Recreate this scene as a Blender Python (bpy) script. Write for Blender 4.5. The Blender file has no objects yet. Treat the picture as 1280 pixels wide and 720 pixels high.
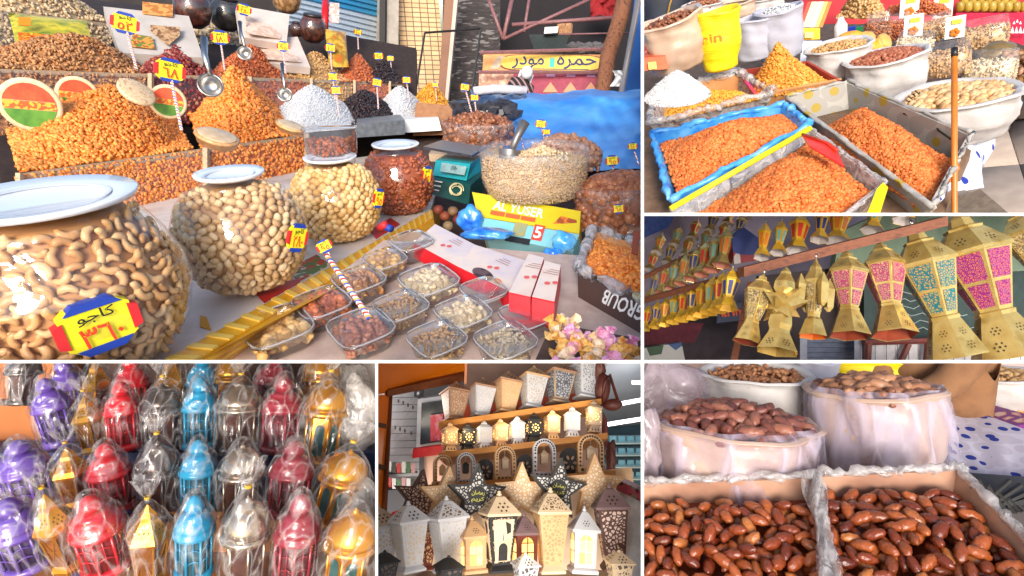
import bpy, bmesh, math, random
import numpy as np
from mathutils import Vector, Matrix
random.seed(7); RNG = np.random.default_rng(7)
SC = bpy.context.scene; COL = SC.collection
R_ = math.radians
# ---------------------------------------------------------------- camera, sky, sun, exposure
FPX = 720.0; PITCH = R_(24); CAMZ = 2.5
cam = bpy.data.objects.new('camera', bpy.data.cameras.new('camera')); COL.objects.link(cam)
cam.location = (0, 0, CAMZ); cam.rotation_euler = (math.pi/2 - PITCH, 0, 0)
cam.data.sensor_width = 36; cam.data.lens = 36*FPX/1280; cam.data.clip_end = 500; cam.data.clip_start = .02
SC.camera = cam
SUN_EL, SUN_AZ = R_(27), R_(-3)        # the sun stands behind the viewer's left shoulder
w = bpy.data.worlds.new('World'); SC.world = w; w.use_nodes = True
nt = w.node_tree; sky = nt.nodes.new('ShaderNodeTexSky'); sky.sky_type = 'NISHITA'; sky.sun_disc = False
sky.sun_elevation = SUN_EL; sky.sun_rotation = math.pi - SUN_AZ; sky.dust_density = 2.0
nt.links.new(sky.outputs[0], nt.nodes['Background'].inputs[0]); nt.nodes['Background'].inputs[1].default_value = .15
sl = bpy.data.lights.new('sun', 'SUN'); sl.energy = 2.3; sl.angle = R_(24); sl.color = (1, .95, .88)
sun = bpy.data.objects.new('sun', sl); COL.objects.link(sun)
sd = Vector((math.sin(SUN_AZ)*math.cos(SUN_EL), -math.cos(SUN_AZ)*math.cos(SUN_EL), math.sin(SUN_EL)))
sun.rotation_euler = sd.to_track_quat('Z', 'Y').to_euler(); sun.location = sd*20
SC.view_settings.view_transform = 'Standard'; SC.view_settings.look = 'None'
SC.view_settings.exposure = .9; SC.view_settings.gamma = 1
SC.cycles.transparent_max_bounces = 24; SC.cycles.max_bounces = 6; SC.cycles.caustics_reflective = False; SC.cycles.caustics_refractive = False
# ---------------------------------------------------------------- where a picture point lies in the place
CAM = Vector((0, 0, CAMZ)); FW = Vector((0, math.cos(PITCH), -math.sin(PITCH))); UP = Vector((0, math.sin(PITCH), math.cos(PITCH))); RT = Vector((1, 0, 0))
def ray(px, py): return FW + RT*((px-640)/FPX) + UP*((360-py)/FPX)
def W(px, py, d): return CAM + ray(px, py)*d
def F(px, py, d, e=0, roll=0, yaw=0):
    c = ray(px, py).normalized(); u = (UP - c*UP.dot(c)).normalized(); e = R_(e)
    Z = u*math.cos(e) - c*math.sin(e); Y = c*math.cos(e) + u*math.sin(e)
    q = Matrix.Rotation(R_(-roll), 3, -c)
    Z = q@Z; Y = q@Y; X = Y.cross(Z)
    M = Matrix((X, Y, Z)).transposed().to_4x4(); M.translation = W(px, py, d)
    return M @ Matrix.Rotation(R_(yaw), 4, 'Z')
def T(x=0, y=0, z=0): return Matrix.Translation((x, y, z))
def RX(a): return Matrix.Rotation(R_(a), 4, 'X')
def RY(a): return Matrix.Rotation(R_(a), 4, 'Y')
def RZ(a): return Matrix.Rotation(R_(a), 4, 'Z')
class Plane:                             # a table top, shelf or floor
    def __init__(s, py, d, e, px=640): s.M = F(px, py, d, e); s.I = s.M.inverted(); s.n = s.M.col[2].xyz
    def w(s, px, py, h=0):
        r = ray(px, py); o = s.M.translation + s.n*h
        return CAM + r*((o-CAM).dot(s.n)/r.dot(s.n))
    def at(s, px, py, h=0, yaw=0): M = s.M.copy(); M.translation = s.w(px, py, h); return M @ RZ(yaw)
    def free(s, px, py, d, yaw=0): M = s.M.copy(); M.translation = W(px, py, d); return M @ RZ(yaw)
    def l(s, px, py, h=0): return s.I @ s.w(px, py, h)
    def d(s, px, py): return (s.w(px, py)-CAM).dot(FW)
def il(a, b, t):                         # a point along a receding line between two (px,py,d)
    k = 1/a[2] + (1/b[2]-1/a[2])*t
    return (a[0]+(b[0]-a[0])*t, a[1]+(b[1]-a[1])*t, 1/k)
# ---------------------------------------------------------------- materials
MATS = {}
def lin(c, k=1.0):
    o = []
    for x in c[:3]:
        x = x/255; o.append((x/12.92 if x <= .04045 else ((x+.055)/1.055)**2.4)*k)
    return (*o, 1)
def mat(name, cols, rough=.6, metal=0, scale=30, bump=0, bscale=None, by='noise', coat=0, emit=0, k=.92, alpha=None, stretch=None, spec=.5, det=3):
    if name in MATS: return MATS[name]
    m = bpy.data.materials.new(name); m.use_nodes = True; MATS[name] = m
    n = m.node_tree.nodes; L = m.node_tree.links; b = n['Principled BSDF']
    b.inputs['Roughness'].default_value = rough; b.inputs['Metallic'].default_value = metal
    b.inputs['Coat Weight'].default_value = coat; b.inputs['Specular IOR Level'].default_value = spec
    if not isinstance(cols, list): cols = [cols]
    tc = n.new('ShaderNodeTexCoord'); src = tc.outputs['Object']
    if stretch:
        mp = n.new('ShaderNodeMapping'); mp.inputs['Scale'].default_value = stretch; L.new(src, mp.inputs[0]); src = mp.outputs[0]
    if len(cols) == 1:
        b.inputs['Base Color'].default_value = lin(cols[0], k); out = None
    else:
        rp = n.new('ShaderNodeValToRGB'); e = rp.color_ramp.elements
        while len(e) < len(cols): e.new(.5)
        lo, hi = (.3, .7) if by == 'noise' else (0, 1)
        for i, c in enumerate(cols): e[i].position = lo + (hi-lo)*i/(len(cols)-1); e[i].color = lin(c, k)
        if by == 'noise':
            t = n.new('ShaderNodeTexNoise'); t.inputs['Scale'].default_value = scale; t.inputs['Detail'].default_value = det; L.new(src, t.inputs[0]); L.new(t.outputs[0], rp.inputs[0])
        elif by == 'rnd':
            t = n.new('ShaderNodeAttribute'); t.attribute_name = 'rnd'; t3 = n.new('ShaderNodeTexNoise'); t3.inputs['Scale'].default_value = 14; t3.inputs['Detail'].default_value = 3; L.new(src, t3.inputs[0])
            q1 = n.new('ShaderNodeMath'); q1.operation = 'MULTIPLY_ADD'; q1.inputs[1].default_value = .7; q1.inputs[2].default_value = -.2; L.new(t.outputs['Fac'], q1.inputs[0]); q2 = n.new('ShaderNodeMath'); q2.operation = 'MULTIPLY_ADD'; q2.inputs[1].default_value = .7; L.new(t3.outputs[0], q2.inputs[0]); L.new(q1.outputs[0], q2.inputs[2]); L.new(q2.outputs[0], rp.inputs[0])
        elif by == 'obj':
            t = n.new('ShaderNodeObjectInfo'); L.new(t.outputs['Random'], rp.inputs[0])
        elif by == 'cell':
            t = n.new('ShaderNodeTexVoronoi'); t.inputs['Scale'].default_value = scale; L.new(src, t.inputs[0]); L.new(t.outputs['Color'], rp.inputs[0]); rp.color_ramp.interpolation = 'CONSTANT'
        elif by == 'dist':
            t = n.new('ShaderNodeTexVoronoi'); t.feature = 'DISTANCE_TO_EDGE'; t.inputs['Scale'].default_value = scale; L.new(src, t.inputs[0])
            q = n.new('ShaderNodeMath'); q.operation = 'MULTIPLY'; q.inputs[1].default_value = 3; L.new(t.outputs['Distance'], q.inputs[0]); L.new(q.outputs[0], rp.inputs[0]); rp.color_ramp.interpolation = 'CONSTANT'
            for i in range(len(cols)): e[i].position = [0, .45, .8][i]
        elif by == 'dots':
            t = n.new('ShaderNodeTexVoronoi'); t.inputs['Scale'].default_value = scale; t.inputs['Randomness'].default_value = .7; L.new(src, t.inputs[0]); L.new(t.outputs['Distance'], rp.inputs[0]); rp.color_ramp.interpolation = 'CONSTANT'
            for i in range(len(cols)): e[i].position = [0, .27, .6][i]
        elif by in 'xyz':
            t = n.new('ShaderNodeTexWave'); t.bands_direction = by.upper(); t.inputs['Scale'].default_value = scale; t.inputs['Distortion'].default_value = .3; L.new(src, t.inputs[0]); L.new(t.outputs[0], rp.inputs[0]); rp.color_ramp.interpolation = 'CONSTANT'
        elif by == 'diag':
            t = n.new('ShaderNodeTexWave'); t.bands_direction = 'DIAGONAL'; t.wave_profile = 'SAW'; t.inputs['Scale'].default_value = scale; L.new(src, t.inputs[0]); L.new(t.outputs[0], rp.inputs[0]); rp.color_ramp.interpolation = 'CONSTANT'
            for i in range(len(cols)): e[i].position = i/len(cols)
        L.new(rp.outputs[0], b.inputs['Base Color']); out = rp.outputs[0]
    if emit:
        if out: L.new(out, b.inputs['Emission Color'])
        else: b.inputs['Emission Color'].default_value = lin(cols[0])
        b.inputs['Emission Strength'].default_value = emit
    if bump:
        t2 = n.new('ShaderNodeTexNoise'); t2.inputs['Scale'].default_value = bscale or scale*3; t2.inputs['Detail'].default_value = 4; L.new(src, t2.inputs[0])
        bp = n.new('ShaderNodeBump'); bp.inputs['Strength'].default_value = bump; bp.inputs['Distance'].default_value = .006
        L.new(t2.outputs[0], bp.inputs['Height']); L.new(bp.outputs[0], b.inputs['Normal'])
    if alpha is not None: b.inputs['Alpha'].default_value = alpha
    return m
def clear(name, tint=(255, 255, 255), gloss=.12, haze=.06, rough=.05, bump=.5, bscale=18, hazecol=(235, 235, 240), fres=1.5, stretch=None, crease=0, cmax=.5):
    """glass and clear plastic film: see-through with a sheen at grazing angles and crinkled highlights"""
    if name in MATS: return MATS[name]
    m = bpy.data.materials.new(name); m.use_nodes = True; MATS[name] = m
    n = m.node_tree.nodes; L = m.node_tree.links; n.remove(n['Principled BSDF']); out = n['Material Output']
    tr = n.new('ShaderNodeBsdfTransparent'); tr.inputs[0].default_value = lin(tint)
    gl = n.new('ShaderNodeBsdfGlossy'); gl.inputs['Roughness'].default_value = rough
    df = n.new('ShaderNodeBsdfDiffuse'); df.inputs[0].default_value = lin(hazecol)
    tl = n.new('ShaderNodeBsdfTranslucent'); tl.inputs[0].default_value = lin(hazecol); ad = n.new('ShaderNodeMixShader'); ad.inputs[0].default_value = .4
    L.new(df.outputs[0], ad.inputs[1]); L.new(tl.outputs[0], ad.inputs[2])
    lw = n.new('ShaderNodeLayerWeight'); lw.inputs[0].default_value = .5; pw_ = n.new('ShaderNodeMath'); pw_.operation = 'POWER'; pw_.inputs[1].default_value = 4; L.new(lw.outputs['Facing'], pw_.inputs[0]); ml = n.new('ShaderNodeMath'); ml.operation = 'MULTIPLY'; ml.inputs[1].default_value = .6*(fres-1)/.5; L.new(pw_.outputs[0], ml.inputs[0])
    ma = n.new('ShaderNodeMath'); ma.operation = 'ADD'; ma.inputs[1].default_value = gloss; ma.use_clamp = True; L.new(ml.outputs[0], ma.inputs[0])
    m1 = n.new('ShaderNodeMixShader'); m1.inputs[0].default_value = haze; L.new(tr.outputs[0], m1.inputs[1]); L.new(ad.outputs[0], m1.inputs[2])
    m2 = n.new('ShaderNodeMixShader'); L.new(ma.outputs[0], m2.inputs[0]); L.new(m1.outputs[0], m2.inputs[1]); L.new(gl.outputs[0], m2.inputs[2])
    L.new(m2.outputs[0], out.inputs[0])
    tc = n.new('ShaderNodeTexCoord'); src = tc.outputs['Object']
    if stretch:
        mp = n.new('ShaderNodeMapping'); mp.inputs['Scale'].default_value = stretch; L.new(src, mp.inputs[0]); src = mp.outputs[0]
    if crease:                           # crumpled film: flat facets that flash, milky crease lines that also paint in crinkle highlights
        nz = n.new('ShaderNodeTexNoise'); nz.inputs['Scale'].default_value = crease*.5; nz.inputs['Detail'].default_value = 2; L.new(src, nz.inputs[0])
        mx = n.new('ShaderNodeMixRGB'); mx.inputs[0].default_value = .16; L.new(src, mx.inputs[1]); L.new(nz.outputs['Color'], mx.inputs[2])
        vs = []
        for feat in ('F1', 'DISTANCE_TO_EDGE'):
            vo = n.new('ShaderNodeTexVoronoi'); vo.feature = feat; vo.inputs['Scale'].default_value = crease; L.new(mx.outputs[0], vo.inputs['Vector']); vs.append(vo)
        bp = n.new('ShaderNodeBump'); bp.inputs['Strength'].default_value = bump; bp.inputs['Distance'].default_value = .02; L.new(vs[0].outputs['Distance'], bp.inputs['Height'])
        for x in (gl, df): L.new(bp.outputs[0], x.inputs['Normal'])
        L.new(bp.outputs[0], lw.inputs['Normal'])
        mr = n.new('ShaderNodeMapRange'); mr.inputs[1].default_value = 0; mr.inputs[2].default_value = .14; mr.inputs[3].default_value = cmax; mr.inputs[4].default_value = haze
        L.new(vs[1].outputs['Distance'], mr.inputs[0]); L.new(mr.outputs[0], m1.inputs[0])
    elif bump:
        t2 = n.new('ShaderNodeTexNoise'); t2.inputs['Scale'].default_value = bscale; t2.inputs['Detail'].default_value = 3; t2.inputs['Distortion'].default_value = 1.2; L.new(src, t2.inputs[0])
        bp = n.new('ShaderNodeBump'); bp.inputs['Strength'].default_value = bump; bp.inputs['Distance'].default_value = .02
        L.new(t2.outputs[0], bp.inputs['Height'])
        for x in (gl, df): L.new(bp.outputs[0], x.inputs['Normal'])
        L.new(bp.outputs[0], lw.inputs['Normal'])
        if haze > .03:                   # creases are milkier than the flat film
            mr = n.new('ShaderNodeMapRange'); mr.inputs[1].default_value = .35; mr.inputs[2].default_value = .75; mr.inputs[3].default_value = haze*.3; mr.inputs[4].default_value = min(.95, haze*2.2)
            L.new(t2.outputs[0], mr.inputs[0]); L.new(mr.outputs[0], m1.inputs[0])
    return m
# ---------------------------------------------------------------- mesh collecting
def ico(sub=1, sx=1, sy=1, sz=1, jit=0, seed=0):
    bm = bmesh.new(); bmesh.ops.create_icosphere(bm, subdivisions=sub, radius=1)
    v = np.array([x.co[:] for x in bm.verts]); f = [tuple(y.index for y in x.verts) for x in bm.faces]; bm.free()
    r = np.random.default_rng(seed)
    if jit: v = v*(1+jit*r.uniform(-1, 1, (len(v), 1)))
    return v*np.array([sx, sy, sz]), f
def bent(n=5, k=6, L=1.0, r=.36, arc=150):      # a curved kidney such as a cashew
    v = []; f = []
    for i in range(n+1):
        a = R_(arc)*(i/n-.5); c = np.array([math.sin(a), math.cos(a)-.75, 0])*L*.62
        rr = r*[.55, .95, 1.0, .9, .8, .45][min(i, 5)] if n == 5 else r
        for j in range(k):
            b = 2*math.pi*j/k; v.append(c + np.array([math.sin(a)*math.cos(b), math.cos(a)*math.cos(b), math.sin(b)*.85])*rr)
    for i in range(n):
        for j in range(k): f.append((i*k+j, i*k+(j+1) % k, (i+1)*k+(j+1) % k, (i+1)*k+j))
    f.append(tuple(range(k))[::-1]); f.append(tuple(n*k+j for j in range(k)))
    return np.array(v), f
RAISIN = ico(1, 1, .72, .6, .22, 1); NUT = ico(1, 1, .62, .55, .08, 2); ROUND = ico(1, 1, .95, .95, .05, 3); GRAIN = ico(0, 1, .5, .5, .1, 4) if False else (np.array([[1, 0, 0], [-1, 0, 0], [0, .5, 0], [0, -.5, 0], [0, 0, .45], [0, 0, -.45]], float), [(0, 2, 4), (2, 1, 4), (1, 3, 4), (3, 0, 4), (2, 0, 5), (1, 2, 5), (3, 1, 5), (0, 3, 5)])
FLAKE = ico(1, 1, .8, .35, .35, 5)
def rmats(n, tilt=None):
    q = RNG.normal(size=(n, 4)); q /= np.linalg.norm(q, axis=1)[:, None]; a, b, c, d = q.T
    return np.stack([np.stack([1-2*(c*c+d*d), 2*(b*c-a*d), 2*(b*d+a*c)], 1), np.stack([2*(b*c+a*d), 1-2*(b*b+d*d), 2*(c*d-a*b)], 1), np.stack([2*(b*d-a*c), 2*(c*d+a*b), 1-2*(b*b+c*c)], 1)], 1)
class MB:
    def __init__(s): s.v = []; s.f = []; s.r = []; s.n = 0
    def add(s, v, f, M=None, r=None):
        v = np.asarray(v, float).reshape(-1, 3)
        if M is not None: A = np.array(M); v = v@A[:3, :3].T + A[:3, 3]
        s.v.append(v); s.r.append(np.full(len(v), random.random() if r is None else r) if np.isscalar(r) or r is None else np.asarray(r))
        o = s.n; s.f.extend([tuple(i+o for i in q) for q in f]); s.n += len(v); return s
    def box(s, x, y, z, sx, sy, sz, M=None):   # centre of the base, sizes
        v = [(x+i*sx/2, y+j*sy/2, z+k*sz) for k in (0, 1) for j in (-1, 1) for i in (-1, 1)]
        return s.add(v, [(0, 2, 3, 1), (4, 5, 7, 6), (0, 1, 5, 4), (1, 3, 7, 5), (3, 2, 6, 7), (2, 0, 4, 6)], M)
    def hexa(s, p, M=None):                    # eight corners: bottom ring, top ring
        return s.add(p, [(3, 2, 1, 0), (4, 5, 6, 7), (0, 1, 5, 4), (1, 2, 6, 5), (2, 3, 7, 6), (3, 0, 4, 7)], M)
    def quad(s, *p): return s.add([tuple(q) for q in p], [tuple(range(len(p)))])
    def slab(s, p, t):                         # a polygon of world points, t thick away from its face
        p = [Vector(q) for q in p]; n = (p[1]-p[0]).cross(p[2]-p[0]).normalized()*t; k = len(p)
        f = [tuple(range(k)), tuple(range(2*k-1, k-1, -1))] + [(i, k+i, k+(i+1) % k, (i+1) % k) for i in range(k)]
        return s.add([q[:] for q in p]+[(q-n)[:] for q in p], f)
    def prism(s, poly, z0, z1, M=None):
        k = len(poly); v = [(x, y, z0) for x, y in poly]+[(x, y, z1) for x, y in poly]
        return s.add(v, [tuple(range(k))[::-1], tuple(range(k, 2*k))]+[(i, (i+1) % k, k+(i+1) % k, k+i) for i in range(k)], M)
    def lathe(s, prof, n=16, M=None, rot=0, sx=1, sy=1, jit=0, cap=3):
        v = []; f = []; m = len(prof)
        for i, (r, z) in enumerate(prof):
            for j in range(n):
                a = 2*math.pi*j/n+rot; k = 1+jit*random.uniform(-1, 1)
                v.append((r*k*math.cos(a)*sx, r*k*math.sin(a)*sy, z))
        for i in range(m-1):
            for j in range(n): f.append((i*n+j, i*n+(j+1) % n, (i+1)*n+(j+1) % n, (i+1)*n+j))
        if cap & 1 and prof[0][0] > 1e-6: f.append(tuple(range(n))[::-1])
        if cap & 2 and prof[-1][0] > 1e-6: f.append(tuple((m-1)*n+j for j in range(n)))
        return s.add(v, f, M)
    def tube(s, pts, r, n=6, M=None):
        pts = [Vector(p) for p in pts]; v = []; f = []
        for i, p in enumerate(pts):
            t = (pts[min(i+1, len(pts)-1)]-pts[max(i-1, 0)]).normalized(); a = t.orthogonal().normalized(); b = t.cross(a)
            rr = r[i] if isinstance(r, (list, tuple)) else r
            for j in range(n): q = 2*math.pi*j/n; v.append((p+a*rr*math.cos(q)+b*rr*math.sin(q))[:])
        for i in range(len(pts)-1):
            for j in range(n): f.append((i*n+j, i*n+(j+1) % n, (i+1)*n+(j+1) % n, (i+1)*n+j))
        f.append(tuple(range(n))[::-1]); f.append(tuple((len(pts)-1)*n+j for j in range(n)))
        return s.add(v, f, M)
    def grid(s, fn, nu, nv, M=None, r=None):
        v = [fn(i/nu, j/nv) for j in range(nv+1) for i in range(nu+1)]
        return s.add(v, [(j*(nu+1)+i, j*(nu+1)+i+1, (j+1)*(nu+1)+i+1, (j+1)*(nu+1)+i) for j in range(nv) for i in range(nu)], M, r)
    def scatter(s, tm, pos, size, var=.34, M=None):
        tv, tf = tm; pos = np.asarray(pos, float).reshape(-1, 3); n = len(pos)
        if n == 0: return s
        if M is not None: A = np.array(M); pos = pos@A[:3, :3].T + A[:3, 3]
        sc = (size*(1+var*RNG.uniform(-1, 1, n)))[:, None, None]
        v = np.einsum('nij,kj->nki', rmats(n), tv)*sc + pos[:, None, :]
        k = len(tv); s.r.append(np.repeat(RNG.uniform(0, 1, n), k)); s.v.append(v.reshape(-1, 3))
        tf = np.array(tf) if len(set(map(len, tf))) == 1 else None
        if tf is None:
            for i in range(n): s.f.extend([tuple(q+s.n+i*k for q in ff) for ff in tm[1]])
        else: s.f.extend(map(tuple, (tf[None]+(np.arange(n)*k)[:, None, None]+s.n).reshape(-1, tf.shape[1]).tolist()))
        s.n += n*k; return s
    def mesh(s, name, m, smooth=True, offset=None):
        me = bpy.data.meshes.new(name); v = np.concatenate(s.v) if s.v else np.zeros((0, 3))
        if offset is not None: v = v-np.array(offset)
        me.from_pydata(v.tolist(), [], s.f); a = me.attributes.new('rnd', 'FLOAT', 'POINT')
        a.data.foreach_set('value', np.concatenate(s.r).astype(np.float32) if s.r else np.zeros(0, np.float32))
        if smooth: me.polygons.foreach_set('use_smooth', [True]*len(me.polygons))
        if m: me.materials.append(m)
        return me
# ---------------------------------------------------------------- things and parts
PANEL = [0]; OWN = {}
def _reg(o): COL.objects.link(o); OWN[o] = PANEL[0]; return o
def _tag(o, label, cat, group=None, kind=None):
    if label: o['label'] = label
    if cat: o['category'] = cat
    if group: o['group'] = group
    if kind: o['kind'] = kind
    return o
def thing(name, label, cat, M, group=None):
    o = _reg(bpy.data.objects.new(name, None)); o.empty_display_size = .02; o.matrix_world = M; return _tag(o, label, cat, group)
def part(name, mb, m, parent, smooth=False, label=None, M=None):
    me = mb if isinstance(mb, bpy.types.Mesh) else mb.mesh(name, m, smooth)
    o = _reg(bpy.data.objects.new(name, me)); o.parent = parent
    if M is not None: o.matrix_local = M
    if label: o['label'] = label
    return o
def solo(name, mb, m, label, cat, M=None, group=None, kind=None, smooth=False):
    """a thing of one mesh; without M the vertices are world points"""
    if isinstance(mb, bpy.types.Mesh): me = mb
    elif M is None:
        v = np.concatenate(mb.v); c = v.mean(0); c[2] = v[:, 2].min(); me = mb.mesh(name, m, smooth, c); M = T(*c)
    else: me = mb.mesh(name, m, smooth)
    o = _reg(bpy.data.objects.new(name, me)); o.matrix_world = M; return _tag(o, label, cat, group, kind)
def partw(name, mb, m, root, smooth=False, label=None):
    """a part given in world points under a root"""
    v = np.concatenate(mb.v); A = np.array(root.matrix_world.inverted()); v = v@A[:3, :3].T + A[:3, 3]; mb.v = [v]
    return part(name, mb, m, root, smooth, label)
def rootw(name, label, cat, p, group=None): return thing(name, label, cat, T(*p), group)
def dup(root, M, label=None, group=None):
    c = root.copy(); _reg(c); c.matrix_world = M
    if label: c['label'] = label
    if group: c['group'] = group
    def rec(a, b):
        for ch in KIDS.get(a, [x for x in list(OWN) if x.parent == a]):
            k = ch.copy(); _reg(k); k.parent = b; k.matrix_local = ch.matrix_local; rec(ch, k)
    rec(root, c); return c
KIDS = {}
TXT = {}
def txt(s, size=1, w=None, bold=0):
    if (s, bold) not in TXT: TXT[s, bold] = _txt(s, bold)
    v, f, a = TXT[s, bold]; v = v*size
    if w: v[:, 0] *= w/(a*size)
    return v, f
def _txt(s, bold):
    c = bpy.data.curves.new('t', 'FONT'); c.body = s; c.align_x = 'CENTER'; c.align_y = 'CENTER'; c.resolution_u = 2; c.offset = bold
    o = bpy.data.objects.new('t', c); COL.objects.link(o); dg = bpy.context.evaluated_depsgraph_get(); dg.update()
    me = bpy.data.meshes.new_from_object(o.evaluated_get(dg)); v = np.array([x.co[:] for x in me.vertices]).reshape(-1, 3); f = [tuple(p.vertices) for p in me.polygons]
    bpy.data.objects.remove(o); bpy.data.meshes.remove(me)
    lo, hi = v.min(0), v.max(0); h = hi[1]-lo[1]; return (v-(lo+hi)/2)/h, f, (hi[0]-lo[0])/h
def onquad(tl, tr, bl, out=.002):              # frame of a flat face: x along the top, y upward
    x = (tr-tl); y = (tl-bl); X = x.normalized(); Z = X.cross(y.normalized()).normalized(); Y = Z.cross(X)
    M = Matrix((X, Y, Z)).transposed().to_4x4(); M.translation = bl+Z*out; return M, x.length, y.length
AR = dict(hamra='\uFEE9\uFEAE\uFEE4\uFEA3', moder='\uFEAD\uFEA9\uFEEE\uFEE3', kaju='\uFEEE\uFE9F\uFE8E\uFEDB', ramadan='\uFEE5\uFE8E\uFEC0\uFEE3\uFEAD', kareem='\uFEE2\uFEF3\uFEAE\uFEDB')
for _t in list(AR.values())+['٣٦٠', '٦٨', '٥٢', '٢٨٠', '٤٥', '١٨٠', '٩٥']: txt(_t, bold=.012)
for _t in ('AL YUSER', 'UR GROUB', 'Raisin', 'min', '5', 'arim'): txt(_t, bold=.02)
# ---------------------------------------------------------------- heaps of small pieces
def noise2(u, v, s=0): return .5*math.sin(7*u+3*v+s)+.3*math.sin(13*v-5*u+2*s)+.2*math.sin(23*u+17*v+3*s)
def mound(mb, P, c, H, tm, size, n, peak=(.5, .5), pw=1.2, rough=.05, lift=0, base=True, top=None):
    """a heap on plane P over the four picture corners c (near left, near right, far right, far left), H metres high"""
    q = [np.array(P.l(*p)) for p in c]
    if lift: 
        for a in q: a[2] += lift
    sd = random.random()*6
    def h(u, v):
        du = (u-peak[0])/(peak[0] if u < peak[0] else 1-peak[0]); dv = (v-peak[1])/(peak[1] if v < peak[1] else 1-peak[1])
        r = min(1, (abs(du)**2.4+abs(dv)**2.4)**(1/2.4))
        return H*(1-r**pw)*(1+rough*2*noise2(u, v, sd)) + rough*abs(H)*.6*noise2(u*2, v*2, sd)
    def pt(u, v):
        p = (q[0]*(1-u)+q[1]*u)*(1-v)+(q[3]*(1-u)+q[2]*u)*v; p = p.copy(); p[2] += h(u, v); return p
    if base: mb.grid(lambda u, v: pt(u, v)-np.array([0, 0, size*.5]), 22, 22, P.M, RNG.uniform(.2, .8, 23*23))
    uv = RNG.uniform(0, 1, (n, 2)); mb.scatter(tm, [pt(a, b) for a, b in uv], size, M=P.M)
    return mb
def face(mb, q, tm, size, n, back=0):          # pieces pressed against a pane, q = four world points
    q = [np.array(p) for p in q]; uv = RNG.uniform(0, 1, (n, 2)); nn = np.cross(q[1]-q[0], q[3]-q[0]); nn /= np.linalg.norm(nn)
    pos = [(q[0]*(1-u)+q[1]*u)*(1-v)+(q[3]*(1-u)+q[2]*u)*v - nn*size*.3 for u, v in uv]
    mb.add([p-nn*size*.8 for p in q], [(0, 1, 2, 3)]); mb.scatter(tm, pos, size); return mb
# ---------------------------------------------------------------- common materials
GLASS = clear('jar glass', gloss=.075, haze=.0, rough=.03, bump=.55, bscale=7)
FILM = clear('crinkled film', gloss=.03, haze=.13, rough=.14, bump=.8, bscale=22, fres=1.3)
CELLO = clear('cellophane', gloss=.035, haze=.02, rough=.13, bump=.75, crease=26, cmax=.3, stretch=(1, 1, .4), fres=1.35, hazecol=(240, 236, 236))
TUB = clear('tub plastic', gloss=.05, haze=.09, rough=.08, bump=0, fres=1.9)
TUBLID = clear('tub lid plastic', gloss=.05, haze=.03, rough=.06, bump=0, fres=1.7); TUBRIM = clear('tub rim plastic', gloss=.1, haze=.5, rough=.2, bump=0)
WHITE = mat('white card', [(225, 222, 218), (238, 236, 233)], .6, scale=12)
WOODRAIL = mat('rail wood', [(160, 135, 105), (190, 165, 135), (140, 112, 85)], .6, scale=40, stretch=(1, 6, 6))
STEEL = mat('steel', [(170, 168, 165), (200, 198, 196)], .3, metal=1, scale=20)
BLACK = mat('black plastic', [(22, 22, 24), (34, 33, 35)], .4)
YEL = mat('yellow card', [(226, 216, 20), (240, 226, 40)], .6); BLU = mat('blue card', (25, 60, 160), .6); RED = mat('red card', (205, 35, 40), .6)
INK = mat('ink', (20, 30, 25), .7); REDINK = mat('red ink', (215, 60, 25), .7)
CARTON = mat('cardboard', [(186, 128, 78), (204, 148, 96)], .8, scale=8, bump=.1)
ORANGE = mat('golden raisins', [(196, 96, 30), (230, 130, 48), (242, 160, 74), (214, 112, 38)], .42, by='rnd', k=.93)
STRIPE = mat('striped straw', [(235, 225, 215), (205, 60, 50), (240, 230, 220), (50, 90, 190), (230, 170, 60)], .5, by='diag', scale=22)
# ================================================================ BAY 1: the nut stall
PANEL[0] = 1
class Plane3(Plane):
    def __init__(s, p, q, r):
        n = (q-p).cross(r-p).normalized()
        if n.dot(CAM-p) < 0: n = -n
        X = (q-p).normalized(); Y = n.cross(X)
        s.M = Matrix((X, Y, n)).transposed().to_4x4(); s.M.translation = p; s.I = s.M.inverted(); s.n = n
def loft(mb, rings, M=None, cap=3):
    k = len(rings[0]); f = []
    for i in range(len(rings)-1):
        for j in range(k): f.append((i*k+j, i*k+(j+1) % k, (i+1)*k+(j+1) % k, (i+1)*k+j))
    if cap & 1: f.append(tuple(range(k))[::-1])
    if cap & 2: f.append(tuple((len(rings)-1)*k+j for j in range(k)))
    return mb.add([p for r in rings for p in r], f, M)
def rsq(a, b, z, n=24, p=4.5):                  # ring of a rounded rectangle
    o = []
    for i in range(n):
        t = 2*math.pi*(i+.5)/n; c, s_ = math.cos(t), math.sin(t); r = (abs(c)**p+abs(s_)**p)**(-1/p); o.append((a/2*r*c, b/2*r*s_, z))
    return o
PS = Plane(362, 1.40, 20)
PC = Plane(400, 1.25, 36)
LOWA, LOWB = (22, 217, 1.95), (382, 168, 3.3); MIDA, MIDB = (-40, 84.7, 2.45), (505, 103, 5.2); TOPA, TOPB = (-40, 8.3, 3.0), (400, 60, 5.6)
lo = lambda x: il(LOWA, LOWB, (x-22)/360); mi = lambda x: il(MIDA, MIDB, (x+40)/545); to = lambda x: il(TOPA, TOPB, (x+40)/440)
PB = Plane3(W(*LOWA), W(*LOWB), W(10, 150, 2.55)); PM = Plane3(W(*MIDA), W(*MIDB), W(0, 45, 3.1)); PT = Plane3(W(*TOPA), W(*TOPB), W(0, -20, 3.8))
def ramp(name, *c, rough=.5, k=.85): return mat(name, list(c), rough, by='rnd', k=k)
M_WAL = ramp('walnut halves', (96, 56, 30), (176, 116, 66), (206, 152, 100), (140, 84, 46)); M_BEAN = ramp('dark red berries', (70, 18, 16), (120, 34, 28), (150, 52, 40), (200, 150, 130))
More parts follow.
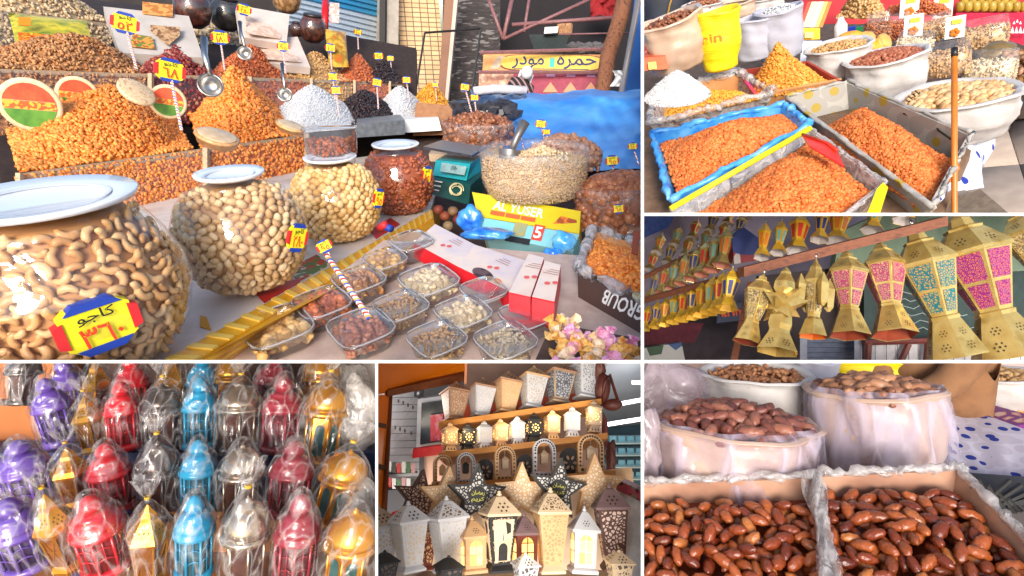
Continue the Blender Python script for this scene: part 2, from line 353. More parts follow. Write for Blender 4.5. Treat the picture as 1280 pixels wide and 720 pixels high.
M_ALM = ramp('almonds', (150, 70, 34), (190, 98, 52), (210, 124, 74)); M_TAN = ramp('tan seeds', (168, 118, 66), (204, 158, 100), (222, 184, 130)); M_WHT = ramp('white coconut', (206, 206, 209), (226, 226, 227), k=.9)
M_BLK = ramp('black raisins', (22, 14, 18), (44, 28, 30), (62, 42, 40), rough=.4); M_YR = ramp('yellow raisins', (196, 120, 24), (226, 156, 44), (238, 180, 70)); M_PIS = ramp('pistachio shells', (168, 134, 96), (206, 176, 134), (224, 200, 164))
M_SEED = ramp('pale seeds', (196, 168, 128), (222, 198, 160), (236, 218, 186)); M_BRN = ramp('brown nuts', (120, 62, 34), (160, 92, 54), (190, 122, 78)); M_DATE = ramp('brown dates', (96, 50, 30), (146, 88, 56), (180, 122, 86), rough=.35)
# --- heaps in the stepped trays
def heapo(name, label, cat, P, c, H, tm, px, n, m, peak=(.5, .6), pw=1.2, faces=(), rough=.05):
    mb = MB(); cx = sum(a for a, b in c)/4; cy = sum(b for a, b in c)/4; s = px*P.d(cx, cy)/FPX/2
    mound(mb, P, c, H, tm, s, n, peak, pw, rough)
    for q, nn in faces: face(mb, q, tm, s, nn)
    return solo(name, mb, m, label, cat, kind='stuff', smooth=True)
def vface(fn, x0, x1, yb0, yb1, dy=3):          # pane under a rail
    a, b = fn(x0), fn(x1); return [W(a[0], yb0, a[2]*.99), W(b[0], yb1, b[2]*.99), W(b[0], b[1]+dy, b[2]), W(a[0], a[1]+dy, a[2])]
heapo('raisin_heap', 'big heap of golden orange raisins in the lowest wooden tray beside the round labels', 'raisins', PB, [(24, 214), (240, 186), (214, 140), (8, 162)], .19, RAISIN, 6.4, 4200, ORANGE, (.5, .72), 1.6, faces=[(vface(lo, 24, 254, 300, 246), 2000)])
heapo('raisin_heap', 'smaller heap of golden orange raisins beside the white coconut heap', 'raisins', PB, [(252, 184), (376, 167), (345, 134), (236, 142)], .27, RAISIN, 5.6, 2600, ORANGE, (.42, .7), faces=[(vface(lo, 258, 382, 246, 214), 700)])
heapo('coconut_heap', 'wide heap of white grated coconut beside the orange raisins', 'coconut', PB, [(352, 168), (462, 158), (432, 128), (330, 140)], .20, GRAIN, 3, 3000, M_WHT, (.42, .6), rough=.02)
heapo('black_raisin_heap', 'heap of black raisins in a metal tray between two white heaps', 'raisins', PB, [(440, 157), (510, 150), (478, 127), (416, 134)], .16, RAISIN, 4.5, 1300, M_BLK, (.35, .6))
heapo('coconut_heap', 'small white grated coconut heap in a white box beside black raisins', 'coconut', PB, [(484, 153), (546, 148), (515, 122), (468, 128)], .19, GRAIN, 3, 1700, M_WHT, (.4, .55), rough=.02)
heapo('yellow_raisin_heap', 'heap of yellow raisins at the end of the row behind the white box', 'raisins', PB, [(530, 148), (578, 143), (545, 122), (510, 126)], .2, RAISIN, 4, 900, M_YR, (.4, .55))
heapo('walnut_heap', 'heap of walnut halves in front of the yellow green bag', 'walnuts', PM, [(-20, 84), (182, 91), (160, 66), (-20, 60)], .13, FLAKE, 6, 1700, M_WAL, (.55, .6), faces=[(vface(mi, -20, 186, 170, 156), 900)])
heapo('berry_heap', 'heap of dark red dried berries under the white carton', 'berries', PM, [(176, 91), (272, 95), (250, 72), (186, 72)], .12, ROUND, 5, 700, M_BEAN, (.5, .6), faces=[(vface(mi, 190, 311, 156, 150), 500)])
heapo('almond_heap', 'heap of reddish brown almonds in the middle tray beside a scoop', 'almonds', PM, [(262, 94), (366, 98), (345, 79), (276, 79)], .15, NUT, 5, 800, M_ALM, (.45, .6), faces=[(vface(mi, 314, 387, 150, 146), 350)])
heapo('seed_heap', 'heap of tan seeds in the middle tray beside the almonds', 'seeds', PM, [(358, 98), (440, 101), (412, 83), (366, 82)], .15, NUT, 4, 650, M_TAN, (.45, .6), faces=[(vface(mi, 390, 442, 146, 143), 250)])
heapo('almond_heap', 'small heap of orange almonds in the middle tray under a yellow bag', 'almonds', PM, [(424, 101), (482, 102), (462, 86), (428, 85)], .15, NUT, 4, 450, M_ALM, (.4, .6), faces=[(vface(mi, 445, 486, 143, 141), 200)])
heapo('black_raisin_heap', 'small heap of black raisins at the far end of the middle tray', 'raisins', PM, [(458, 102), (514, 104), (488, 89), (460, 88)], .13, RAISIN, 3.5, 500, M_BLK, (.35, .6))
heapo('pistachio_heap', 'heap of pale pistachios on the top tray above the yellow bag', 'pistachios', PT, [(-30, 10), (138, 27), (100, 2), (-30, -12)], .16, NUT, 6, 900, M_PIS, (.35, .6), faces=[(vface(to, -30, 140, 66, 74), 700)])
heapo('peanut_heap', 'heap of pale peanuts on the top tray between the two white cartons', 'peanuts', PT, [(240, 42), (304, 49), (286, 36), (240, 30)], .12, NUT, 5, 320, M_SEED, (.5, .6), faces=[(vface(to, 238, 334, 82, 86), 450)])
heapo('berry_heap', 'small heap of dark red berries on the top tray under the dark jars', 'berries', PT, [(374, 57), (412, 62), (402, 51), (376, 48)], .08, ROUND, 4, 200, M_BEAN)
heapo('seed_heap', 'low heap of pale seeds on the top tray in front of the shutter', 'seeds', PT, [(432, 64), (482, 68), (462, 58), (432, 57)], .07, NUT, 3.5, 260, M_SEED, faces=[(vface(to, 436, 480, 90, 92), 160)])
# --- the stepped wooden stand: rails, dividers, panes
st = rootw('tiered_stand', 'stepped wooden stand with glass fronted trays full of nuts and raisins', 'stand', W(200, 300, 2.3))
def rail(fn, x0, x1, th, n=1):
    mb = MB(); a, b = fn(x0), fn(x1); sa, sb = th*a[2]/FPX, th*b[2]/FPX; dA, dB = FW*sa*1.6, FW*sb*1.6
    p, q = W(*a), W(*b); mb.hexa([(p-UP*sa)[:], (q-UP*sb)[:], (q-UP*sb+dB)[:], (p-UP*sa+dA)[:], p[:], q[:], (q+dB)[:], (p+dA)[:]]); partw('rail', mb, WOODRAIL, st)
rail(lo, 22, 254, 3.2); rail(lambda x: (lo(x)[0], lo(x)[1]+4.5, lo(x)[2]*.998), 22, 254, 3); rail(lo, 256, 384, 4)
rail(mi, -30, 186, 5); rail(mi, 188, 311, 4.5); rail(mi, 313, 388, 4); rail(mi, 389, 510, 3.5); rail(to, -30, 150, 4); rail(to, 232, 340, 3.5); rail(to, 345, 482, 3)
def post(fn, x, yb, w):
    a = fn(x); mb = MB(); s = w*a[2]/FPX; p0, p1 = W(a[0], yb, a[2]*.985), W(a[0], a[1]-1, a[2]*.993); mb.hexa([(p+RT*s*i+FW*s*j)[:] for p in (p0, p1) for i, j in ((-.5, 0), (.5, 0), (.5, 1), (-.5, 1))]); partw('divider', mb, WOODRAIL, st)
for x, yb, w_ in ((187, 158, 5), (312, 150, 5), (389, 146, 3.5), (443, 143, 3), (487, 141, 3)): post(mi, x, yb, w_)
for x, yb, w_ in ((256, 246, 6), (22, 302, 6), (383, 214, 5)): post(lo, x, yb, w_)
for x, yb in ((336, 86), (391, 92), (404, 92), (434, 92)): post(to, x, yb, 3)
PANE = clear('tray pane', gloss=.04, haze=.05, rough=.06, bump=.1, bscale=6)
for fn, x0, x1, a, b in ((lo, 24, 254, 300, 246), (lo, 258, 382, 246, 214), (mi, -20, 186, 170, 156), (mi, 190, 311, 156, 150), (mi, 314, 387, 150, 146), (mi, 390, 442, 146, 143), (mi, 445, 486, 143, 141), (to, -30, 140, 66, 74), (to, 238, 334, 82, 86), (to, 436, 480, 90, 92)):
    mb = MB(); mb.quad(*[p-FW*.012 for p in vface(fn, x0, x1, a, b)]); partw('pane', mb, PANE, st)
mb = MB(); mb.slab([W(-60, 330, 2.0), W(24, 310, 2.1), W(300, 240, 2.95), W(520, 200, 4.9), W(520, 60, 5.9), W(300, 20, 5.2), W(-60, -20, 3.9)], .04)
partw('back_board', mb, mat('dark stained board', [(38, 28, 24), (58, 42, 34)], .7), st)
mb = MB(); mb.hexa([p[:] for p in (W(505, 166, 4.0), W(552, 163, 4.1), W(552, 160, 4.5), W(505, 162, 4.4), W(505, 150, 4.0), W(548, 147, 4.1), W(545, 142, 4.5), W(505, 145, 4.4))]); solo('white_box', mb, WHITE, 'small white box under the coconut heap next to the black raisins', 'box')
mb = MB(); mb.hexa([p[:] for p in (W(446, 172, 3.5), W(506, 168, 3.8), W(506, 160, 4.2), W(446, 164, 4.0), W(446, 155, 3.5), W(506, 150, 3.8), W(500, 143, 4.2), W(446, 148, 4.0))]); solo('metal_tray', mb, mat('grey tin', [(130, 130, 128), (165, 165, 162)], .4, metal=.6), 'grey metal tray with handle holding the black raisins', 'tray')
b = MB(); b.slab([W(-140, 140, 6.2), W(520, 140, 8.9), W(520, -90, 9.2), W(-140, -90, 6.4)], .1); solo('shop_wall', b, mat('dark grey wall', [(40, 34, 34), (60, 52, 50)], .9, scale=3), 'dark wall behind the top step of the stall', 'wall')  # dark wall closing the gap behind the top step
# --- price tags on straws
def price_tag(px, py, wpx, foot, d, digits, label, roll=0, group=None, name='price_tag', lying=None):
    s = wpx*d/FPX; M = lying if lying else F(px, py, d, -5, roll, random.uniform(-15, 15)); t = thing(name, label, 'price tag', M, group)
    h = s*.8; z = .004*s/.05
    b = MB(); b.prism([(-.42*s, -.3*h), (-.3*s, -.42*h), (.3*s, -.42*h), (.42*s, -.3*h), (.42*s, .3*h), (.3*s, .42*h), (-.3*s, .42*h), (-.42*s, .3*h)], -z, z, RX(90)); part('card', b, YEL, t)
    for nm, m_, pts in (('blue_band', BLU, [(-.34, .36), (.34, .36), (.22, .5), (-.22, .5)]), ('blue_band', BLU, [(-.34, -.36), (-.22, -.5), (.22, -.5), (.34, -.36)]), ('red_band', RED, [(-.38, -.26), (-.38, .26), (-.5, .2), (-.5, -.2)]), ('red_band', RED, [(.38, -.26), (.5, -.2), (.5, .2), (.38, .26)])):
        b = MB(); b.prism([(x*s, y*h) for x, y in pts], -z*.6, z*1.3, RX(90)); part(nm, b, m_, t)
    b = MB(); v, f = txt(digits, h*.42, s*.5, .012); b.add(v, f, T(0, -z*1.6, -.12*h) @ RX(90)); part('figures', b, REDINK, t)
    b = MB(); v, f = txt(AR['kaju'], h*.24, s*.45, .012); b.add(v, f, T(0, -z*1.6, .24*h) @ RX(90)); part('lettering', b, INK, t)
    if foot:
        b = MB(); a = W(px, py, d*1.004); c = W(foot[0], foot[1], d*1.0); b.tube([a[:], c[:]], s*.055 if wpx > 16 else s*.08, 6); partw('stick', b, STRIPE, t)
    return t
G_T = 'yellow price tags on straws'
for px, py, w_, ft, d, dg, lb in ((156, 29, 31, (171, 87), 2.75, '٥٢', 'price tag on a striped straw in front of the white carton picture'), (212, 88, 35, (227, 163), 2.25, '٦٨', 'large price tag on a striped straw between the two orange raisin heaps'), (275, 47, 21, (281, 88), 3.4, '١٨٠', 'price tag standing in front of the pale peanut heap'), (305, 12, 17, (308, 40), 4.0, '٢٨٠', 'price tag clipped at the corner of the second white carton'), (354, 58, 15, (357, 92), 3.9, '٩٥', 'price tag in front of the lower second carton'), (413, 60, 13, (415, 92), 4.5, '٤٥', 'price tag at the yellow nut bag'), (416, 96, 13, (419, 125), 3.3, '٥٢', 'upper of two price tags close together above the black raisins'), (420, 113, 13, (424, 145), 3.3, '٦٨', 'lower of two price tags close together above the black raisins'), (447, 40, 10, (448, 62), 5.4, '٤٥', 'tiny price tag in front of the blue white shutter'), (473, 70, 12, (473, 90), 5.2, '٩٥', 'price tag in front of the concrete pillar'), (488, 73, 9, (490, 95), 5.4, '٤٥', 'narrow price tag at the edge of the tiled wall'), (471, 103, 13, (473, 136), 4.0, '٢٨٠', 'price tag on straw above the black raisins and white heap'), (508, 100, 11, (512, 128), 4.6, '٥٢', 'price tag stuck in the yellow raisin heap'), (544, 106, 8, (546, 126), 5.0, '٤٥', 'tiny price tag beside the brown pillar'), (581, 109, 12, (591, 146), 3.3, '٩٥', 'taller price tag stuck in the bag of dates'), (593, 122, 11, (596, 146), 3.3, '٦٨', 'shorter price tag stuck in the bag of dates'), (676, 155, 14, (682, 180), 2.75, '٥٢', 'bigger price tag on the long brown dates before the blue tarpaulin'), (683, 165, 10, (686, 182), 2.7, '٤٥', 'smaller price tag on the long brown dates before the blue tarpaulin'), (765, 201, 17, (768, 222), 2.0, '٩٥', 'bright price tag above the brown nut bag at the partition'), (791, 183, 12, (798, 205), 2.3, '٦٨', 'tilted price tag beside the partition before the blue tarpaulin'), (650, 163, 9, (656, 195), 2.0, '٥٢', 'price tag behind the metal scoop in the seed tub')):
    price_tag(px, py, w_, ft, d, dg, lb, group=G_T, roll=random.uniform(-6, 6))
# --- round printed tubs in the raisins
def round_pack(px, py, rp, d, label, yaw=0, roll=0):
    M = F(px, py, d, 12, roll, yaw) @ RX(90); s = rp*d/FPX; t = thing('round_tub', label, 'tub', M, 'round printed tubs in the raisins')
    b = MB(); b.lathe([(.9*s, -.3*s), (s, 0), (1.0*s, .06*s), (.9*s, .08*s)], 28); part('tub', b, mat('tub rim', [(205, 180, 140), (222, 200, 165)], .5), t, True)
    for nm, m_, f0, f1 in (('label_top', mat('red print', [(205, 60, 40), (225, 92, 52)], .45, scale=30), 12, 168), ('label_bottom', mat('green print', [(60, 120, 40), (96, 150, 52)], .45, scale=30), 192, 348)):
        b = MB(); b.prism([(.82*s*math.cos(R_(a)), .82*s*math.sin(R_(a))) for a in np.linspace(f0, f1, 12)], .08*s, .1*s); part(nm, b, m_, t)
    b = MB(); b.box(0, 0, .085*s, 1.62*s, .3*s, .02*s); part('label_band', b, mat('orange print', [(235, 170, 60), (210, 90, 40), (245, 200, 110)], .45, by='cell', scale=90), t)
round_pack(38, 131, 33, 2.25, 'large round tub with red and green label at the left end of the raisins', -12, -8)
round_pack(97, 119, 23, 2.5, 'round red labelled tub half sunk behind the big raisin heap', -8, -5)
round_pack(210, 127, 21, 2.45, 'round red and green labelled tub between the two raisin heaps', -5, 0)
def low_tub(px, py, rp, d, hh, label, cols):
    t = thing('flat_tub', label, 'tub', PB.free(px, py, d) @ RX(14), 'flat clear tubs by the raisins'); s = rp*d/FPX
    b = MB(); b.lathe([(.86*s, 0), (s, hh*s), (1.04*s, hh*s), (1.04*s, (hh+.1)*s), (.94*s, (hh+.14)*s)], 28); part('body', b, mat('tub '+label, cols, .4, scale=60), t, True)
    b = MB(); b.lathe([(.9*s, (hh+.15)*s), (.85*s, (hh+.17)*s)], 28); part('lid', b, mat('waxy lid', [(200, 168, 128), (224, 198, 160)], .35, scale=30), t, True)
low_tub(270, 180, 25, 2.35, .34, 'flat round tub on the tray corner below the smaller raisin heap', [(190, 130, 80), (214, 170, 120)])
low_tub(362, 163, 17, 2.95, .3, 'flat round tub beside the coconut heap', [(200, 150, 90), (222, 180, 130)])
t = thing('peanut_tub', 'pale tub of peanuts leaning at the top of the big raisin heap', 'tub', F(168, 120, 2.32, 40, 24)); b = MB(); b.lathe([(.04, 0), (.06, .016), (.062, .028), (.054, .032)], 22, sx=1.15); part('body', b, mat('peanut tub', [(196, 160, 118), (226, 200, 165), (170, 130, 90)], .5, scale=80), t, True)
# --- metal scoops
def scoop(top, bowl, rb, d, label):
    p0, p1 = W(*top, d), W(*bowl, d*.985); t = rootw('metal_scoop', label, 'scoop', p1, 'metal scoops in the trays'); s = rb*d/FPX
    b = MB(); b.tube([p0[:], (p0*.6+p1*.4-FW*s*.3)[:], (p1+UP*s*.8)[:]], [s*.32, s*.26, s*.2], 8); partw('handle', b, STEEL, t, True)
    b = MB(); prof = [(s*math.sin(a), -s*math.cos(a)) for a in np.linspace(.05, 1.6, 8)]; b.lathe(prof+[(s*.94, .0)]+[(.92*x, .92*z+.002) for x, z in prof[::-1]], 20, F(*bowl, d*.985, 0, 0) @ RX(65)); partw('bowl', b, STEEL, t, True)
scoop((255, 48), (263, 106), 15, 2.55, 'metal scoop standing in the tray behind the smaller raisin heap'); scoop((300, 28), (306, 66), 9, 3.6, 'metal scoop above the almond heap'); scoop((353, 80), (356, 118), 9, 3.05, 'metal scoop behind the wide coconut heap')
# --- packs and cartons on the steps
def pillow(c, th, t, nm, m_, nu=10, nv=8):      # a plump bag between four world corners (bl, br, tr, tl)
    c = [Vector(p) for p in c]; n = (c[1]-c[0]).cross(c[3]-c[0]).normalized(); b = MB()
    for sg in (1, -1):
        def fn(u, v): 
            p = (c[0]*(1-u)+c[1]*u)*(1-v)+(c[3]*(1-u)+c[2]*u)*v; return (p+n*sg*th*(16*u*(1-u)*v*(1-v))**.5*(1+.15*noise2(u*3, v*3)))[:]
        b.grid(fn, nu, nv)
    return partw(nm, b, m_, t, True)
t = rootw('nut_bag', 'yellow and green printed bag of nuts behind the walnut heap', 'bag', W(65, 60, 2.95))
pillow([W(24, 70, 2.85), W(122, 76, 3.0), W(108, 26, 3.2), W(10, 16, 3.05)], .03, t, 'bag', mat('green gold foil', [(84, 112, 30), (150, 150, 30), (206, 186, 40), (120, 130, 34)], .25, scale=9, bump=.5, bscale=25, stretch=(1, 1, 2)))
for q in ([(24, 54), (113, 64), (109, 47), (22, 40)],): b = MB(); b.slab([W(x, y, 2.86+.0015*x-.002*(y-50)) for x, y in q], .003); partw('print', b, mat('orange foil print', [(196, 78, 20), (226, 128, 30), (150, 50, 20), (214, 180, 50)], .3, scale=40), t)
b = MB(); b.slab([W(23, 31, 2.9), W(38, 32, 2.92), W(38, 22, 2.93), W(23, 21, 2.91)], .003); partw('print', b, mat('orange label', (236, 120, 20), .3), t)
t = rootw('printed_carton', 'white carton with a heart shaped photo of nuts standing behind the berries', 'carton', W(195, 68, 3.3)); b = MB(); b.slab([W(150, 66, 3.25), W(254, 72, 3.5), W(236, 20, 3.75), W(129, 8, 3.5)], .07); partw('box', b, mat('grey white carton', [(176, 166, 158), (198, 190, 182)], .6, scale=6), t)
def printq(t, pts, dfn, m_, nm='print'): b = MB(); b.slab([W(x, y, dfn(x, y)) for x, y in pts], .002); return partw(nm, b, m_, t)
cd = lambda x, y: 1/(1/3.25+(1/3.5-1/3.25)*(x-150)/104+(1/3.5-1/3.25)*(66-y)/58)-.006
printq(t, [(162, 58), (194, 61), (190, 46), (166, 42)], cd, mat('food photo', [(150, 84, 30), (206, 140, 60), (96, 120, 50), (222, 190, 120)], .5, by='cell', scale=70))
printq(t, [(210, 57), (225, 44), (225, 34), (188, 31), (188, 38)], cd, mat('nut photo', [(120, 84, 54), (186, 150, 110), (160, 122, 84), (206, 176, 140)], .5, by='cell', scale=60)); printq(t, [(178, 17), (216, 21), (216, 6), (178, 2)], lambda x, y: cd(x, y)+.05, mat('biscuit photo', [(176, 110, 50), (216, 150, 80), (140, 84, 40)], .5, by='cell', scale=50), 'window')
for cs, lb in (([(302, 46), (358, 56), (362, 18), (296, 6)], 'upper white carton with a pale printed photo beside the dark jars'), ([(310, 76), (388, 84), (372, 46), (306, 48)], 'lower white carton with a faded picture leaning under the other carton')):
    t = rootw('printed_carton', lb, 'carton', W(*cs[0], 4.0)); b = MB(); b.slab([W(*p, d) for p, d in zip(cs, (3.95, 4.15, 4.35, 4.2))], .06); partw('box', b, mat('pink white carton', [(196, 178, 168), (216, 200, 190)], .6, scale=6), t)
    c0 = [sum(p[i] for p in cs)/4 for i in (0, 1)]; b = MB(); b.slab([W(c0[0]+(p[0]-c0[0])*.75, c0[1]+(p[1]-c0[1])*.7, d-.012) for p, d in zip(cs, (3.95, 4.15, 4.35, 4.2))], .002); partw('print', b, mat('pale print', [(206, 172, 150), (222, 196, 176), (186, 140, 116)], .5, by='cell', scale=45), t)
t = rootw('nut_bag', 'yellow bag of nuts on the top tray beside the red tube', 'bag', W(418, 80, 4.5)); pillow([W(412, 84, 4.5), W(436, 84, 4.6), W(432, 40, 4.8), W(406, 36, 4.7)], .05, t, 'bag', mat('amber bag', [(206, 140, 30), (226, 170, 60), (150, 120, 30), (196, 90, 24)], .3, scale=14, bump=.3))
def date_jar(px, yb, wp, d, label, cols, nm='dark_jar'):
    s = wp/2*d/FPX; t = thing(nm, label, 'jar', F(px, yb, d, 8), 'dark jars on the top step'); pr = [(.5*s, 0), (.86*s, .3*s), (s, .9*s), (.9*s, 1.4*s), (.62*s, 1.75*s)]
    b = MB(); b.lathe([(r*.94, z+.01*s) for r, z in pr], 20); part('contents', b, mat('jar fill '+label, cols, .5, by='cell', scale=5/s), t, True)
    b = MB(); b.lathe(pr, 24, cap=1); part('glass', b, GLASS, t, True); b = MB(); b.lathe([(.66*s, 1.75*s), (.66*s, 1.9*s), (.5*s, 1.95*s)], 20); part('lid', b, mat('dark lid', (40, 34, 34), .4), t, True)
date_jar(241, 34, 46, 4.1, 'big dark jar of dates behind the white carton', [(56, 26, 20), (92, 44, 32), (120, 66, 48)]); date_jar(283, 38, 40, 4.4, 'dark jar with a black lid behind the peanuts', [(40, 38, 40), (62, 58, 58), (84, 76, 72)])
date_jar(391, 53, 34, 4.9, 'dark jar of dates beside the red tube', [(60, 28, 20), (100, 52, 36), (140, 84, 60)]); date_jar(371, 46, 18, 4.9, 'narrow dark jar touching the second carton', [(70, 36, 26), (110, 60, 44)]); date_jar(358, 16, 36, 5.2, 'jar of tan nuts high on the step before the shutter', [(130, 92, 56), (176, 136, 92), (110, 76, 44)])
b = MB(); b.tube([W(406, 36, 5.0)[:], W(407, -10, 5.2)[:]], .03, 12); solo('red_tube', b, mat('red enamel', (190, 20, 30), .3), 'upright red cylinder on the top step before the shutter', 'cylinder', smooth=True)
b = MB(); b.hexa([W(x, y, d)[:] for d in (5.0, 5.15) for x, y in ((412, 28), (424, 29), (424, 4), (412, 3))]); solo('label_box', b, mat('worn label', [(214, 205, 200), (190, 120, 110), (226, 220, 214)], .6, scale=25), 'small white box with reddish print beside the red tube', 'box')
# --- background street
def wallq(name, label, cat, pts, m_, th=.1, kind=None): b = MB(); b.slab([W(*p) for p in pts], th); return solo(name, b, m_, label, cat, kind=kind)
t = rootw('rolling_shutter', 'blue and white slatted rolling shutter behind the stall', 'shutter', W(420, 80, 7.5)); sb = [mat('shutter grey', [(170, 184, 198), (190, 202, 214)], .5), mat('shutter blue', [(36, 128, 178), (56, 150, 196)], .5)]
for i in range(17):
    y0 = -30+i*6.6; b = MB(); b.slab([W(355, y0-11+6.2, 6.4), W(478, y0+19+6.0, 8.2), W(478, y0+19, 8.25), W(355, y0-11, 6.45)], .05); partw('slat', b, sb[1 if i in (2, 3, 4, 11, 12) else 0], t)
b = MB(); b.slab([W(350, 120, 6.7), W(480, 120, 8.5), W(480, -60, 8.5), W(350, -60, 6.7)], .05); partw('backing', b, mat('shutter groove', (80, 88, 98), .7), t)
wallq('concrete_pillar', 'grey concrete pillar between shutter and tiled wall', 'pillar', [(478, 130, 7.6), (497, 130, 7.7), (499, -40, 7.9), (481, -40, 7.8)], mat('pillar plaster', [(150, 140, 128), (176, 166, 154)], .9, scale=8, bump=.2), .5)
wallq('dark_pillar_strip', 'dark vertical strip at the edge of the shutter', 'jamb', [(473, 130, 7.5), (480, 130, 7.5), (482, -40, 7.7), (475, -40, 7.7)], mat('dark strip', (48, 44, 42), .8), .2)  # dark strip along the left side of the pillar
bm_ = bpy.data.materials.new('cream tiles'); bm_.use_nodes = True; _n = bm_.node_tree.nodes; _b = _n.new('ShaderNodeTexBrick'); _b.inputs['Color1'].default_value = lin((190, 152, 106)); _b.inputs['Color2'].default_value = lin((206, 172, 126)); _b.inputs['Mortar'].default_value = lin((96, 76, 58)); _b.inputs['Scale'].default_value = 1; _b.inputs['Brick Width'].default_value = .11; _b.inputs['Row Height'].default_value = .07; _b.inputs['Mortar Size'].default_value = .007; _b.offset = 0
_tc = _n.new('ShaderNodeTexCoord'); bm_.node_tree.links.new(_tc.outputs['Object'], _b.inputs['Vector']); bm_.node_tree.links.new(_b.outputs[0], _n['Principled BSDF'].inputs['Base Color'])
def flatw(name, label, cat, bl, br, tl, m_, th=.1):      # wall with its own x (along) y (up) coordinates
    bl, br, tl = W(*bl), W(*br), W(*tl); M, a, c = onquad(tl, br-bl+tl, bl, 0); b = MB(); b.box(a/2, c/2, -th, a, c, th); return solo(name, b, m_, label, cat, M)
flatw('tiled_wall', 'cream wall of small square tiles with dark joints', 'wall', (486, 135, 8.0), (560, 135, 8.2), (496, -40, 8.2), bm_)
wallq('wooden_pillar', 'brown wooden pillar with a pale edge beside the stone wall', 'pillar', [(546, 135, 7.6), (557, 135, 7.6), (571, -30, 7.8), (558, -30, 7.8)], mat('brown pillar', [(120, 84, 64), (146, 106, 84)], .8, stretch=(6, 6, 1)), .2)
wallq('pillar_edge', 'pale stripe along the brown wooden pillar', 'trim', [(555, 135, 7.55), (559, 135, 7.55), (575, -30, 7.75), (570, -30, 7.75)], mat('pale stripe', (190, 172, 158), .8), .1)
flatw('stone_wall', 'dark wall of rough stone courses behind the black gate frame', 'wall', (552, 140, 8.4), (625, 140, 8.4), (566, -30, 8.6), mat('dark stone', [(44, 38, 38), (62, 55, 54), (50, 44, 43), (112, 106, 104), (56, 48, 47)], .9, by='cell', scale=17, stretch=(.7, 2.6, 1)))
t = rootw('gate_frame', 'black metal gate frame standing before the tiled wall', 'gate', W(560, 115, 7.2))
for a, c in (((531, 41), (519, 118)), ((531, 41), (601, 36)), ((601, 36), (590, 115))): b = MB(); b.tube([W(*a, 7.2)[:], W(*c, 7.2)[:]], .014, 6); partw('bar', b, BLACK, t)
wallq('painted_shade_recess', 'dark open shop front above the painted sign', 'shop front', [(592, 140, 10), (830, 140, 10), (830, -60, 10), (592, -60, 10)], mat('painted recess shade', [(14, 10, 14), (26, 18, 22), (10, 9, 12)], .9, scale=2))  # one near-black sheet paints the shade of the open recess
t = rootw('pipe_scaffold', 'pinkish metal pipes crossing before the dark shop front', 'scaffold', W(629, 48, 7.0)); pk = mat('pink rust pipe', [(116, 76, 78), (140, 96, 96)], .5)
for a, c, r in (((608, -8), (629, 49), .022), ((641, -6), (629, 49), .026), ((629, 49), (748, -6), .02), ((640, 31), (782, 21), .024), ((655, 40), (662, -5), .018), ((700, 43), (790, 41), .01)): b = MB(); b.tube([W(*a, 7.0)[:], W(*c, 7.0)[:]], r, 8); partw('pipe', b, pk, t, True)
b = MB(); b.hexa([W(x, y, d)[:] for d in (7.6, 8.2) for x, y in ((668, 64), (705, 64), (712, 43), (661, 43))]); solo('dark_crate', b, mat('dark green crate', [(18, 32, 32), (30, 46, 44)], .7), 'dark green crate on the beam above the painted sign', 'crate')
b = MB(); b.hexa([W(x, y, d)[:] for d in (7.5, 7.8) for x, y in ((680, 42), (697, 41), (698, 33), (681, 34))]); solo('paper_pack', b, WHITE, 'white paper pack on the dark crate', 'pack')
b = MB(); [b.add(*ico(1, .05, .05, .12, .3, i), M=T(*W(700+i*4, 37, 7.6))) for i in range(4)]; solo('sack_bundle', b, mat('tan rags', [(150, 106, 70), (196, 150, 110)], .9), 'tan bundle on the dark crate beside the paper', 'bundle')
b = MB(); b.grid(lambda u, v: W(738+u*40, -6+v*28+4*noise2(u, v), 9.2+.2*noise2(u*3, v*3))[:], 10, 8); solo('red_cloth', b, mat('dark red cloth', [(120, 16, 24), (150, 24, 30)], .9), 'dark red cloth hanging in the shop recess', 'cloth', smooth=True)
b = MB(); [b.add(*ico(1, .12, .1, .09, .3, i), M=T(*W(708+i*7, 62-(i % 3)*2, 8.6))) for i in range(8)]; solo('rubble_heap', b, mat('grey clutter', [(70, 66, 66), (110, 104, 104)], .9), 'grey clutter lying on top of the painted sign', 'clutter')
# painted sign and cabinet
t = rootw('shop_sign', 'painted yellow shop sign with dark blue Arabic lettering', 'sign', W(680, 92, 6.8))
bl, br, tl = W(603, 89, 6.8), W(758, 91, 6.6), W(606, 67, 6.8); Ms, ws, hs = onquad(tl, tl+br-bl, bl, 0)
def on(t, M, x, y, w_, h, z, nm, m_, poly=None): b = MB(); b.prism(poly or [(x-w_/2, y-h/2), (x+w_/2, y-h/2), (x+w_/2, y+h/2), (x-w_/2, y+h/2)], 0, z); b.v[-1] = b.v[-1]@np.array(M)[:3, :3].T+np.array(M)[:3, 3]; return partw(nm, b, m_, t)
on(t, Ms @ T(0, 0, -.05), ws/2, hs/2, ws, hs, .05, 'board', mat('sign ground', [(196, 130, 70), (214, 150, 90)], .6))
rr = [(ws*.56+ws*.41*math.copysign(abs(math.cos(a))**.35, math.cos(a)), hs*.5+hs*.42*math.copysign(abs(math.sin(a))**.8, math.sin(a))) for a in np.linspace(0, 2*math.pi, 40)[:-1]]
rr2 = [(ws*.56+(x-ws*.56)*1.035, hs*.5+(y-hs*.5)*1.12) for x, y in rr]
on(t, Ms, 0, 0, 0, 0, .006, 'border', mat('sign maroon', (110, 40, 34), .6), rr2); on(t, Ms, 0, 0, 0, 0, .012, 'yellow_field', mat('sign yellow', [(206, 170, 60), (220, 188, 80)], .6), rr)
NAVY = mat('navy paint', (20, 34, 84), .6)
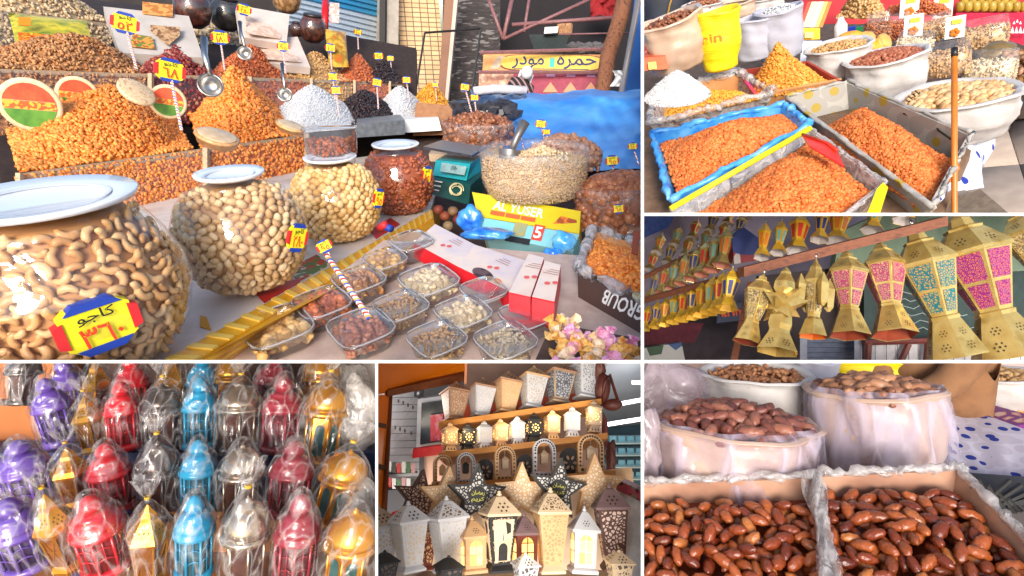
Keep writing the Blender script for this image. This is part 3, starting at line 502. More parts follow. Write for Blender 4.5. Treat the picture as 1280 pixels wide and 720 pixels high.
for s_, x, w_ in ((AR['hamra'], .76, .29), (AR['moder'], .37, .24)): b = MB(); v, f = txt(s_, hs*.72, ws*w_*1.08, .012); b.add(v, f, Ms @ T(ws*x, hs*.5, .015)); partw('lettering', b, NAVY, t)
on(t, Ms, ws*.565, hs*.5, ws*.04, hs*.5, .015, 'emblem', mat('turquoise paint', (60, 170, 160), .6)); on(t, Ms, ws*.56, hs*.14, ws*.6, hs*.04, .015, 'small_line', NAVY)
on(t, Ms, ws*.11, hs*.5, ws*.1, hs*.6, .01, 'emblem', mat('grey paint', [(196, 170, 140), (150, 130, 116)], .6, scale=18), [(ws*.06, hs*.1), (ws*.13, hs*.1), (ws*.19, hs*.8), (ws*.12, hs*.85)])
for a, c in (((600, 66), (765, 61)), ((598, 90), (760, 91)), ((762, 62), (750, 118))): b = MB(); b.tube([W(*a, 6.55)[:], W(*c, 6.55)[:]], .02, 6); partw('frame', b, pk, t)
t = rootw('painted_counter', 'crimson painted counter with triangle motifs under the shop sign', 'counter', W(680, 118, 6.8))
bl, br, tl = W(598, 122, 6.75), W(754, 122, 6.6), W(600, 91, 6.75); Mc, wc, hc = onquad(tl, tl+br-bl, bl, 0); on(t, Mc @ T(0, 0, -.3), wc/2, hc/2, wc, hc, .3, 'panel', mat('crimson paint', [(136, 34, 58), (160, 48, 76)], .6)); on(t, Mc, wc*.14, hc/2, wc*.28, hc*.96, .01, 'side_panel', mat('peach paint', [(206, 160, 120), (170, 110, 90), (220, 190, 160)], .6, scale=12))
for i in range(3): x = wc*(.58+i*.16); on(t, Mc, 0, 0, 0, 0, .012, 'motif', mat('sand paint', (196, 140, 100), .6), [(x-wc*.06, hc*.2), (x+wc*.06, hc*.2), (x, hc*.6)]); on(t, Mc, x, hc*.86, wc*.07, hc*.1, .012, 'motif', mat('lilac paint', (190, 140, 180), .6))
# person bending behind the goods
def skin_fig(joints, edges, name):
    me = bpy.data.meshes.new(name); me.from_pydata([j[0] for j in joints], edges, []); o = bpy.data.objects.new('tmp', me); COL.objects.link(o); md = o.modifiers.new('s', 'SKIN')
    for i, j in enumerate(joints): me.skin_vertices[0].data[i].radius = (j[1], j[1])
    me.skin_vertices[0].data[0].use_root = True; s2 = o.modifiers.new('d', 'SUBSURF'); s2.levels = 2; s2.render_levels = 2
    dg = bpy.context.evaluated_depsgraph_get(); dg.update(); r = bpy.data.meshes.new_from_object(o.evaluated_get(dg)); bpy.data.objects.remove(o); r.polygons.foreach_set('use_smooth', [True]*len(r.polygons)); r.name = name; return r
t = thing('person', 'person in a dark striped robe and white headscarf bending behind the goods', 'person', F(650, 112, 6.0, 4, 20) @ Matrix.Scale(.5, 4))
me = skin_fig([((0, 0, -.5), .2), ((0, 0, -.1), .2), ((0, -.02, .12), .2), ((0, -.05, .24), .08), ((.02, -.1, .33), .1), ((-.2, -.04, .12), .08), ((-.24, -.12, -.1), .06), ((-.2, -.3, -.2), .045), ((.2, -.04, .12), .08), ((.24, -.12, -.1), .06), ((.2, -.3, -.2), .045)], [(0, 1), (1, 2), (2, 3), (3, 4), (2, 5), (5, 6), (6, 7), (2, 8), (8, 9), (9, 10)], 'body'); me.materials.append(mat('striped robe', [(34, 26, 30), (150, 120, 120), (40, 30, 34)], .9, by='diag', scale=4)); part('body', me, None, t)
b = MB(); b.add(*ico(2, .125, .135, .14, .02, 2), M=T(.02, -.09, .36)); b.grid(lambda u, v: ((u-.5)*.3+.02, .06+.04*math.sin(3*u), .36-v*.3), 6, 6); part('headscarf', b, mat('white scarf', [(222, 222, 228), (206, 206, 216)], .9), t, True)
# post, blue wall, tarpaulin
b = MB(); b.tube([W(748, 150, 5.6)[:], W(760, 70, 5.7)[:], W(775, 25, 5.8)[:], W(790, -50, 5.9)[:]], [.075, .08, .085, .08], 10); solo('wooden_post', b, mat('bark', [(110, 66, 44), (140, 90, 62), (80, 48, 36)], .9, scale=14, bump=.6, stretch=(3, 3, 1)), 'rough brown wooden post leaning beside the blue wall', 'post', smooth=True)
b = MB(); b.tube([W(776, 120, 5.4)[:], W(800, -10, 5.5)[:]], .03, 8); solo('grey_pipe', b, mat('grey pipe', (130, 126, 128), .4), 'grey pipe leaning against the brown post', 'pipe', smooth=True)
b = MB(); b.grid(lambda u, v: W(765+u*12+4*math.sin(4*v), 88+v*20, 5.4+.1*noise2(u, v))[:], 5, 6); solo('white_rag', b, WHITE, 'white rag caught on the brown post', 'rag', smooth=True)
wallq('blue_screen', 'blue sheet wall behind the post beside the partition', 'screen', [(776, 135, 6.6), (840, 135, 6.6), (840, -20, 6.8), (796, -20, 6.8)], mat('blue sheet', [(30, 90, 170), (44, 110, 190)], .6, scale=3), .05)
TARP = mat('blue tarpaulin', [(34, 112, 200), (58, 140, 220), (92, 168, 234)], .4, scale=3, bump=.5, bscale=22)  # palest blue paints the tarpaulin's highlights into its colour
def tarp(u, v):
    x = 636+u*180; ytop = 118-8*u; y = ytop+v*100; d = 4.6-1.7*v**1.3+.05*noise2(u*2, v*2.4, 1)-.05*abs(math.sin(9*u+5*v+.6*math.sin(7*v)))*v-.025*abs(math.sin(23*u-11*v+math.sin(9*u)))
    if v < .1: d += (.1-v)*8
    return W(x-12*v*(1-u), y-3*noise2(u*2, v)+ (0 if v > .05 else 0), d)[:]
b = MB(); b.grid(tarp, 60, 30); solo('tarpaulin', b, TARP, 'bright blue tarpaulin draped over goods before the shop', 'tarpaulin', smooth=True)
b = MB(); b.grid(lambda u, v: W(588+u*70, 112+v*26+3*noise2(u*2, v), 4.9-.5*v+.08*noise2(u*4, v*4))[:], 24, 12); solo('folded_sheet', b, mat('navy sheet', [(40, 62, 96), (62, 88, 126), (150, 160, 176)], .6, scale=5, bump=.4), 'dark blue folded sheet lying beside the tarpaulin', 'sheet', smooth=True)
b = MB(); b.tube([W(592, 114, 4.7)[:], W(620, 111, 4.75)[:], W(658, 113, 4.8)[:]], .035, 8); solo('pale_sheet_roll', b, mat('pale sheet', [(196, 190, 192), (214, 210, 212)], .7), 'pale rolled edge of sheet above the dark blue sheet', 'sheet', smooth=True)
b = MB(); [b.add(*ico(1, .09, .06, .05, .3, i), M=T(*W(574+i*4.6, 132+(i*7 % 11), 3.9)) @ RZ(i*50)) for i in range(15)]; solo('black_bags', b, mat('black bags', [(26, 24, 28), (60, 58, 64), (16, 16, 18)], .35, scale=20), 'crumpled black plastic bags behind the bag of dates', 'bags', kind='stuff')
b = MB(); b.hexa([W(x, y, d)[:] for d in (4.2, 4.8) for x, y in ((516, 170), (575, 168), (575, 132), (520, 128))]); solo('brown_counter', b, mat('brown counter', [(130, 84, 48), (156, 106, 66)], .7), 'brown wooden counter end behind the white box', 'counter')
b = MB(); b.hexa([p[:] for p in (W(520, 190, 3.6), W(700, 200, 3.3), W(830, 215, 3.2), W(830, 190, 4.2), W(520, 330, 1.9), W(700, 330, 1.9), W(830, 330, 1.9), W(830, 330, 1.9))]) if False else b.slab([W(510, 300, 2.3), W(840, 330, 2.0), W(840, 175, 4.6), W(510, 160, 4.7)], .05); solo('goods_table', b, mat('dark table', [(60, 44, 38), (84, 62, 52)], .8), 'dark table under the sacks, scale and cartons', 'table')
# --- the big globe jars
def jar_prof(s, H=1.62, neck=.6): return [(.52*s, 0), (.74*s, .1*s*H/1.6), (.92*s, .38*s*H/1.6), (1.0*s, .74*s*H/1.6), (.97*s, 1.02*s*H/1.6), (.86*s, 1.3*s*H/1.6), (max(neck+.06, .72)*s, 1.48*s*H/1.6), (neck*s, 1.57*s*H/1.6), (neck*s, 1.68*s*H/1.6)]
def pinterp(pr, t):
    L = [0]
    for a, c in zip(pr, pr[1:]): L.append(L[-1]+math.hypot(c[0]-a[0], c[1]-a[1]))
    x = t*L[-1]; i = max(0, min(len(pr)-2, np.searchsorted(L, x)-1)); k = (x-L[i])/(L[i+1]-L[i]); a, c = pr[i], pr[i+1]
    return a[0]+(c[0]-a[0])*k, a[1]+(c[1]-a[1])*k, math.atan2(c[1]-a[1], c[0]-a[0])
def globe(px, yb, wp, d, H, neck, label, lidm, yaw=0):
    s = wp/2*d/FPX; t = thing('globe_jar', label, 'jar', PS.free(px, yb, d, yaw) @ RX(5)); pr = jar_prof(s, H, neck); fine = [pinterp(pr, i/40)[:2] for i in range(41)]
    b = MB(); b.lathe(fine, 48, cap=1); part('glass', b, GLASS, t, True); z = pr[-1][1]
    b = MB(); n = neck*s; k_ = s/.15; b.lathe([(n*.55, z), (n*.7, z-.003), (n*1.04, z+.006*k_), (n*1.07, z+.012*k_), (n*1.05, z+.014*k_), (n*.72, z+.007*k_), (n*.64, z+.004*k_), (.0, z+.004*k_)], 48); lid = part('plate_lid', b, lidm, t, True)
    b = MB(); b.lathe([(n*.69, z+.0075*k_), (n*.73, z+.0092*k_), (n*.76, z+.0096*k_)], 48, cap=0); part('rim_ring', b, mat('plate ring', (200, 204, 212), .3), lid, True)
    return t, s, pr
def fill_jar(t, s, pr, tm, size, n, m_, name, label, cat, group, core, t0=.02, t1=.95, arc=84, extra=None, sub=False):
    M0 = t.matrix_world; cdir = M0.inverted() @ CAM; ca = math.atan2(cdir.y, cdir.x)
    b = MB(); b.lathe([(max(.001, pinterp(pr, i/20)[0]-size*.95), pinterp(pr, i/20)[1]+(size*.8 if i < 2 else 0)) for i in range(20)], 32, M0); solo(name+'_filling', b, core, 'mass of '+cat+' deep inside the '+t['label'].split(' standing')[0], cat, kind='stuff', smooth=True)
    me = MB().add(*tm, r=.5).mesh(name, m_, True); L = max(q[0] for q in pr); rows = []
    k = 0; g = 2.399963; N = n
    ts = np.linspace(t0, t1, 400); rad = np.array([pinterp(pr, a)[0] for a in ts]); cum = np.cumsum(rad); cum /= cum[-1]
    for i in range(N):
        tt = min(t1, max(t0, np.interp((i+.5)/N, cum, ts)+random.uniform(-.012, .012))); r, z, an = pinterp(pr, tt); th = ((i*.6180339887) % 1)*2*R_(arc)-R_(arc)+ca+random.uniform(-.05, .05); rr = r-size*.62
        p = M0 @ Vector((rr*math.cos(th), rr*math.sin(th), z))
        ROT = Matrix.Rotation(th, 4, 'Z') @ Matrix.Rotation(-an+math.pi/2 if False else 0, 4, 'Y') @ RY(90-0) @ RZ(random.uniform(0, 360)) @ RX(random.uniform(-25, 25)) @ RY(random.uniform(-25, 25))
        o = _reg(bpy.data.objects.new(name, me)); o.matrix_world = T(*p) @ M0.to_3x3().to_4x4() @ ROT @ Matrix.Scale(size*random.uniform(.85, 1.12), 4); _tag(o, label, cat, group)
PORC = mat('porcelain', [(220, 224, 232), (232, 235, 241)], .18, scale=8, coat=.4)
CASH_M = mat('cashew', [(196, 140, 84), (218, 168, 110), (228, 186, 134), (204, 150, 92)], .45, by='obj', k=.85); PIST_M = mat('pistachio', [(190, 146, 100), (212, 176, 130), (226, 196, 154)], .5, by='obj', k=.88); CHICK_M = mat('roasted chickpea', [(196, 148, 84), (220, 180, 118), (232, 200, 148)], .55, by='obj', k=.88)
j1, s1, r1 = globe(118, 444, 256, 1.05, 1.44, .70, 'largest glass jar of cashews standing on the cloth covered shelf', PORC)
fill_jar(j1, s1, r1, bent(), .0205, 300, CASH_M, 'cashew', 'curved pale cashew nut inside the largest glass jar', 'cashew', 'cashews in the largest jar', mat('cashew mass', [(186, 132, 80), (212, 162, 108)], .6, by='cell', scale=40))
j2, s2, r2 = globe(314, 349, 153, 1.40, 1.6, .47, 'glass jar of pistachios standing second in the row of jars', PORC)
fill_jar(j2, s2, r2, ico(2, 1, .68, .6, .02), .0130, 300, PIST_M, 'pistachio', 'pale pistachio inside the second glass jar', 'pistachio', 'pistachios in the second jar', mat('pistachio mass', [(180, 138, 96), (208, 170, 126)], .6, by='cell', scale=60))
j3, s3, r3 = globe(425, 292, 109, 1.857, 1.6, .53, 'glass jar of roasted chickpeas standing third in the row of jars', PORC)
fill_jar(j3, s3, r3, ico(2, 1, .95, .95, .03), .0114, 300, CHICK_M, 'chickpea', 'round roasted chickpea inside the third glass jar', 'chickpea', 'chickpeas in the third jar', mat('chickpea mass', [(186, 140, 82), (212, 172, 112)], .6, by='cell', scale=60))
j4, s4, r4 = globe(501, 261, 88, 2.23, 1.66, .6, 'glass jar of reddish almonds standing last in the row of jars', PORC)
b = MB(); M0 = j4.matrix_world; pts = []
for i in range(900):
    r, z, _a = pinterp(r4, RNG.uniform(.03, .88)); th = RNG.uniform(0, 2*math.pi); pts.append((M0 @ Vector(((r-.008)*math.cos(th), (r-.008)*math.sin(th), z)))[:])
b.scatter(NUT, pts, .0125); b.lathe([(pinterp(r4, i/20)[0]*.92, pinterp(r4, i/20)[1]+.004) for i in range(18)], 24, M0); solo('almond_fill', b, ramp('reddish almonds', (124, 56, 30), (160, 80, 46), (184, 104, 64)), 'reddish almonds filling the last glass jar', 'almonds', kind='stuff', smooth=True)
# clear tub of almonds on the third jar
s = 33*1.8/FPX; t = thing('clear_tub', 'clear tub of almonds standing on the lid of the third jar', 'tub', PS.free(415, 192, 1.84)); b = MB(); b.lathe([(.95*s, 0), (1.02*s, .9*s), (1.06*s, .92*s)], 28, cap=1); part('tub', b, TUB, t, True); b = MB(); b.lathe([(1.06*s, .93*s), (1.0*s, 1.0*s), (.3*s, 1.02*s)], 28); part('lid', b, TUB, t, True)
b = MB(); mm = t.matrix_world; b.scatter(NUT, [(mm @ Vector((r*math.cos(a), r*math.sin(a), z)))[:] for r, a, z in zip(.9*s*RNG.uniform(.5, 1, 260)**.5, RNG.uniform(0, 6.28, 260), RNG.uniform(.06, .55, 260)*s)], .011); solo('almond_fill', b, MATS['reddish almonds'], 'almonds inside the clear tub on the third jar', 'almonds', kind='stuff', smooth=True)
# jar price labels (flat stickers standing against the glass)
def jar_label(px, py, wp, d, e, roll, yaw, digits, label, tall=1.0):
    price_tag(px, py, wp, None, d, digits, label, lying=F(px, py, d, e, roll, yaw) @ Matrix.Diagonal((1, 1, tall, 1)), group='price labels on the jars')
jar_label(122, 405, 92, .885, 25, -18, 8, '٣٦٠', 'large cashew price label stuck on the largest jar', .95); jar_label(371, 297, 28, 1.28, 10, 10, 38, '٢٨٠', 'price label stuck on the pistachio jar', 1.6); jar_label(473, 248, 16, 1.76, 8, 8, 38, '٩٥', 'price label stuck on the chickpea jar', 1.9); jar_label(533, 219, 15, 2.12, 8, 8, 38, '٤٥', 'price label stuck on the almond jar', 1.9)
# --- cloth covered shelf with yellow front board
b = MB(); top = [PS.w(x, y) for x, y in ((-60, 470), (196, 456), (538, 262), (546, 240), (500, 190), (-60, 262))]; b.slab(top, .02); solo('shelf', b, mat('oilcloth', [(206, 192, 180), (222, 210, 200), (196, 176, 160)], .5, scale=7), 'shelf covered in white oilcloth under the row of globe jars', 'shelf')
for q, m_, lb in (([(330, 378), (375, 352), (352, 345), (318, 365)], mat('red motif', (190, 36, 32), .5), 'red printed corner of the oilcloth under the pistachio jar'), ([(372, 352), (412, 330), (396, 318), (362, 334)], mat('flower motif', [(196, 60, 40), (90, 120, 60), (226, 214, 190), (60, 60, 50)], .5, by='cell', scale=60), 'flowered patch of oilcloth between the jars'), ([(470, 298), (500, 280), (488, 272), (462, 288)], mat('red motif', (190, 36, 32), .5), 'red printed corner of the oilcloth beside the chickpea jar'), ([(250, 408), (264, 412), (258, 396), (250, 394)], mat('wheat motif', (214, 150, 30), .5), 'small yellow wheat motif printed on the oilcloth')):
    b = MB(); b.slab([PS.w(x, y, .003) for x, y in q], .002); solo('cloth_print', b, m_, lb, 'print')
GOLD = mat('yellow laminate', [(206, 146, 20), (222, 164, 34), (196, 134, 16)], .35, scale=10)
t = rootw('front_board', 'glossy yellow front board with a ribbed edge along the jar shelf', 'board', PS.w(370, 358))
def strip(p0, p1, q0, q1, nm, m_, th=.012): b = MB(); b.slab([p0, p1, q1, q0], th); return partw(nm, b, m_, t)
e0, e1 = PS.w(198, 455, .004), PS.w(540, 262, .004); f0, f1 = PS.w(236, 456, .004), PS.w(542, 273, .004)
strip(f0, f1, e0, e1, 'ribbed_edge', GOLD); g0, g1 = PC.w(262, 458, -.042), PC.w(546, 293, -.042); strip(g0, g1, f0-UP*.004, f1-UP*.004, 'front_face', GOLD)
for i in range(26):
    k = (i+.3)/26; b = MB(); a0 = e0.lerp(e1, k); c0 = f0.lerp(f1, k); dx = (e1-e0)*.012; b.slab([c0+PS.n*.004, c0+dx+PS.n*.004, a0+dx+PS.n*.004, a0+PS.n*.004], .006); partw('rib', b, mat('pale rib', (226, 190, 90), .4), t)
m0, m1 = f0.lerp(g0, .38), f1.lerp(g1, .38); m2, m3 = f0.lerp(g0, .5), f1.lerp(g1, .5); nrm = (f1-f0).cross(g0-f0).normalized(); nrm = nrm if nrm.dot(CAM-f0) > 0 else -nrm
strip(m2+nrm*.006, m3+nrm*.006, m0+nrm*.006, m1+nrm*.006, 'ridge', mat('pale yellow ridge', (232, 186, 60), .3), .008)
b = MB(); b.slab([W(541, 292, 2.2), W(551, 286, 2.5), W(549, 256, 2.6), W(540, 262, 2.35)], .01); partw('end_face', b, GOLD, t)
for px, c_, lb in ((478, RED, 'red'), (484, BLU, 'blue')): 
    b = MB(); b.tube([W(px-4, 285 if c_ is RED else 283, 1.72)[:], W(px+5, 280+ (6 if c_ is BLU else 0), 1.7)[:]], .011, 10); solo('marker_cap', b, c_, lb+' plastic cap lying on the shelf beside the chickpea jar', 'cap', smooth=True)
tg = price_tag(405, 308, 20, (462, 396), 1.1, '٩٥', 'price tag on a long striped straw leaning over the clear tubs', roll=-30)
b = MB(); b.tube([W(408, 318, 1.105)[:], W(462, 398, 1.06)[:]], .0055, 8); partw('straw', b, STRIPE, tg, True)
# --- clear snack tubs
b = MB(); b.slab([PC.w(x, y, -.045) for x, y in ((240, 480), (900, 480), (860, 330), (480, 300))], .03); solo('tub_tray', b, mat('pale tray', [(176, 152, 142), (196, 174, 164)], .5), 'low board under the clear snack tubs and gift boxes', 'board')
def snack(px, py, wp, yaw, label, tm, size, n, m_, lid=False):
    d = PC.d(px, py); s = wp*d/FPX; M = PC.at(px, py, -.042, yaw); t = thing('snack_tub', label, 'tub', M, 'clear snack tubs'); h = .045
    b = MB(); loft(b, [rsq(s*.72, s*.72, 0), rsq(s*.8, s*.8, h*.2), rsq(s*.92, s*.92, h), rsq(s*1.02, s*1.02, h), rsq(s*1.02, s*1.02, h*1.12), rsq(s*.94, s*.94, h*1.12)], cap=1); part('tub', b, TUB, t, True)
    b = MB(); loft(b, [rsq(s*.96, s*.96, h*1.14), rsq(s*.93, s*.93, h*1.22), rsq(s*.76, s*.76, h*1.22), rsq(s*.7, s*.7, h*1.3), rsq(s*.5, s*.5, h*1.3)]); part('lid', b, TUBLID, t, True)
    b = MB(); ring_ = rsq(s*1.0, s*1.0, h*1.16); b.tube(ring_+ring_[:2], s*.018, 5); part('rim', b, TUBRIM, t, True)
    if n:
        n = n*2; b = MB(); xy = RNG.uniform(-.38, .38, (n, 2))*s; z = RNG.uniform(.45, 1.05, n)*h; b.scatter(tm, np.column_stack([xy, z]), size, M=M); b.add(rsq(s*.76, s*.76, h*.45), [tuple(range(24))], M); solo('tub_nuts', b, m_, 'nuts inside the '+label, 'nuts', kind='stuff', smooth=True)
M_CHK = ramp('chickpeas', (204, 150, 80), (226, 182, 116), (238, 204, 150)); M_PNK = ramp('pink nuts', (150, 90, 72), (178, 116, 94), (196, 140, 116))
snack(352, 430, 82, 38, 'tub of yellow chickpeas at the yellow board', ROUND, .0125, 70, M_CHK); snack(407, 400, 65, 40, 'tub of orange almonds beside the chickpea tub', NUT, .014, 80, M_ALM); snack(455, 432, 75, 38, 'tub of pinkish nuts under the long straw', NUT, .012, 140, M_PNK); snack(452, 370, 60, 40, 'tub of broken walnuts behind the almond tub', FLAKE, .011, 110, M_WAL); snack(484, 344, 49, 40, 'tub of pale hazelnuts near the gift boxes', ROUND, .010, 90, M_TAN); snack(504, 404, 62, 40, 'tub of fine seed mix in the middle of the tubs', GRAIN, .007, 300, M_TAN); snack(516, 321, 49, 40, 'empty looking tub touching the white gift box', NUT, .01, 0, None); snack(538, 371, 67, 38, 'tub of pale peanuts beside the red gift box', NUT, .011, 150, M_SEED); snack(580, 412, 64, 36, 'tub of peanuts in front of the red gift box', NUT, .011, 150, M_SEED); snack(605, 384, 52, 36, 'empty tub against the red gift box side', NUT, .01, 0, None); snack(548, 446, 67, 38, 'tub of chopped nuts at the front edge', GRAIN, .008, 260, M_TAN); snack(657, 416, 60, 34, 'empty tub in front of the standing gift boxes', NUT, .01, 0, None); snack(632, 448, 70, 36, 'tub of seeds at the front edge beside the candies', GRAIN, .008, 260, M_SEED)
# --- gift boxes
def gift(top, front, dz, label, tz=.0, bz=-.035):
    t = rootw('gift_box', label, 'box', PC.w(*front[2][:2], -.04)); b = MB(); T4 = [PC.w(p[0], p[1], tz) for p in top]; F4 = [PC.w(p[0], p[1], tz if k in (0, 3) else bz) for k, p in enumerate(front)]
    b.slab(T4, .004); partw('lid', b, mat('gift white', [(206, 178, 170), (216, 200, 190), (196, 186, 196)], .4, scale=10), t)
    b = MB(); b.slab(F4, .004); partw('front', b, mat('gift red', [(190, 24, 34), (208, 34, 42)], .35), t)
    b = MB(); o = [p-UP*.003 for p in T4]; b.hexa([(p-UP*dz)[:] for p in o]+[p[:] for p in o]); partw('box', b, mat('gift red', None or (190, 24, 34), .35), t)
    c = sum(T4, Vector())/4; nn = (T4[1]-T4[0]).cross(T4[2]-T4[0]).normalized(); nn = nn if nn.dot(CAM-c) > 0 else -nn; u = (T4[1]-T4[0]).normalized(); v = nn.cross(u)
    for k in range(2): b = MB(); q = T4[0]*.3+T4[1]*.3+T4[2]*.2+T4[3]*.2+u*(k*.016)+v*(k*.008); b.add([(q+nn*.002+(u*math.cos(a)+v*math.sin(a))*.007)[:] for a in np.linspace(0, 6.28, 10)[:-1]], [tuple(range(9))]); partw('seal', b, mat('rose print', (206, 90, 90), .5), t)
    for k in range(3): b = MB(); q = T4[0]*.12+T4[1]*.22+T4[2]*.42+T4[3]*.24+v*(k*.009)+nn*.002; b.add([(q+u*x+v*y)[:] for x, y in ((-.022+.005*k, 0), (.022-.004*k, 0), (.022-.004*k, .0022), (-.022+.005*k, .0022))], [(0, 1, 2, 3)]); partw('small_line', b, mat('rose grey ink', (150, 110, 112), .6), t)
    return t, T4, F4
t, T4, F4 = gift([(517, 303, 1.62), (572, 333, 1.5), (594, 306, 1.72), (544, 280, 1.9)], [(517, 303, 1.62), (517, 322, 1.58), (572, 352, 1.46), (572, 333, 1.5)], .03, 'white topped gift box lying nearest the yellow board')
def disc(t, c, u, v, a, bb, m_, nm): b = MB(); b.add([(c+u*a*math.cos(x)+v*bb*math.sin(x))[:] for x in np.linspace(0, 6.28, 20)[:-1]], [tuple(range(19))]); partw(nm, b, m_, t)
t, T4, F4 = gift([(572, 333, 1.5), (636, 364, 1.38), (658, 326, 1.62), (594, 306, 1.72)], [(572, 333, 1.5), (572, 352, 1.46), (634, 384, 1.35), (636, 364, 1.38)], .03, 'second white topped gift box with an oval photo of dates')
u = (T4[1]-T4[0]).normalized(); v = (T4[3]-T4[0]).normalized(); c = T4[0]*.48+T4[1]*.42+T4[2]*.05+T4[3]*.05+ (T4[1]-T4[0]).cross(T4[3]-T4[0]).normalized()*.003*(1 if (T4[1]-T4[0]).cross(T4[3]-T4[0]).dot(CAM-T4[0]) > 0 else -1)
disc(t, c, u, v, .034, .022, mat('date photo', [(60, 40, 40), (96, 70, 70), (150, 110, 100)], .4, by='cell', scale=80), 'photo'); disc(t, c+u*.05, u, v, .012, .010, mat('orange spot', (236, 130, 40), .5), 'photo')
gift([(636, 365, 1.32), (663, 371, 1.30), (680, 322, 1.5), (661, 317, 1.52)], [(636, 365, 1.32), (637, 388, 1.29), (660, 398, 1.27), (663, 371, 1.30)], .04, 'narrow standing gift box with a pinkish lid beside the lying boxes', .04, -.005)
gift([(665, 371, 1.28), (693, 377, 1.26), (701, 331, 1.44), (681, 326, 1.46)], [(665, 371, 1.28), (661, 401, 1.25), (687, 411, 1.23), (693, 377, 1.26)], .05, 'tall standing gift box with a bluish white lid beside the raisin carton', .05, -.01)
# --- yellow carton with AL YUSER
t = rootw('yuser_carton', 'yellow and pale blue carton lettered AL YUSER under the seed tub', 'carton', W(660, 300, 1.85)); bl, br, tl = W(606, 302, 1.85), W(726, 302, 1.78), W(588, 240, 1.92); YC = mat('carton yellow', [(200, 180, 20), (214, 196, 34)], .5, scale=6)
p = [W(590, 240, 1.92), W(726, 264, 1.84), W(724, 292, 1.8), W(597, 270, 1.88)]; b = MB(); b.slab([p[3], p[2], p[1], p[0]], .3) ; partw('yellow_panel', b, YC, t)
q = [W(597, 271, 1.879), W(724, 293, 1.799), W(716, 316, 1.77), W(606, 292, 1.85)]; b = MB(); b.slab([q[3], q[2], q[1], q[0]], .29); partw('blue_panel', b, mat('carton blue', [(110, 180, 196), (136, 200, 212)], .5, scale=6), t)
My, wy, hy = onquad(p[0], p[1], p[3], .003)
for s_, x, y, w_, h, m_ in (('AL YUSER', .34, .72, .46, .3, WHITE),): b = MB(); v, f = txt(s_, hy*h*1.2, wy*w_, .02); b.add(v, f, My @ T(wy*x, hy*y*.72, 0)); partw('lettering', b, m_, t)
for k in range(3): on(t, My, wy*(.17+k*.14), hy*.22, wy*.13, hy*.16, .001, 'label', mat('orange strip', (226, 90, 40), .5))
on(t, My, wy*.8, hy*.1, 0, 0, .001, 'food_photo', mat('baklava photo', [(150, 70, 20), (206, 110, 40), (176, 90, 30)], .5, by='cell', scale=70), [(wy*.66, hy*.1), (wy*.78, hy*-.35), (wy*.93, -.12*hy), (wy*.86, hy*.5), (wy*.72, hy*.55)])
Mb, wb, hb = onquad(q[0], q[1], q[3], .003); on(t, Mb, wb*.5, hb*.5, wb*.1, hb*.8, .001, 'label', mat('red panel', (200, 60, 44), .5)); b = MB(); v, f = txt('5', hb*.6, None, .02); b.add(v, f, Mb @ T(wb*.5, hb*.5, .002)); partw('lettering', b, WHITE, t); on(t, Mb, wb*.32, hb*.5, wb*.12, hb*.7, .001, 'emblem', mat('ochre emblem', [(170, 140, 60), (120, 150, 130)], .5, scale=40)); on(t, Mb, wb*.33, -hb*.05, wb*.24, hb*.3, .001, 'label', BLACK)
# --- seed tub with scoop
s = 66*1.95/FPX; t = thing('seed_bag', 'wide clear plastic tub of pale grain on the yellow carton', 'tub', F(668, 243, 1.95, 16)); b = MB(); b.lathe([(.86*s, 0), (.98*s, .25*s), (1.0*s, .6*s), (1.02*s, .85*s), (.96*s, .9*s), (.9*s, .8*s)], 40, cap=1, sy=.8, jit=.012); part('bag', b, FILM, t, True)
b = MB(); mm = t.matrix_world; pts = []
for i in range(5200):
    th = RNG.uniform(0, 6.28); z = RNG.uniform(.02, .66); r = (.84+.12*min(1, z*3))*s
    if i % 3 == 0: r *= RNG.uniform(0, 1)**.5; z = .64+.2*(1-r/s)
    pts.append((mm @ Vector((r*math.cos(th), .8*r*math.sin(th), z*s)))[:])
b.scatter(GRAIN, pts, .0062); b.lathe([(.82*s, .01), (.93*s, .25*s), (.93*s, .62*s), (.5*s, .74*s), (.01*s, .83*s)], 30, mm, sy=.8); solo('grain_fill', b, ramp('pale grain', (186, 146, 104), (212, 178, 136), (226, 198, 160)), 'pale grain filling the wide clear tub', 'grain', kind='stuff', smooth=True)
b = MB(); b.scatter(NUT, [(mm @ Vector(((.15+.55*RNG.uniform(-1, 1)*(1-k))*s, (-.1+.35*RNG.uniform(-1, 1)*(1-k))*s, (.72+.2*k)*s)))[:] for k in RNG.uniform(0, 1, 260)], .0085); solo('grain_fill', b, M_SEED, 'yellowish grains heaped beside the scoop in the clear tub', 'grain', kind='stuff', smooth=True)
t = rootw('metal_scoop', 'grey metal scoop stuck upright in the grain tub', 'scoop', W(634, 210, 1.93)); b = MB(); b.lathe([(.024, 0), (.036, .07), (.036, .09)], 16, F(634, 222, 1.9, 0, 6), cap=1); partw('cup', b, mat('dull steel', [(120, 118, 118), (150, 148, 148)], .4, metal=.7), t, True); b = MB(); b.tube([W(638, 192, 1.9)[:], W(646, 172, 1.9)[:], W(656, 152, 1.9)[:]], [.01, .012, .018], 8); partw('handle', b, MATS['dull steel'], t, True)
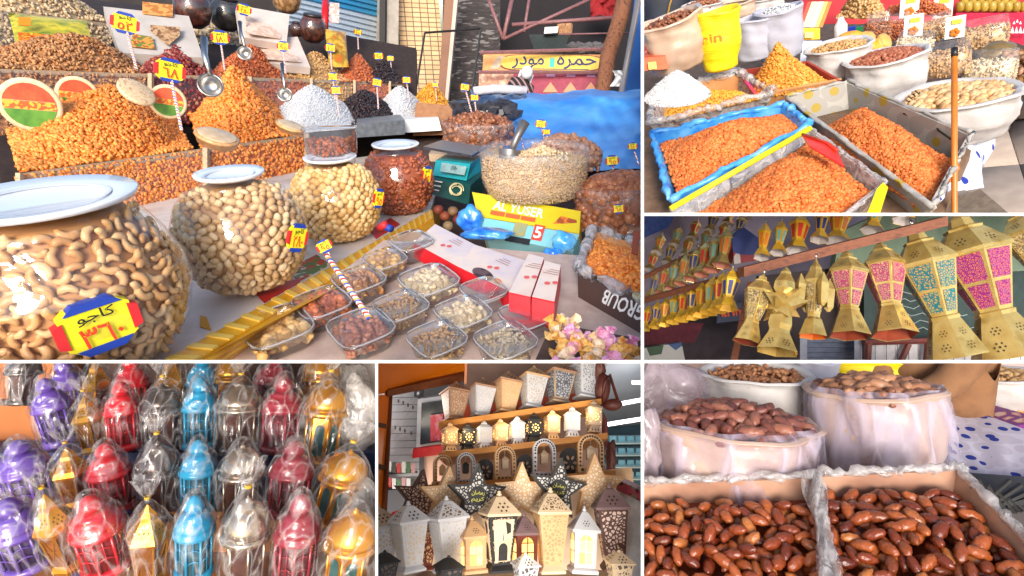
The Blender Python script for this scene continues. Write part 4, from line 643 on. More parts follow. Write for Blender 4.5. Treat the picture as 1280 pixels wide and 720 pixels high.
# --- scale and green box
t = rootw('weighing_scale', 'turquoise digital scale with a dark weighing pan', 'scale', W(570, 224, 2.35)); TEAL = mat('teal plastic', [(20, 150, 160), (34, 170, 178)], .35)
b = MB(); b.hexa([p[:] for p in (W(541, 219, 2.5), W(583, 226, 2.35), W(604, 212, 2.6), W(560, 205, 2.8), W(545, 200, 2.5), W(588, 205, 2.35), W(602, 194, 2.6), W(562, 190, 2.8))]); partw('body', b, TEAL, t)
b = MB(); b.hexa([p[:] for p in (W(529, 186, 2.55), W(590, 197, 2.35), W(609, 186, 2.6), W(552, 177, 2.8), W(529, 183, 2.55), W(590, 194, 2.35), W(609, 183, 2.6), W(552, 175, 2.8))]); partw('pan', b, mat('dark pan', [(70, 66, 68), (96, 92, 94)], .3, metal=.6), t)
b = MB(); b.slab([W(550, 214, 2.42), W(580, 219, 2.33), W(583, 208, 2.34), W(552, 203, 2.44)], .004); partw('display', b, mat('lcd', [(150, 180, 176), (120, 150, 150)], .3), t); b = MB(); v, f = txt('٢٨٠', .02, None, .012); Md, wd, hd = onquad(W(552, 203, 2.43), W(583, 208, 2.33), W(550, 214, 2.41), .004); b.add(v, f, Md @ T(wd/2, hd/2, 0)); partw('figures', b, INK, t)
t = rootw('green_box', 'dark green box with pale calligraphy under the weighing scale', 'box', W(565, 256, 2.3)); b = MB(); b.hexa([p[:] for p in (W(536, 242, 2.45), W(586, 256, 2.25), W(604, 240, 2.5), W(556, 230, 2.7), W(533, 222, 2.47), W(588, 232, 2.27), W(606, 216, 2.52), W(556, 210, 2.72))]); partw('box', b, mat('bottle green', [(10, 62, 58), (16, 76, 70)], .4), t)
Mg, wg, hg = onquad(W(533, 222, 2.455), W(588, 232, 2.255), W(536, 242, 2.435), .004)
for k in range(4): b = MB(); b.tube([(Mg @ Vector((wg*(.62+.15*math.cos(a+k*1.7)*(1-.12*k)), hg*(.5+.35*math.sin(a+k*1.7)*(1-.15*k)), .002)))[:] for a in np.linspace(0, 4.2, 14)], .0022, 4); partw('calligraphy', b, mat('pale gold ink', (206, 196, 150), .5), t)
for k in range(3): on(t, Mg, wg*.17, hg*(.75-.24*k), wg*(.2-.03*k), hg*.06, .001, 'small_line', WHITE)
b = MB(); b.slab([W(536, 192, 3.0), W(620, 196, 2.8), W(628, 184, 3.1), W(545, 178, 3.3)], .04); solo('wooden_board', b, WOODRAIL, 'pale wooden board under the bag of dates', 'board')
for i, (px, py, c_) in enumerate(((548, 262, (110, 44, 28)), (556, 270, (126, 60, 34)), (566, 264, (120, 90, 60)), (572, 274, (104, 40, 34)), (560, 282, (130, 110, 80)))): b = MB(); b.add(*ico(2, .02, .02, .018, .08, i), M=T(*W(px, py, 2.12))); solo('spice_ball', b, mat('spice %d' % i, c_, .6), 'small round pack under the green box', 'pack', group='small round packs under the green box', smooth=True)
def crumple(px, py, wpx, hpx, d, m_, label, name='plastic_bag', cat='bag', seed=0):
    b = MB(); v, f = ico(3); r = np.random.default_rng(seed); k = np.array([1+.13*math.sin(5*x+seed)*math.cos(4*y)+.09*math.sin(8*z+5*x+seed)+.07*abs(math.sin(9*y+7*x-4*z+seed))+.05*abs(math.sin(17*z-11*x+6*y)) for x, y, z in v]); s = d/FPX/2; b.add(v*k[:, None]*np.array([wpx*s, .6*wpx*s, hpx*s]), f, F(px, py, d, 10)); return solo(name, b, m_, label, cat, smooth=True)
BLUEBAG = mat('blue film', [(20, 80, 190), (50, 130, 220), (90, 170, 236)], .2, scale=25, bump=.8, bscale=30)
crumple(588, 275, 30, 34, 1.85, BLUEBAG, 'crumpled blue plastic bag left of the AL YUSER carton', seed=1); crumple(608, 292, 60, 14, 1.75, BLUEBAG, 'flat blue plastic bag under the carton lettered AL YUSER', seed=2); crumple(704, 302, 28, 26, 1.62, mat('light blue film', [(50, 150, 220), (120, 190, 240)], .2, scale=25, bump=.8, bscale=30), 'crumpled light blue plastic bag at the raisin carton', seed=3); crumple(690, 318, 24, 16, 1.6, BLUEBAG, 'small dark blue bag scrap behind the tall gift box', seed=4)
# --- bags of dates and nuts on the right
def nut_sack(px, yb, wp, hp, d, e, label, tm, psz, n, m_, label2, cat, top=.35, film=FILM, sy=.8, nm='clear_bag'):
    s = wp/2*d/FPX; H = hp*d/FPX; M = F(px, yb, d, e); t = thing(nm, label, 'bag', M); b = MB(); pr = [(.7*s, 0), (.95*s, .3*H), (s, .7*H), (1.04*s, H), (.97*s, 1.05*H), (.92*s, .95*H)]; b.lathe(pr, 36, cap=1, sy=sy, jit=.02); part('bag', b, film, t, True)
    b = MB(); pts = []
    for i in range(n):
        r = RNG.uniform(0, 1)**.5*.95; a = RNG.uniform(0, 6.28); pts.append((M @ Vector((r*s*math.cos(a), sy*r*s*math.sin(a), H*.92+top*s*(1-r**1.6))))[:])
    b.scatter(tm, pts, psz*d/FPX/2)
    pts = [(M @ Vector((.92*s*math.cos(a), sy*.92*s*math.sin(a), z)))[:] for a, z in zip(RNG.uniform(0, 6.28, n//2), RNG.uniform(.15, .95, n//2)*H)]; b.scatter(tm, pts, psz*d/FPX/2)
    b.lathe([(.66*s, .01), (.88*s, .3*H), (.92*s, .9*H), (.6*s, .92*H+top*s*.45), (.01, .9*H+top*s*.9)], 24, M, sy=sy); solo('bag_contents', b, m_, label2, cat, kind='stuff', smooth=True)
nut_sack(598, 184, 88, 30, 3.2, 10, 'clear bag of dates with two price tags behind the scale', NUT, 10, 260, M_DATE, 'brown dates heaped in the bag behind the scale', 'dates', .28)
nut_sack(705, 214, 92, 24, 2.6, 14, 'clear bag of long brown dates before the blue tarpaulin', NUT, 13, 260, ramp('long dates', (146, 98, 74), (184, 134, 106), (206, 162, 134), rough=.4), 'long brown dates heaped before the blue tarpaulin', 'dates', .45)
nut_sack(775, 288, 112, 58, 1.95, 18, 'clear bag of glossy brown nuts beside the partition', ROUND, 12, 420, ramp('glossy nuts', (136, 74, 46), (172, 106, 70), (198, 136, 98), rough=.3), 'glossy brown nuts heaped in the bag beside the partition', 'nuts', .3)
price_tag(773, 261, 15, None, 1.72, '٦٨', 'price label hanging on the front of the brown nut bag', roll=-4)
# --- raisin carton
t = rootw('raisin_carton', 'brown carton lettered UR GROUB, lined with plastic and full of raisins', 'carton', W(750, 400, 1.25)); BRC = mat('brown print carton', [(70, 50, 44), (88, 64, 56)], .5, scale=6)
A, B_, C_, D_ = W(722, 338, 1.42), W(835, 390, 1.25), W(860, 326, 1.42), W(741, 288, 1.62); dn = -UP*.14-FW*.03
b = MB(); b.slab([A+dn, B_+dn, B_, A], .006); partw('front_panel', b, BRC, t); b = MB(); b.slab([D_+dn, A+dn, A, D_], .006); partw('side_panel', b, mat('grey liner side', [(150, 146, 156), (180, 176, 186)], .4, scale=12, bump=.4), t); b = MB(); b.slab([C_+dn, D_+dn, D_, C_], .006); partw('back_panel', b, CARTON, t)
Mr, wr, hr = onquad(A, B_, A+dn, .004); b = MB(); v, f = txt('UR GROUB', hr*.25, wr*.66, .02); b.add(v, f, Mr @ T(wr*.44, hr*.68, .002) @ RZ(180)); partw('lettering', b, WHITE, t); b = MB(); v, f = txt('Raisin', hr*.14, None, .02); b.add(v, f, Mr @ T(wr*.5, hr*.88, .002) @ RZ(180)); partw('lettering', b, YEL, t); on(t, Mr, wr*.5, hr*.2, wr, hr*.3, .001, 'orange_band', mat('orange carton', (200, 130, 70), .6))
LIN = clear('milky liner', gloss=.05, haze=.5, rough=.2, bump=.8, bscale=25)
for a, c in ((A, B_), (D_, A), (C_, D_)):
    b = MB(); b.tube([(a.lerp(c, k)+UP*(.004+.004*math.sin(k*23))+FW*.003*math.sin(k*31))[:] for k in np.linspace(0, 1, 16)], [.014+.004*math.sin(k*17) for k in np.linspace(0, 1, 16)], 8); partw('liner', b, LIN, t, True)
PR = Plane3(A, B_, D_); b = MB(); mound(b, PR, [(728, 336), (832, 384), (852, 326), (746, 294)], .03, RAISIN, .008, 1100, (.6, .5), lift=-.012); solo('raisin_heap', b, ORANGE, 'orange raisins filling the brown lettered carton', 'raisins', kind='stuff', smooth=True)
b = MB(); b.slab([W(789, 316, 1.36), W(797, 318, 1.35), W(800, 290, 1.4), W(792, 288, 1.41)], .004); solo('brown_scoop', b, mat('brown plastic', (150, 70, 40), .4), 'brown plastic stick poking out of the raisin carton', 'stick')
# --- wrapped candies
CG = [mat('gold wrap', [(214, 140, 50), (236, 190, 110), (190, 110, 30)], .25, scale=60, bump=.6), mat('pink wrap', [(214, 120, 170), (236, 180, 206), (190, 90, 150)], .25, scale=60, bump=.6), mat('cream wrap', [(216, 176, 130), (236, 210, 180), (196, 140, 80)], .25, scale=60, bump=.6)]
for i in range(44):
    px = random.uniform(690, 806); py = 394+max(0, px-700)*.42+random.uniform(0, 1)*(72-max(0, px-700)*.3); d = 1.14-(py-390)*.0022; t = thing('candy', ('gold', 'pink', 'cream')[i % 3]+' wrapped candy in the pile under the raisin carton', 'candy', F(px, py, d, 20, random.uniform(-80, 80), random.uniform(0, 180)), 'wrapped candies under the raisin carton'); m_ = CG[i % 3]
    b = MB(); b.add(*ico(2, .015, .012, .012, .06, i)); part('sweet', b, m_, t, True)
    for sg in (-1, 1): b = MB(); b.lathe([(.003, 0), (.006, .006), (.012, .014)], 8, RY(90*sg) @ T(0, 0, .011), cap=0, jit=.3); part('twist', b, m_, t)
b = MB(); b.slab([W(660, 470, 1.02), W(850, 490, 1.0), W(850, 432, 1.2), W(690, 404, 1.2)], .05); solo('candy_board', b, mat('dark candy board', [(70, 52, 44), (90, 66, 54)], .8), 'board carrying the wrapped candies', 'board')  # plain dark brown board
# ================================================================ BAY 2: sacks and raisin trays
PANEL[0] = 2
P2 = Plane(200, 2.0, 36, 1040)
def tray(name, label, P, c, h, walls, floor, th=.012, cat='tray', rimr=0, rimm=None):
    """open box: rim corners in picture order round the rim, walls = material per side"""
    R4 = [P.w(*p) for p in c]; B4 = [p-P.n*h for p in R4]; ce = sum(B4, Vector())/4; B4 = [ce+(p-ce)*.9 for p in B4]; t = rootw(name, label, cat, ce); cen = sum(R4, Vector())/4
    for i in range(4):
        j = (i+1) % 4; b = MB(); q = [R4[i], R4[j], B4[j], B4[i]]; n = (q[1]-q[0]).cross(q[2]-q[0]); q = q if n.dot((q[0]+q[1])/2-cen) > 0 else q[::-1]; b.slab(q, th); partw('wall', b, walls[i % len(walls)], t)
        if rimr: b = MB(); b.tube([(R4[i].lerp(R4[j], k)+P.n*rimr*.4*math.sin(k*19+i)+P.n*.004+Vector([random.uniform(-.35, .35)*rimr for _ in range(3)]))[:] for k in np.linspace(0, 1, 30)], [rimr*(1+.2*math.sin(k*27+i)+random.uniform(-.3, .3)) for k in np.linspace(0, 1, 30)], 8); partw('rim_fold', b, rimm or walls[i % len(walls)], t, True)
    b = MB(); b.slab(B4, .006); partw('floor', b, floor, t); return t
FB = mat('blue liner', [(36, 120, 210), (70, 156, 232), (120, 186, 240)], .3, scale=14, bump=.7, bscale=22); FBL = clear('clear blue liner', tint=(210, 225, 250), gloss=.05, haze=.35, rough=.2, bump=.9, bscale=25, hazecol=(150, 190, 235)); MILK = clear('milky film', gloss=.05, haze=.6, rough=.2, bump=.9, bscale=22, hazecol=(226, 222, 222))
OIL = mat('patterned oilcloth', [(170, 146, 60), (160, 156, 150), (174, 170, 164)], .5, by='dots', scale=14, k=.9)
tray('raisin_tray', 'tray lined with bright blue plastic full of orange raisins', P2, [(837, 252), (1012, 156), (979, 131), (815, 168)], .09, [FB, FB, FB, FB], CARTON, rimr=.012, rimm=FB)
def h2(label, c, H, m_, px, n, lift=-.03, peak=(.5, .5), pw=1.6, tm=RAISIN, cat='raisins', rough=.06):
    b = MB(); cx = sum(p[0] for p in c)/4; cy = sum(p[1] for p in c)/4; mound(b, P2, c, H, tm, px*P2.d(cx, cy)/FPX/2, n, peak, pw, rough, lift); return solo('raisin_heap' if cat == 'raisins' else cat.replace(' ', '_')+'_heap', b, m_, label, cat, kind='stuff', smooth=True)
OR2 = ramp('coral raisins', (180, 76, 26), (214, 110, 44), (230, 138, 68), (196, 92, 34))
h2('orange raisins filling the blue lined tray', [(846, 236), (1002, 154), (974, 136), (824, 172)], .08, OR2, 6.4, 3600, -.03)
tray('raisin_tray', 'front tray of raisins with a yellow rim and clear plastic sides', P2, [(838, 262), (1013, 161), (1108, 230), (925, 372)], .09, [MILK, MILK, MILK, MILK], CARTON, rimr=.006, rimm=MILK)
b = MB(); b.tube([P2.w(838, 261, .008)[:], P2.w(1013, 160, .008)[:]], .011, 8); solo('yellow_edging', b, YEL, 'straight yellow edging along the front raisin tray', 'edging', smooth=True)
b = MB(); b.slab([P2.w(1082, 272, .012), P2.w(1098, 272, .012), P2.w(1110, 234, .012), P2.w(1104, 228, .012), P2.w(1096, 236, .012)], .006); solo('yellow_flap', b, mat('lemon plastic', (236, 226, 20), .4), 'bright yellow plastic flap at the corner of the front tray', 'flap')
h2('orange raisins heaped in the front tray under the red scoop', [(862, 266), (1008, 172), (1090, 232), (925, 360)], .12, OR2, 7.2, 4600, -.03, (.62, .55))
t = rootw('red_scoop', 'flat red plastic scoop lying in the front raisins', 'scoop', P2.w(1030, 186, .08)); rp = mat('red plastic', [(214, 44, 24), (226, 60, 34)], .35)
b = MB(); b.slab([P2.w(1003, 168, .03), P2.w(1012, 182, .07), P2.w(1056, 208, .08), P2.w(1046, 188, .06), P2.w(1034, 179, .05)], .006); partw('blade', b, rp, t); b = MB(); b.tube([P2.w(1003, 168, .035)[:], P2.w(1034, 179, .055)[:], P2.w(1046, 188, .066)[:]], .006, 6); partw('edge', b, rp, t, True)
tray('raisin_tray', 'white patterned tray half filled with raisins beside the orange pole', P2, [(982, 122), (1166, 260), (1216, 168), (1060, 102)], .10, [OIL, OIL, OIL, OIL], mat('tray floor cloth', [(196, 180, 160), (214, 202, 186)], .6, scale=8), rimr=.007, rimm=OIL)
h2('orange raisins sloping across the white patterned tray', [(1016, 156), (1160, 250), (1202, 192), (1078, 120)], .10, OR2, 6.4, 4400, -.05, (.35, .5), 1.5)
t = rootw('tray_print', 'dark square line motif printed on the white patterned tray wall', 'print', P2.w(1180, 160))
for a, c in (((1168, 150), (1173, 163)), ((1173, 163), (1190, 175)), ((1168, 150), (1176, 153)), ((1190, 175), (1194, 168)), ((1120, 128), (1130, 142)), ((1130, 142), (1142, 146))): b = MB(); b.tube([P2.w(*a, -.02)[:], P2.w(*c, -.02)[:]], .0035, 4); partw('line', b, INK, t)
tray('raisin_tray', 'clear plastic lined carton of yellow raisins behind the blue tray', P2, [(812, 156), (966, 116), (926, 92), (820, 112)], .08, [MILK, MILK, CARTON, MILK], CARTON, rimr=.016, rimm=MILK)
h2('yellow raisins in the clear plastic lined carton', [(826, 152), (948, 122), (918, 112), (834, 136)], .06, M_YR, 4.5, 1300, -.005)
tray('raisin_tray', 'red carton of light orange raisins behind the patterned tray', P2, [(944, 119), (1052, 100), (1010, 76), (920, 88)], .06, [CARTON, mat('red box', [(150, 50, 34), (170, 64, 44)], .6), mat('red box', (150, 50, 34), .6), mat('pink red plastic', [(206, 30, 60), (226, 60, 90), (150, 40, 150)], .3, scale=14)], CARTON)
h2('pointed heap of light orange raisins in the red carton', [(950, 118), (1044, 101), (1004, 84), (936, 92)], .17, ramp('light raisins', (206, 120, 30), (232, 154, 54), (242, 180, 84)), 4.5, 1500, -.02, (.42, .5), 1.1)
b = MB(); Mk = F(846, 121, 2.12, 26); rk, hk = 40*2.12/FPX, 33*2.12/FPX; pk_ = [(r, hk*(1-(r/rk)**1.25)) for r in np.linspace(rk, 0.0005, 10)]
b.lathe(pk_, 28, Mk, sy=.7, jit=.03); b.scatter(GRAIN, [(r*math.cos(a), .7*r*math.sin(a), hk*(1-(r/rk)**1.25)+.002) for r, a in zip(rk*RNG.uniform(0, 1, 2200)**.5, RNG.uniform(0, 6.283, 2200))], .0052, M=Mk); solo('coconut_heap', b, M_WHT, 'heap of white grated coconut beside the plastic lined carton', 'coconut', kind='stuff', smooth=True)
crumple(906, 92, 40, 16, 2.75, MILK, 'crumpled clear plastic behind the lined carton', 'plastic_sheet', 'plastic', 8)
b = MB(); b.slab([P2.w(x, y, -.1) for x, y in ((760, 300), (1165, 300), (1214, 188), (1130, 132), (1056, 100), (760, 96))], .04); solo('raisin_table', b, mat('table planks', [(110, 84, 64), (136, 106, 82)], .8), 'wooden table under the raisin trays and white sacks', 'table')
b = MB(); b.slab([P2.w(x, y, -.55) for x, y in ((760, 190), (1150, 190), (1265, 150), (1290, 60), (1200, 30), (760, 30))], .05); solo('sack_platform', b, mat('dark platform', [(66, 54, 48), (86, 70, 62)], .8), 'low dark platform under the sacks and pouches', 'platform')
# sacks
def sack(px, yb, wp, hp, d, e, roll, label, m_, cont=None, cm=None, psz=6, n=200, top=.3, rim=.10, tap=.92, sy=.85, folds=9, clab=None, ccat='nuts', nm='sack', bulge=1.04, lean=0, group=None):
    s = wp/2*d/FPX; H = hp*d/FPX; M = F(px, yb, d, e, roll) @ RX(lean); t = thing(nm, label, 'sack', M, group); b = MB(); sd = random.random()*9
    pr = [(.55, 0), (tap*.95, .04), (tap*1.02, .2), (bulge, .5), (1.0, .8), (1.0, .93), (1.05, 1.0), (1.05+rim*.3, 1.02), (1.0+rim*.3, 1.06), (.95, 1.04), (.9, .97), (.88, .86)]
    def fn(u, v):
        i = v*(len(pr)-1); k = min(len(pr)-2, int(i)); r = pr[k][0]+(pr[k+1][0]-pr[k][0])*(i-k); z = pr[k][1]+(pr[k+1][1]-pr[k][1])*(i-k); a = 2*math.pi*u
        r *= 1+.024*math.sin(folds*a+sd+3*z)+.02*math.sin(5*a+7*z+sd)+.014*math.sin(23*z+3*a)+.018*abs(math.sin(11*z+4*a+sd))-.02*abs(math.sin(7*a-9*z+2*sd)); return (r*s*math.cos(a), sy*r*s*math.sin(a), z*H+.025*H*math.sin(2*a+sd)*(z > .7))
    b.grid(fn, 48, 44); part('cloth', b, m_, t, True)
    if cont:
        b = MB(); pts = []
        for i in range(n):
            r = RNG.uniform(0, 1)**.5*.9; a = RNG.uniform(0, 6.28); pts.append((M @ Vector((r*s*math.cos(a), sy*r*s*math.sin(a), H*.93+top*s*(1-r**1.8))))[:])
        b.scatter(cont, pts, psz*d/FPX/2); b.lathe([(.88*s, .88*H), (.6*s, .9*H+top*s*.5), (.01, .9*H+top*s*.95)], 20, M, sy=sy); solo('sack_contents', b, cm, clab, ccat, kind='stuff', smooth=True)
    return t
LINEN = mat('white sackcloth', [(178, 172, 170), (194, 190, 188), (160, 152, 150)], .9, scale=5, bump=.9, bscale=16); PSACK = mat('plastic over burlap', [(176, 150, 128), (198, 176, 156), (160, 132, 110)], .3, scale=4, bump=.6, bscale=14, coat=.4); WHS = mat('white woven sack', [(164, 164, 180), (178, 178, 190)], .6, scale=5, bump=.3, bscale=30)
# tall objects far to near
b = MB(); b.slab([W(780, 120, 5.2), W(1045, 120, 5.2), W(1045, -80, 5.4), W(780, -80, 5.4)], .1); solo('dark_stall_back', b, mat('dark back', [(40, 34, 40), (70, 60, 66), (30, 26, 32)], .9, scale=3), 'dark background behind the tall sacks', 'wall')
b = MB(); b.slab([W(1000, 150, 5.0), W(1400, 150, 4.8), W(1400, -80, 5.2), W(1000, -80, 5.3)], .1); solo('red_stall_back', b, mat('red cloth', [(166, 26, 34), (186, 40, 46), (140, 20, 30)], .8, scale=3), 'red cloth covered stall behind the nut pouches', 'stall')
sack(878, 34, 46, 26, 4.2, 12, 0, 'small white sack of dark dates at the back beside the dark jacket', LINEN, NUT, M_DATE, 6, 120, .25, clab='dark dates in the small back sack', ccat='dates'); sack(918, 30, 48, 26, 4.4, 14, 0, 'low beige sack lying behind the yellow sack', PSACK); sack(952, 22, 50, 22, 4.8, 10, 0, 'pale sack of flour at the very back', LINEN)
sack(851, 84, 74, 58, 2.66, 16, -14, 'tall burlap sack wrapped in clear plastic with dates on top', PSACK, NUT, M_DATE, 7, 150, .2, clab='brown dates on top of the plastic wrapped burlap sack', ccat='dates')
ys = sack(901, 88, 50, 66, 2.6, 12, -4, 'bright yellow woven sack with orange letters', mat('yellow woven', [(222, 196, 10), (236, 212, 24), (206, 178, 8)], .5, scale=5, bump=.4, bscale=30, stretch=(1, 1, 5)), sy=.7, tap=.8, folds=6); b = MB(); v, f = txt('min', .038, .12, .02); s = 25*2.6/FPX
v2 = [(math.sin(x/s*.9-.45)*s*1.06, -.7*math.cos(x/s*.9-.45)*s*1.06, y+66*2.6/FPX*.64) for x, y, z in v]; b.add(v2, f); part('lettering', b, mat('orange print ink', (226, 120, 20), .6), ys)
sack(942, 74, 46, 46, 2.72, 14, -2, 'white woven sack between the yellow sack and another white sack', WHS, folds=7); sack(976, 73, 52, 56, 2.7, 14, -3, 'taller white woven sack heaped with flour beside the books', WHS, GRAIN, M_WHT, 4, 300, .4, folds=7, clab='white flour heaped on the taller woven sack', ccat='flour')
sack(1048, 97, 70, 38, 2.55, 17, 0, 'small white cloth sack of tan nuts beside the red carton', LINEN, NUT, M_TAN, 6, 220, .12, clab='tan nuts in the small white cloth sack', tap=1.0, rim=.16)
sack(1107, 124, 84, 52, 2.42, 18, 0, 'white cloth sack of reddish nuts behind the patterned tray', LINEN, ROUND, ramp('reddish nuts', (136, 70, 46), (172, 100, 70), (190, 124, 92)), 6, 420, .22, clab='reddish nuts in the white cloth sack behind the patterned tray', tap=.9, rim=.16)
sack(1192, 170, 118, 52, 2.12, 22, 4, 'large white cloth sack of big pale nuts behind the orange pole', LINEN, ROUND, ramp('pale big nuts', (204, 150, 96), (226, 180, 126), (236, 200, 152)), 10, 260, .12, clab='big pale nuts in the large white cloth sack', tap=.86, rim=.18)
t = thing('sack_lettering', 'black stencilled letters on the side of the large white sack', 'lettering', F(1143, 122, 2.0, 20, -40)); 
for k in range(4): b = MB(); b.box(.012*k-.02, 0, 0, .004, .004, .014+.004*(k % 2)); b.box(.012*k-.017, 0, .004*(k % 3), .007, .004, .003); part('letter', b, INK, t)
# left: red carton of dates
t = rootw('date_carton', 'orange carton of dark dates with a yellow label at the left edge', 'carton', W(818, 90, 2.6)); b = MB(); b.hexa([p[:] for p in (W(790, 90, 2.5), W(836, 86, 2.5), W(836, 76, 2.75), W(790, 80, 2.75), W(790, 74, 2.5), W(832, 70, 2.5), W(828, 62, 2.75), W(790, 64, 2.75))]); partw('box', b, mat('orange box', [(190, 80, 40), (206, 96, 54)], .6), t); b = MB(); b.slab([W(811, 87, 2.48), W(821, 86, 2.48), W(820, 77, 2.48), W(810, 78, 2.48)], .004); partw('label', b, mat('pale yellow label', (226, 210, 90), .6), t)
b = MB(); b.scatter(NUT, [W(RNG.uniform(795, 832), RNG.uniform(58, 70), 2.6)[:] for _ in range(120)], .014); solo('date_heap', b, M_BEAN, 'dark dates in the orange carton', 'dates', kind='stuff', smooth=True)
sack(812, 64, 40, 30, 2.8, 16, -8, 'beige plastic bag behind the orange date carton', PSACK)
t = thing('person', 'person in a dark navy jacket standing behind the plastic wrapped sack', 'person', F(832, 60, 4.6, 6)); me = skin_fig([((0, 0, -.1), .19), ((0, 0, .3), .19), ((0, 0, .55), .2), ((0, 0, .68), .07), ((0, -.02, .84), .11), ((-.22, 0, .55), .09), ((-.3, -.02, .25), .07), ((-.26, -.14, .02), .05), ((.22, 0, .55), .09), ((.3, -.02, .25), .07), ((.26, -.14, .02), .05), ((-.1, 0, -.5), .1), ((.1, 0, -.5), .1)], [(0, 1), (1, 2), (2, 3), (3, 4), (2, 5), (5, 6), (6, 7), (2, 8), (8, 9), (9, 10), (0, 11), (0, 12)], 'body'); me.materials.append(mat('navy jacket', [(22, 26, 36), (38, 44, 58)], .7, scale=8)); part('body', me, None, t)
b = MB(); b.tube([(-.02, -.2, .1), (.03, -.22, .32), (.1, -.2, .5)], .006, 5); part('zip', b, mat('ochre zip', (170, 130, 50), .5), t)
# books, yellow carton, small packs
for i, c_ in enumerate(((196, 60, 40), (214, 196, 150), (170, 176, 150), (226, 214, 190), (200, 180, 90), (214, 110, 40))):
    b = MB(); x = 1002+i*5; b.hexa([W(a, y, d)[:] for d in (2.9, 3.1) for a, y in ((x-4, 34), (x+1, 34), (x+13, 2), (x+8, 2))]); solo('book', b, mat('pack cover %d' % i, [c_, tuple(min(255, q+24) for q in c_)], .4, scale=20), ('red', 'cream', 'grey green', 'white', 'ochre', 'orange')[i]+' slim pack leaning in the row above the yellow carton', 'pack', group='slim packs leaning in a row')
t = rootw('yellow_carton', 'small yellow carton under the leaning slim packs', 'carton', W(1012, 50, 2.75)); b = MB(); b.hexa([W(x, y, d)[:] for d in (2.75, 3.0) for x, y in ((999, 50), (1025, 49), (1025, 35), (998, 35))]); partw('box', b, mat('egg yellow', [(230, 170, 10), (240, 186, 24)], .5), t); b = MB(); b.slab([W(1006, 47, 2.73), W(1017, 47, 2.73), W(1017, 40, 2.73), W(1006, 40, 2.73)], .004); partw('label', b, mat('pale print 2', (240, 214, 120), .5), t)
b = MB(); b.hexa([W(x, y, d)[:] for d in (2.72, 3.0) for x, y in ((1000, 78), (1030, 76), (1030, 51), (1002, 51))]); solo('blue_white_carton', b, mat('dotted box', [(40, 60, 160), (206, 212, 226), (214, 218, 230)], .6, by='dots', scale=20), 'white carton with blue dots under the yellow carton', 'carton')
b = MB(); b.lathe([(.022, 0), (.027, .015), (.027, .075), (.015, .095), (.012, .11)], 14, F(1051, 52, 2.75, 15)); solo('white_bottle', b, WHITE, 'plain white plastic bottle beside the tan nut sack', 'bottle', smooth=True)
for px, c_, lb in ((1065, (20, 40, 150), 'blue'), (1074, (20, 110, 60), 'green')): b = MB(); b.box(0, 0, 0, .03, .022, .036, F(px, 43, 2.8, 15)); solo('small_pack', b, mat(lb+' pack', c_, .4), 'small '+lb+' pack beside the white bottle', 'pack')
for i, (px, py) in enumerate(((1062, 46), (1072, 50), (1082, 47), (1093, 56), (1105, 52), (1100, 60), (1080, 54), (1066, 53))): b = MB(); b.add(*ico(2, .05, .036, .024, .1, i), M=F(px, py, 2.62, 20, i*13, i*31)); solo('dried_fruit', b, mat('dried fruit %d' % (i % 3), [(206, 150, 70), (222, 176, 100)] if i % 3 else [(222, 140, 30), (236, 170, 60)], .6, scale=30), 'pale dried fruit slice lying between the sacks and pouches', 'dried fruit', group='dried fruit slices between sacks and pouches', smooth=True)
b = MB(); mound(b, Plane(20, 4.6, 20, 1080), [(1045, 22), (1112, 22), (1100, 8), (1060, 8)], .22, NUT, .02, 420, (.5, .5)); solo('nut_heap', b, M_TAN, 'heap of tan nuts on the red stall at the back', 'nuts', kind='stuff', smooth=True)
b = MB(); mound(b, Plane(16, 4.6, 20, 1130), [(1108, 19), (1190, 17), (1180, 7), (1112, 8)], .08, NUT, .018, 420, (.5, .5)); solo('nut_heap', b, M_ALM, 'low heap of reddish nuts on the red stall at the back', 'nuts', kind='stuff', smooth=True)
# clear nut pouches
def pouch(px, yb, wp, hp, d, label, m_, roll=0, tm=NUT, psz=4.5, n=330):
    s = wp/2*d/FPX; H = hp*d/FPX; M = F(px, yb, d, 16, roll); t = thing('nut_pouch', label, 'pouch', M, 'clear pouches of nuts'); b = MB(); loft(b, [rsq(1.8*s, 1.1*s, 0, 20), rsq(2*s, 1.4*s, H*.2, 20), rsq(2.0*s, 1.4*s, H*.6, 20), rsq(1.9*s, 1.0*s, H*.82, 20), rsq(1.8*s, .35*s, H*.97, 20), rsq(1.75*s, .06*s, H*1.06, 20)]); part('film', b, CLP, t, True)
    b = MB(); q = np.array(rsq(1.86*s, 1.24*s, 0, 60)); pts = []
    for i in range(n): p = q[RNG.integers(60)].copy(); p[2] = RNG.uniform(.03, .68)*H; pts.append(p)
    for i in range(n//3): pts.append(np.array([RNG.uniform(-.85, .85)*s, RNG.uniform(-.55, .55)*s, H*(.66+.06*RNG.uniform())]))
    b.scatter(tm, pts, psz*d/FPX/2, M=M); loft(b, [rsq(1.7*s, 1.1*s, .01, 16), rsq(1.75*s, 1.15*s, H*.66, 16)], M); solo('pouch_nuts', b, m_, 'nuts inside the '+label, 'nuts', kind='stuff', smooth=True)
CLP = clear('pouch film', gloss=.05, haze=.08, rough=.1, bump=.7, bscale=18)
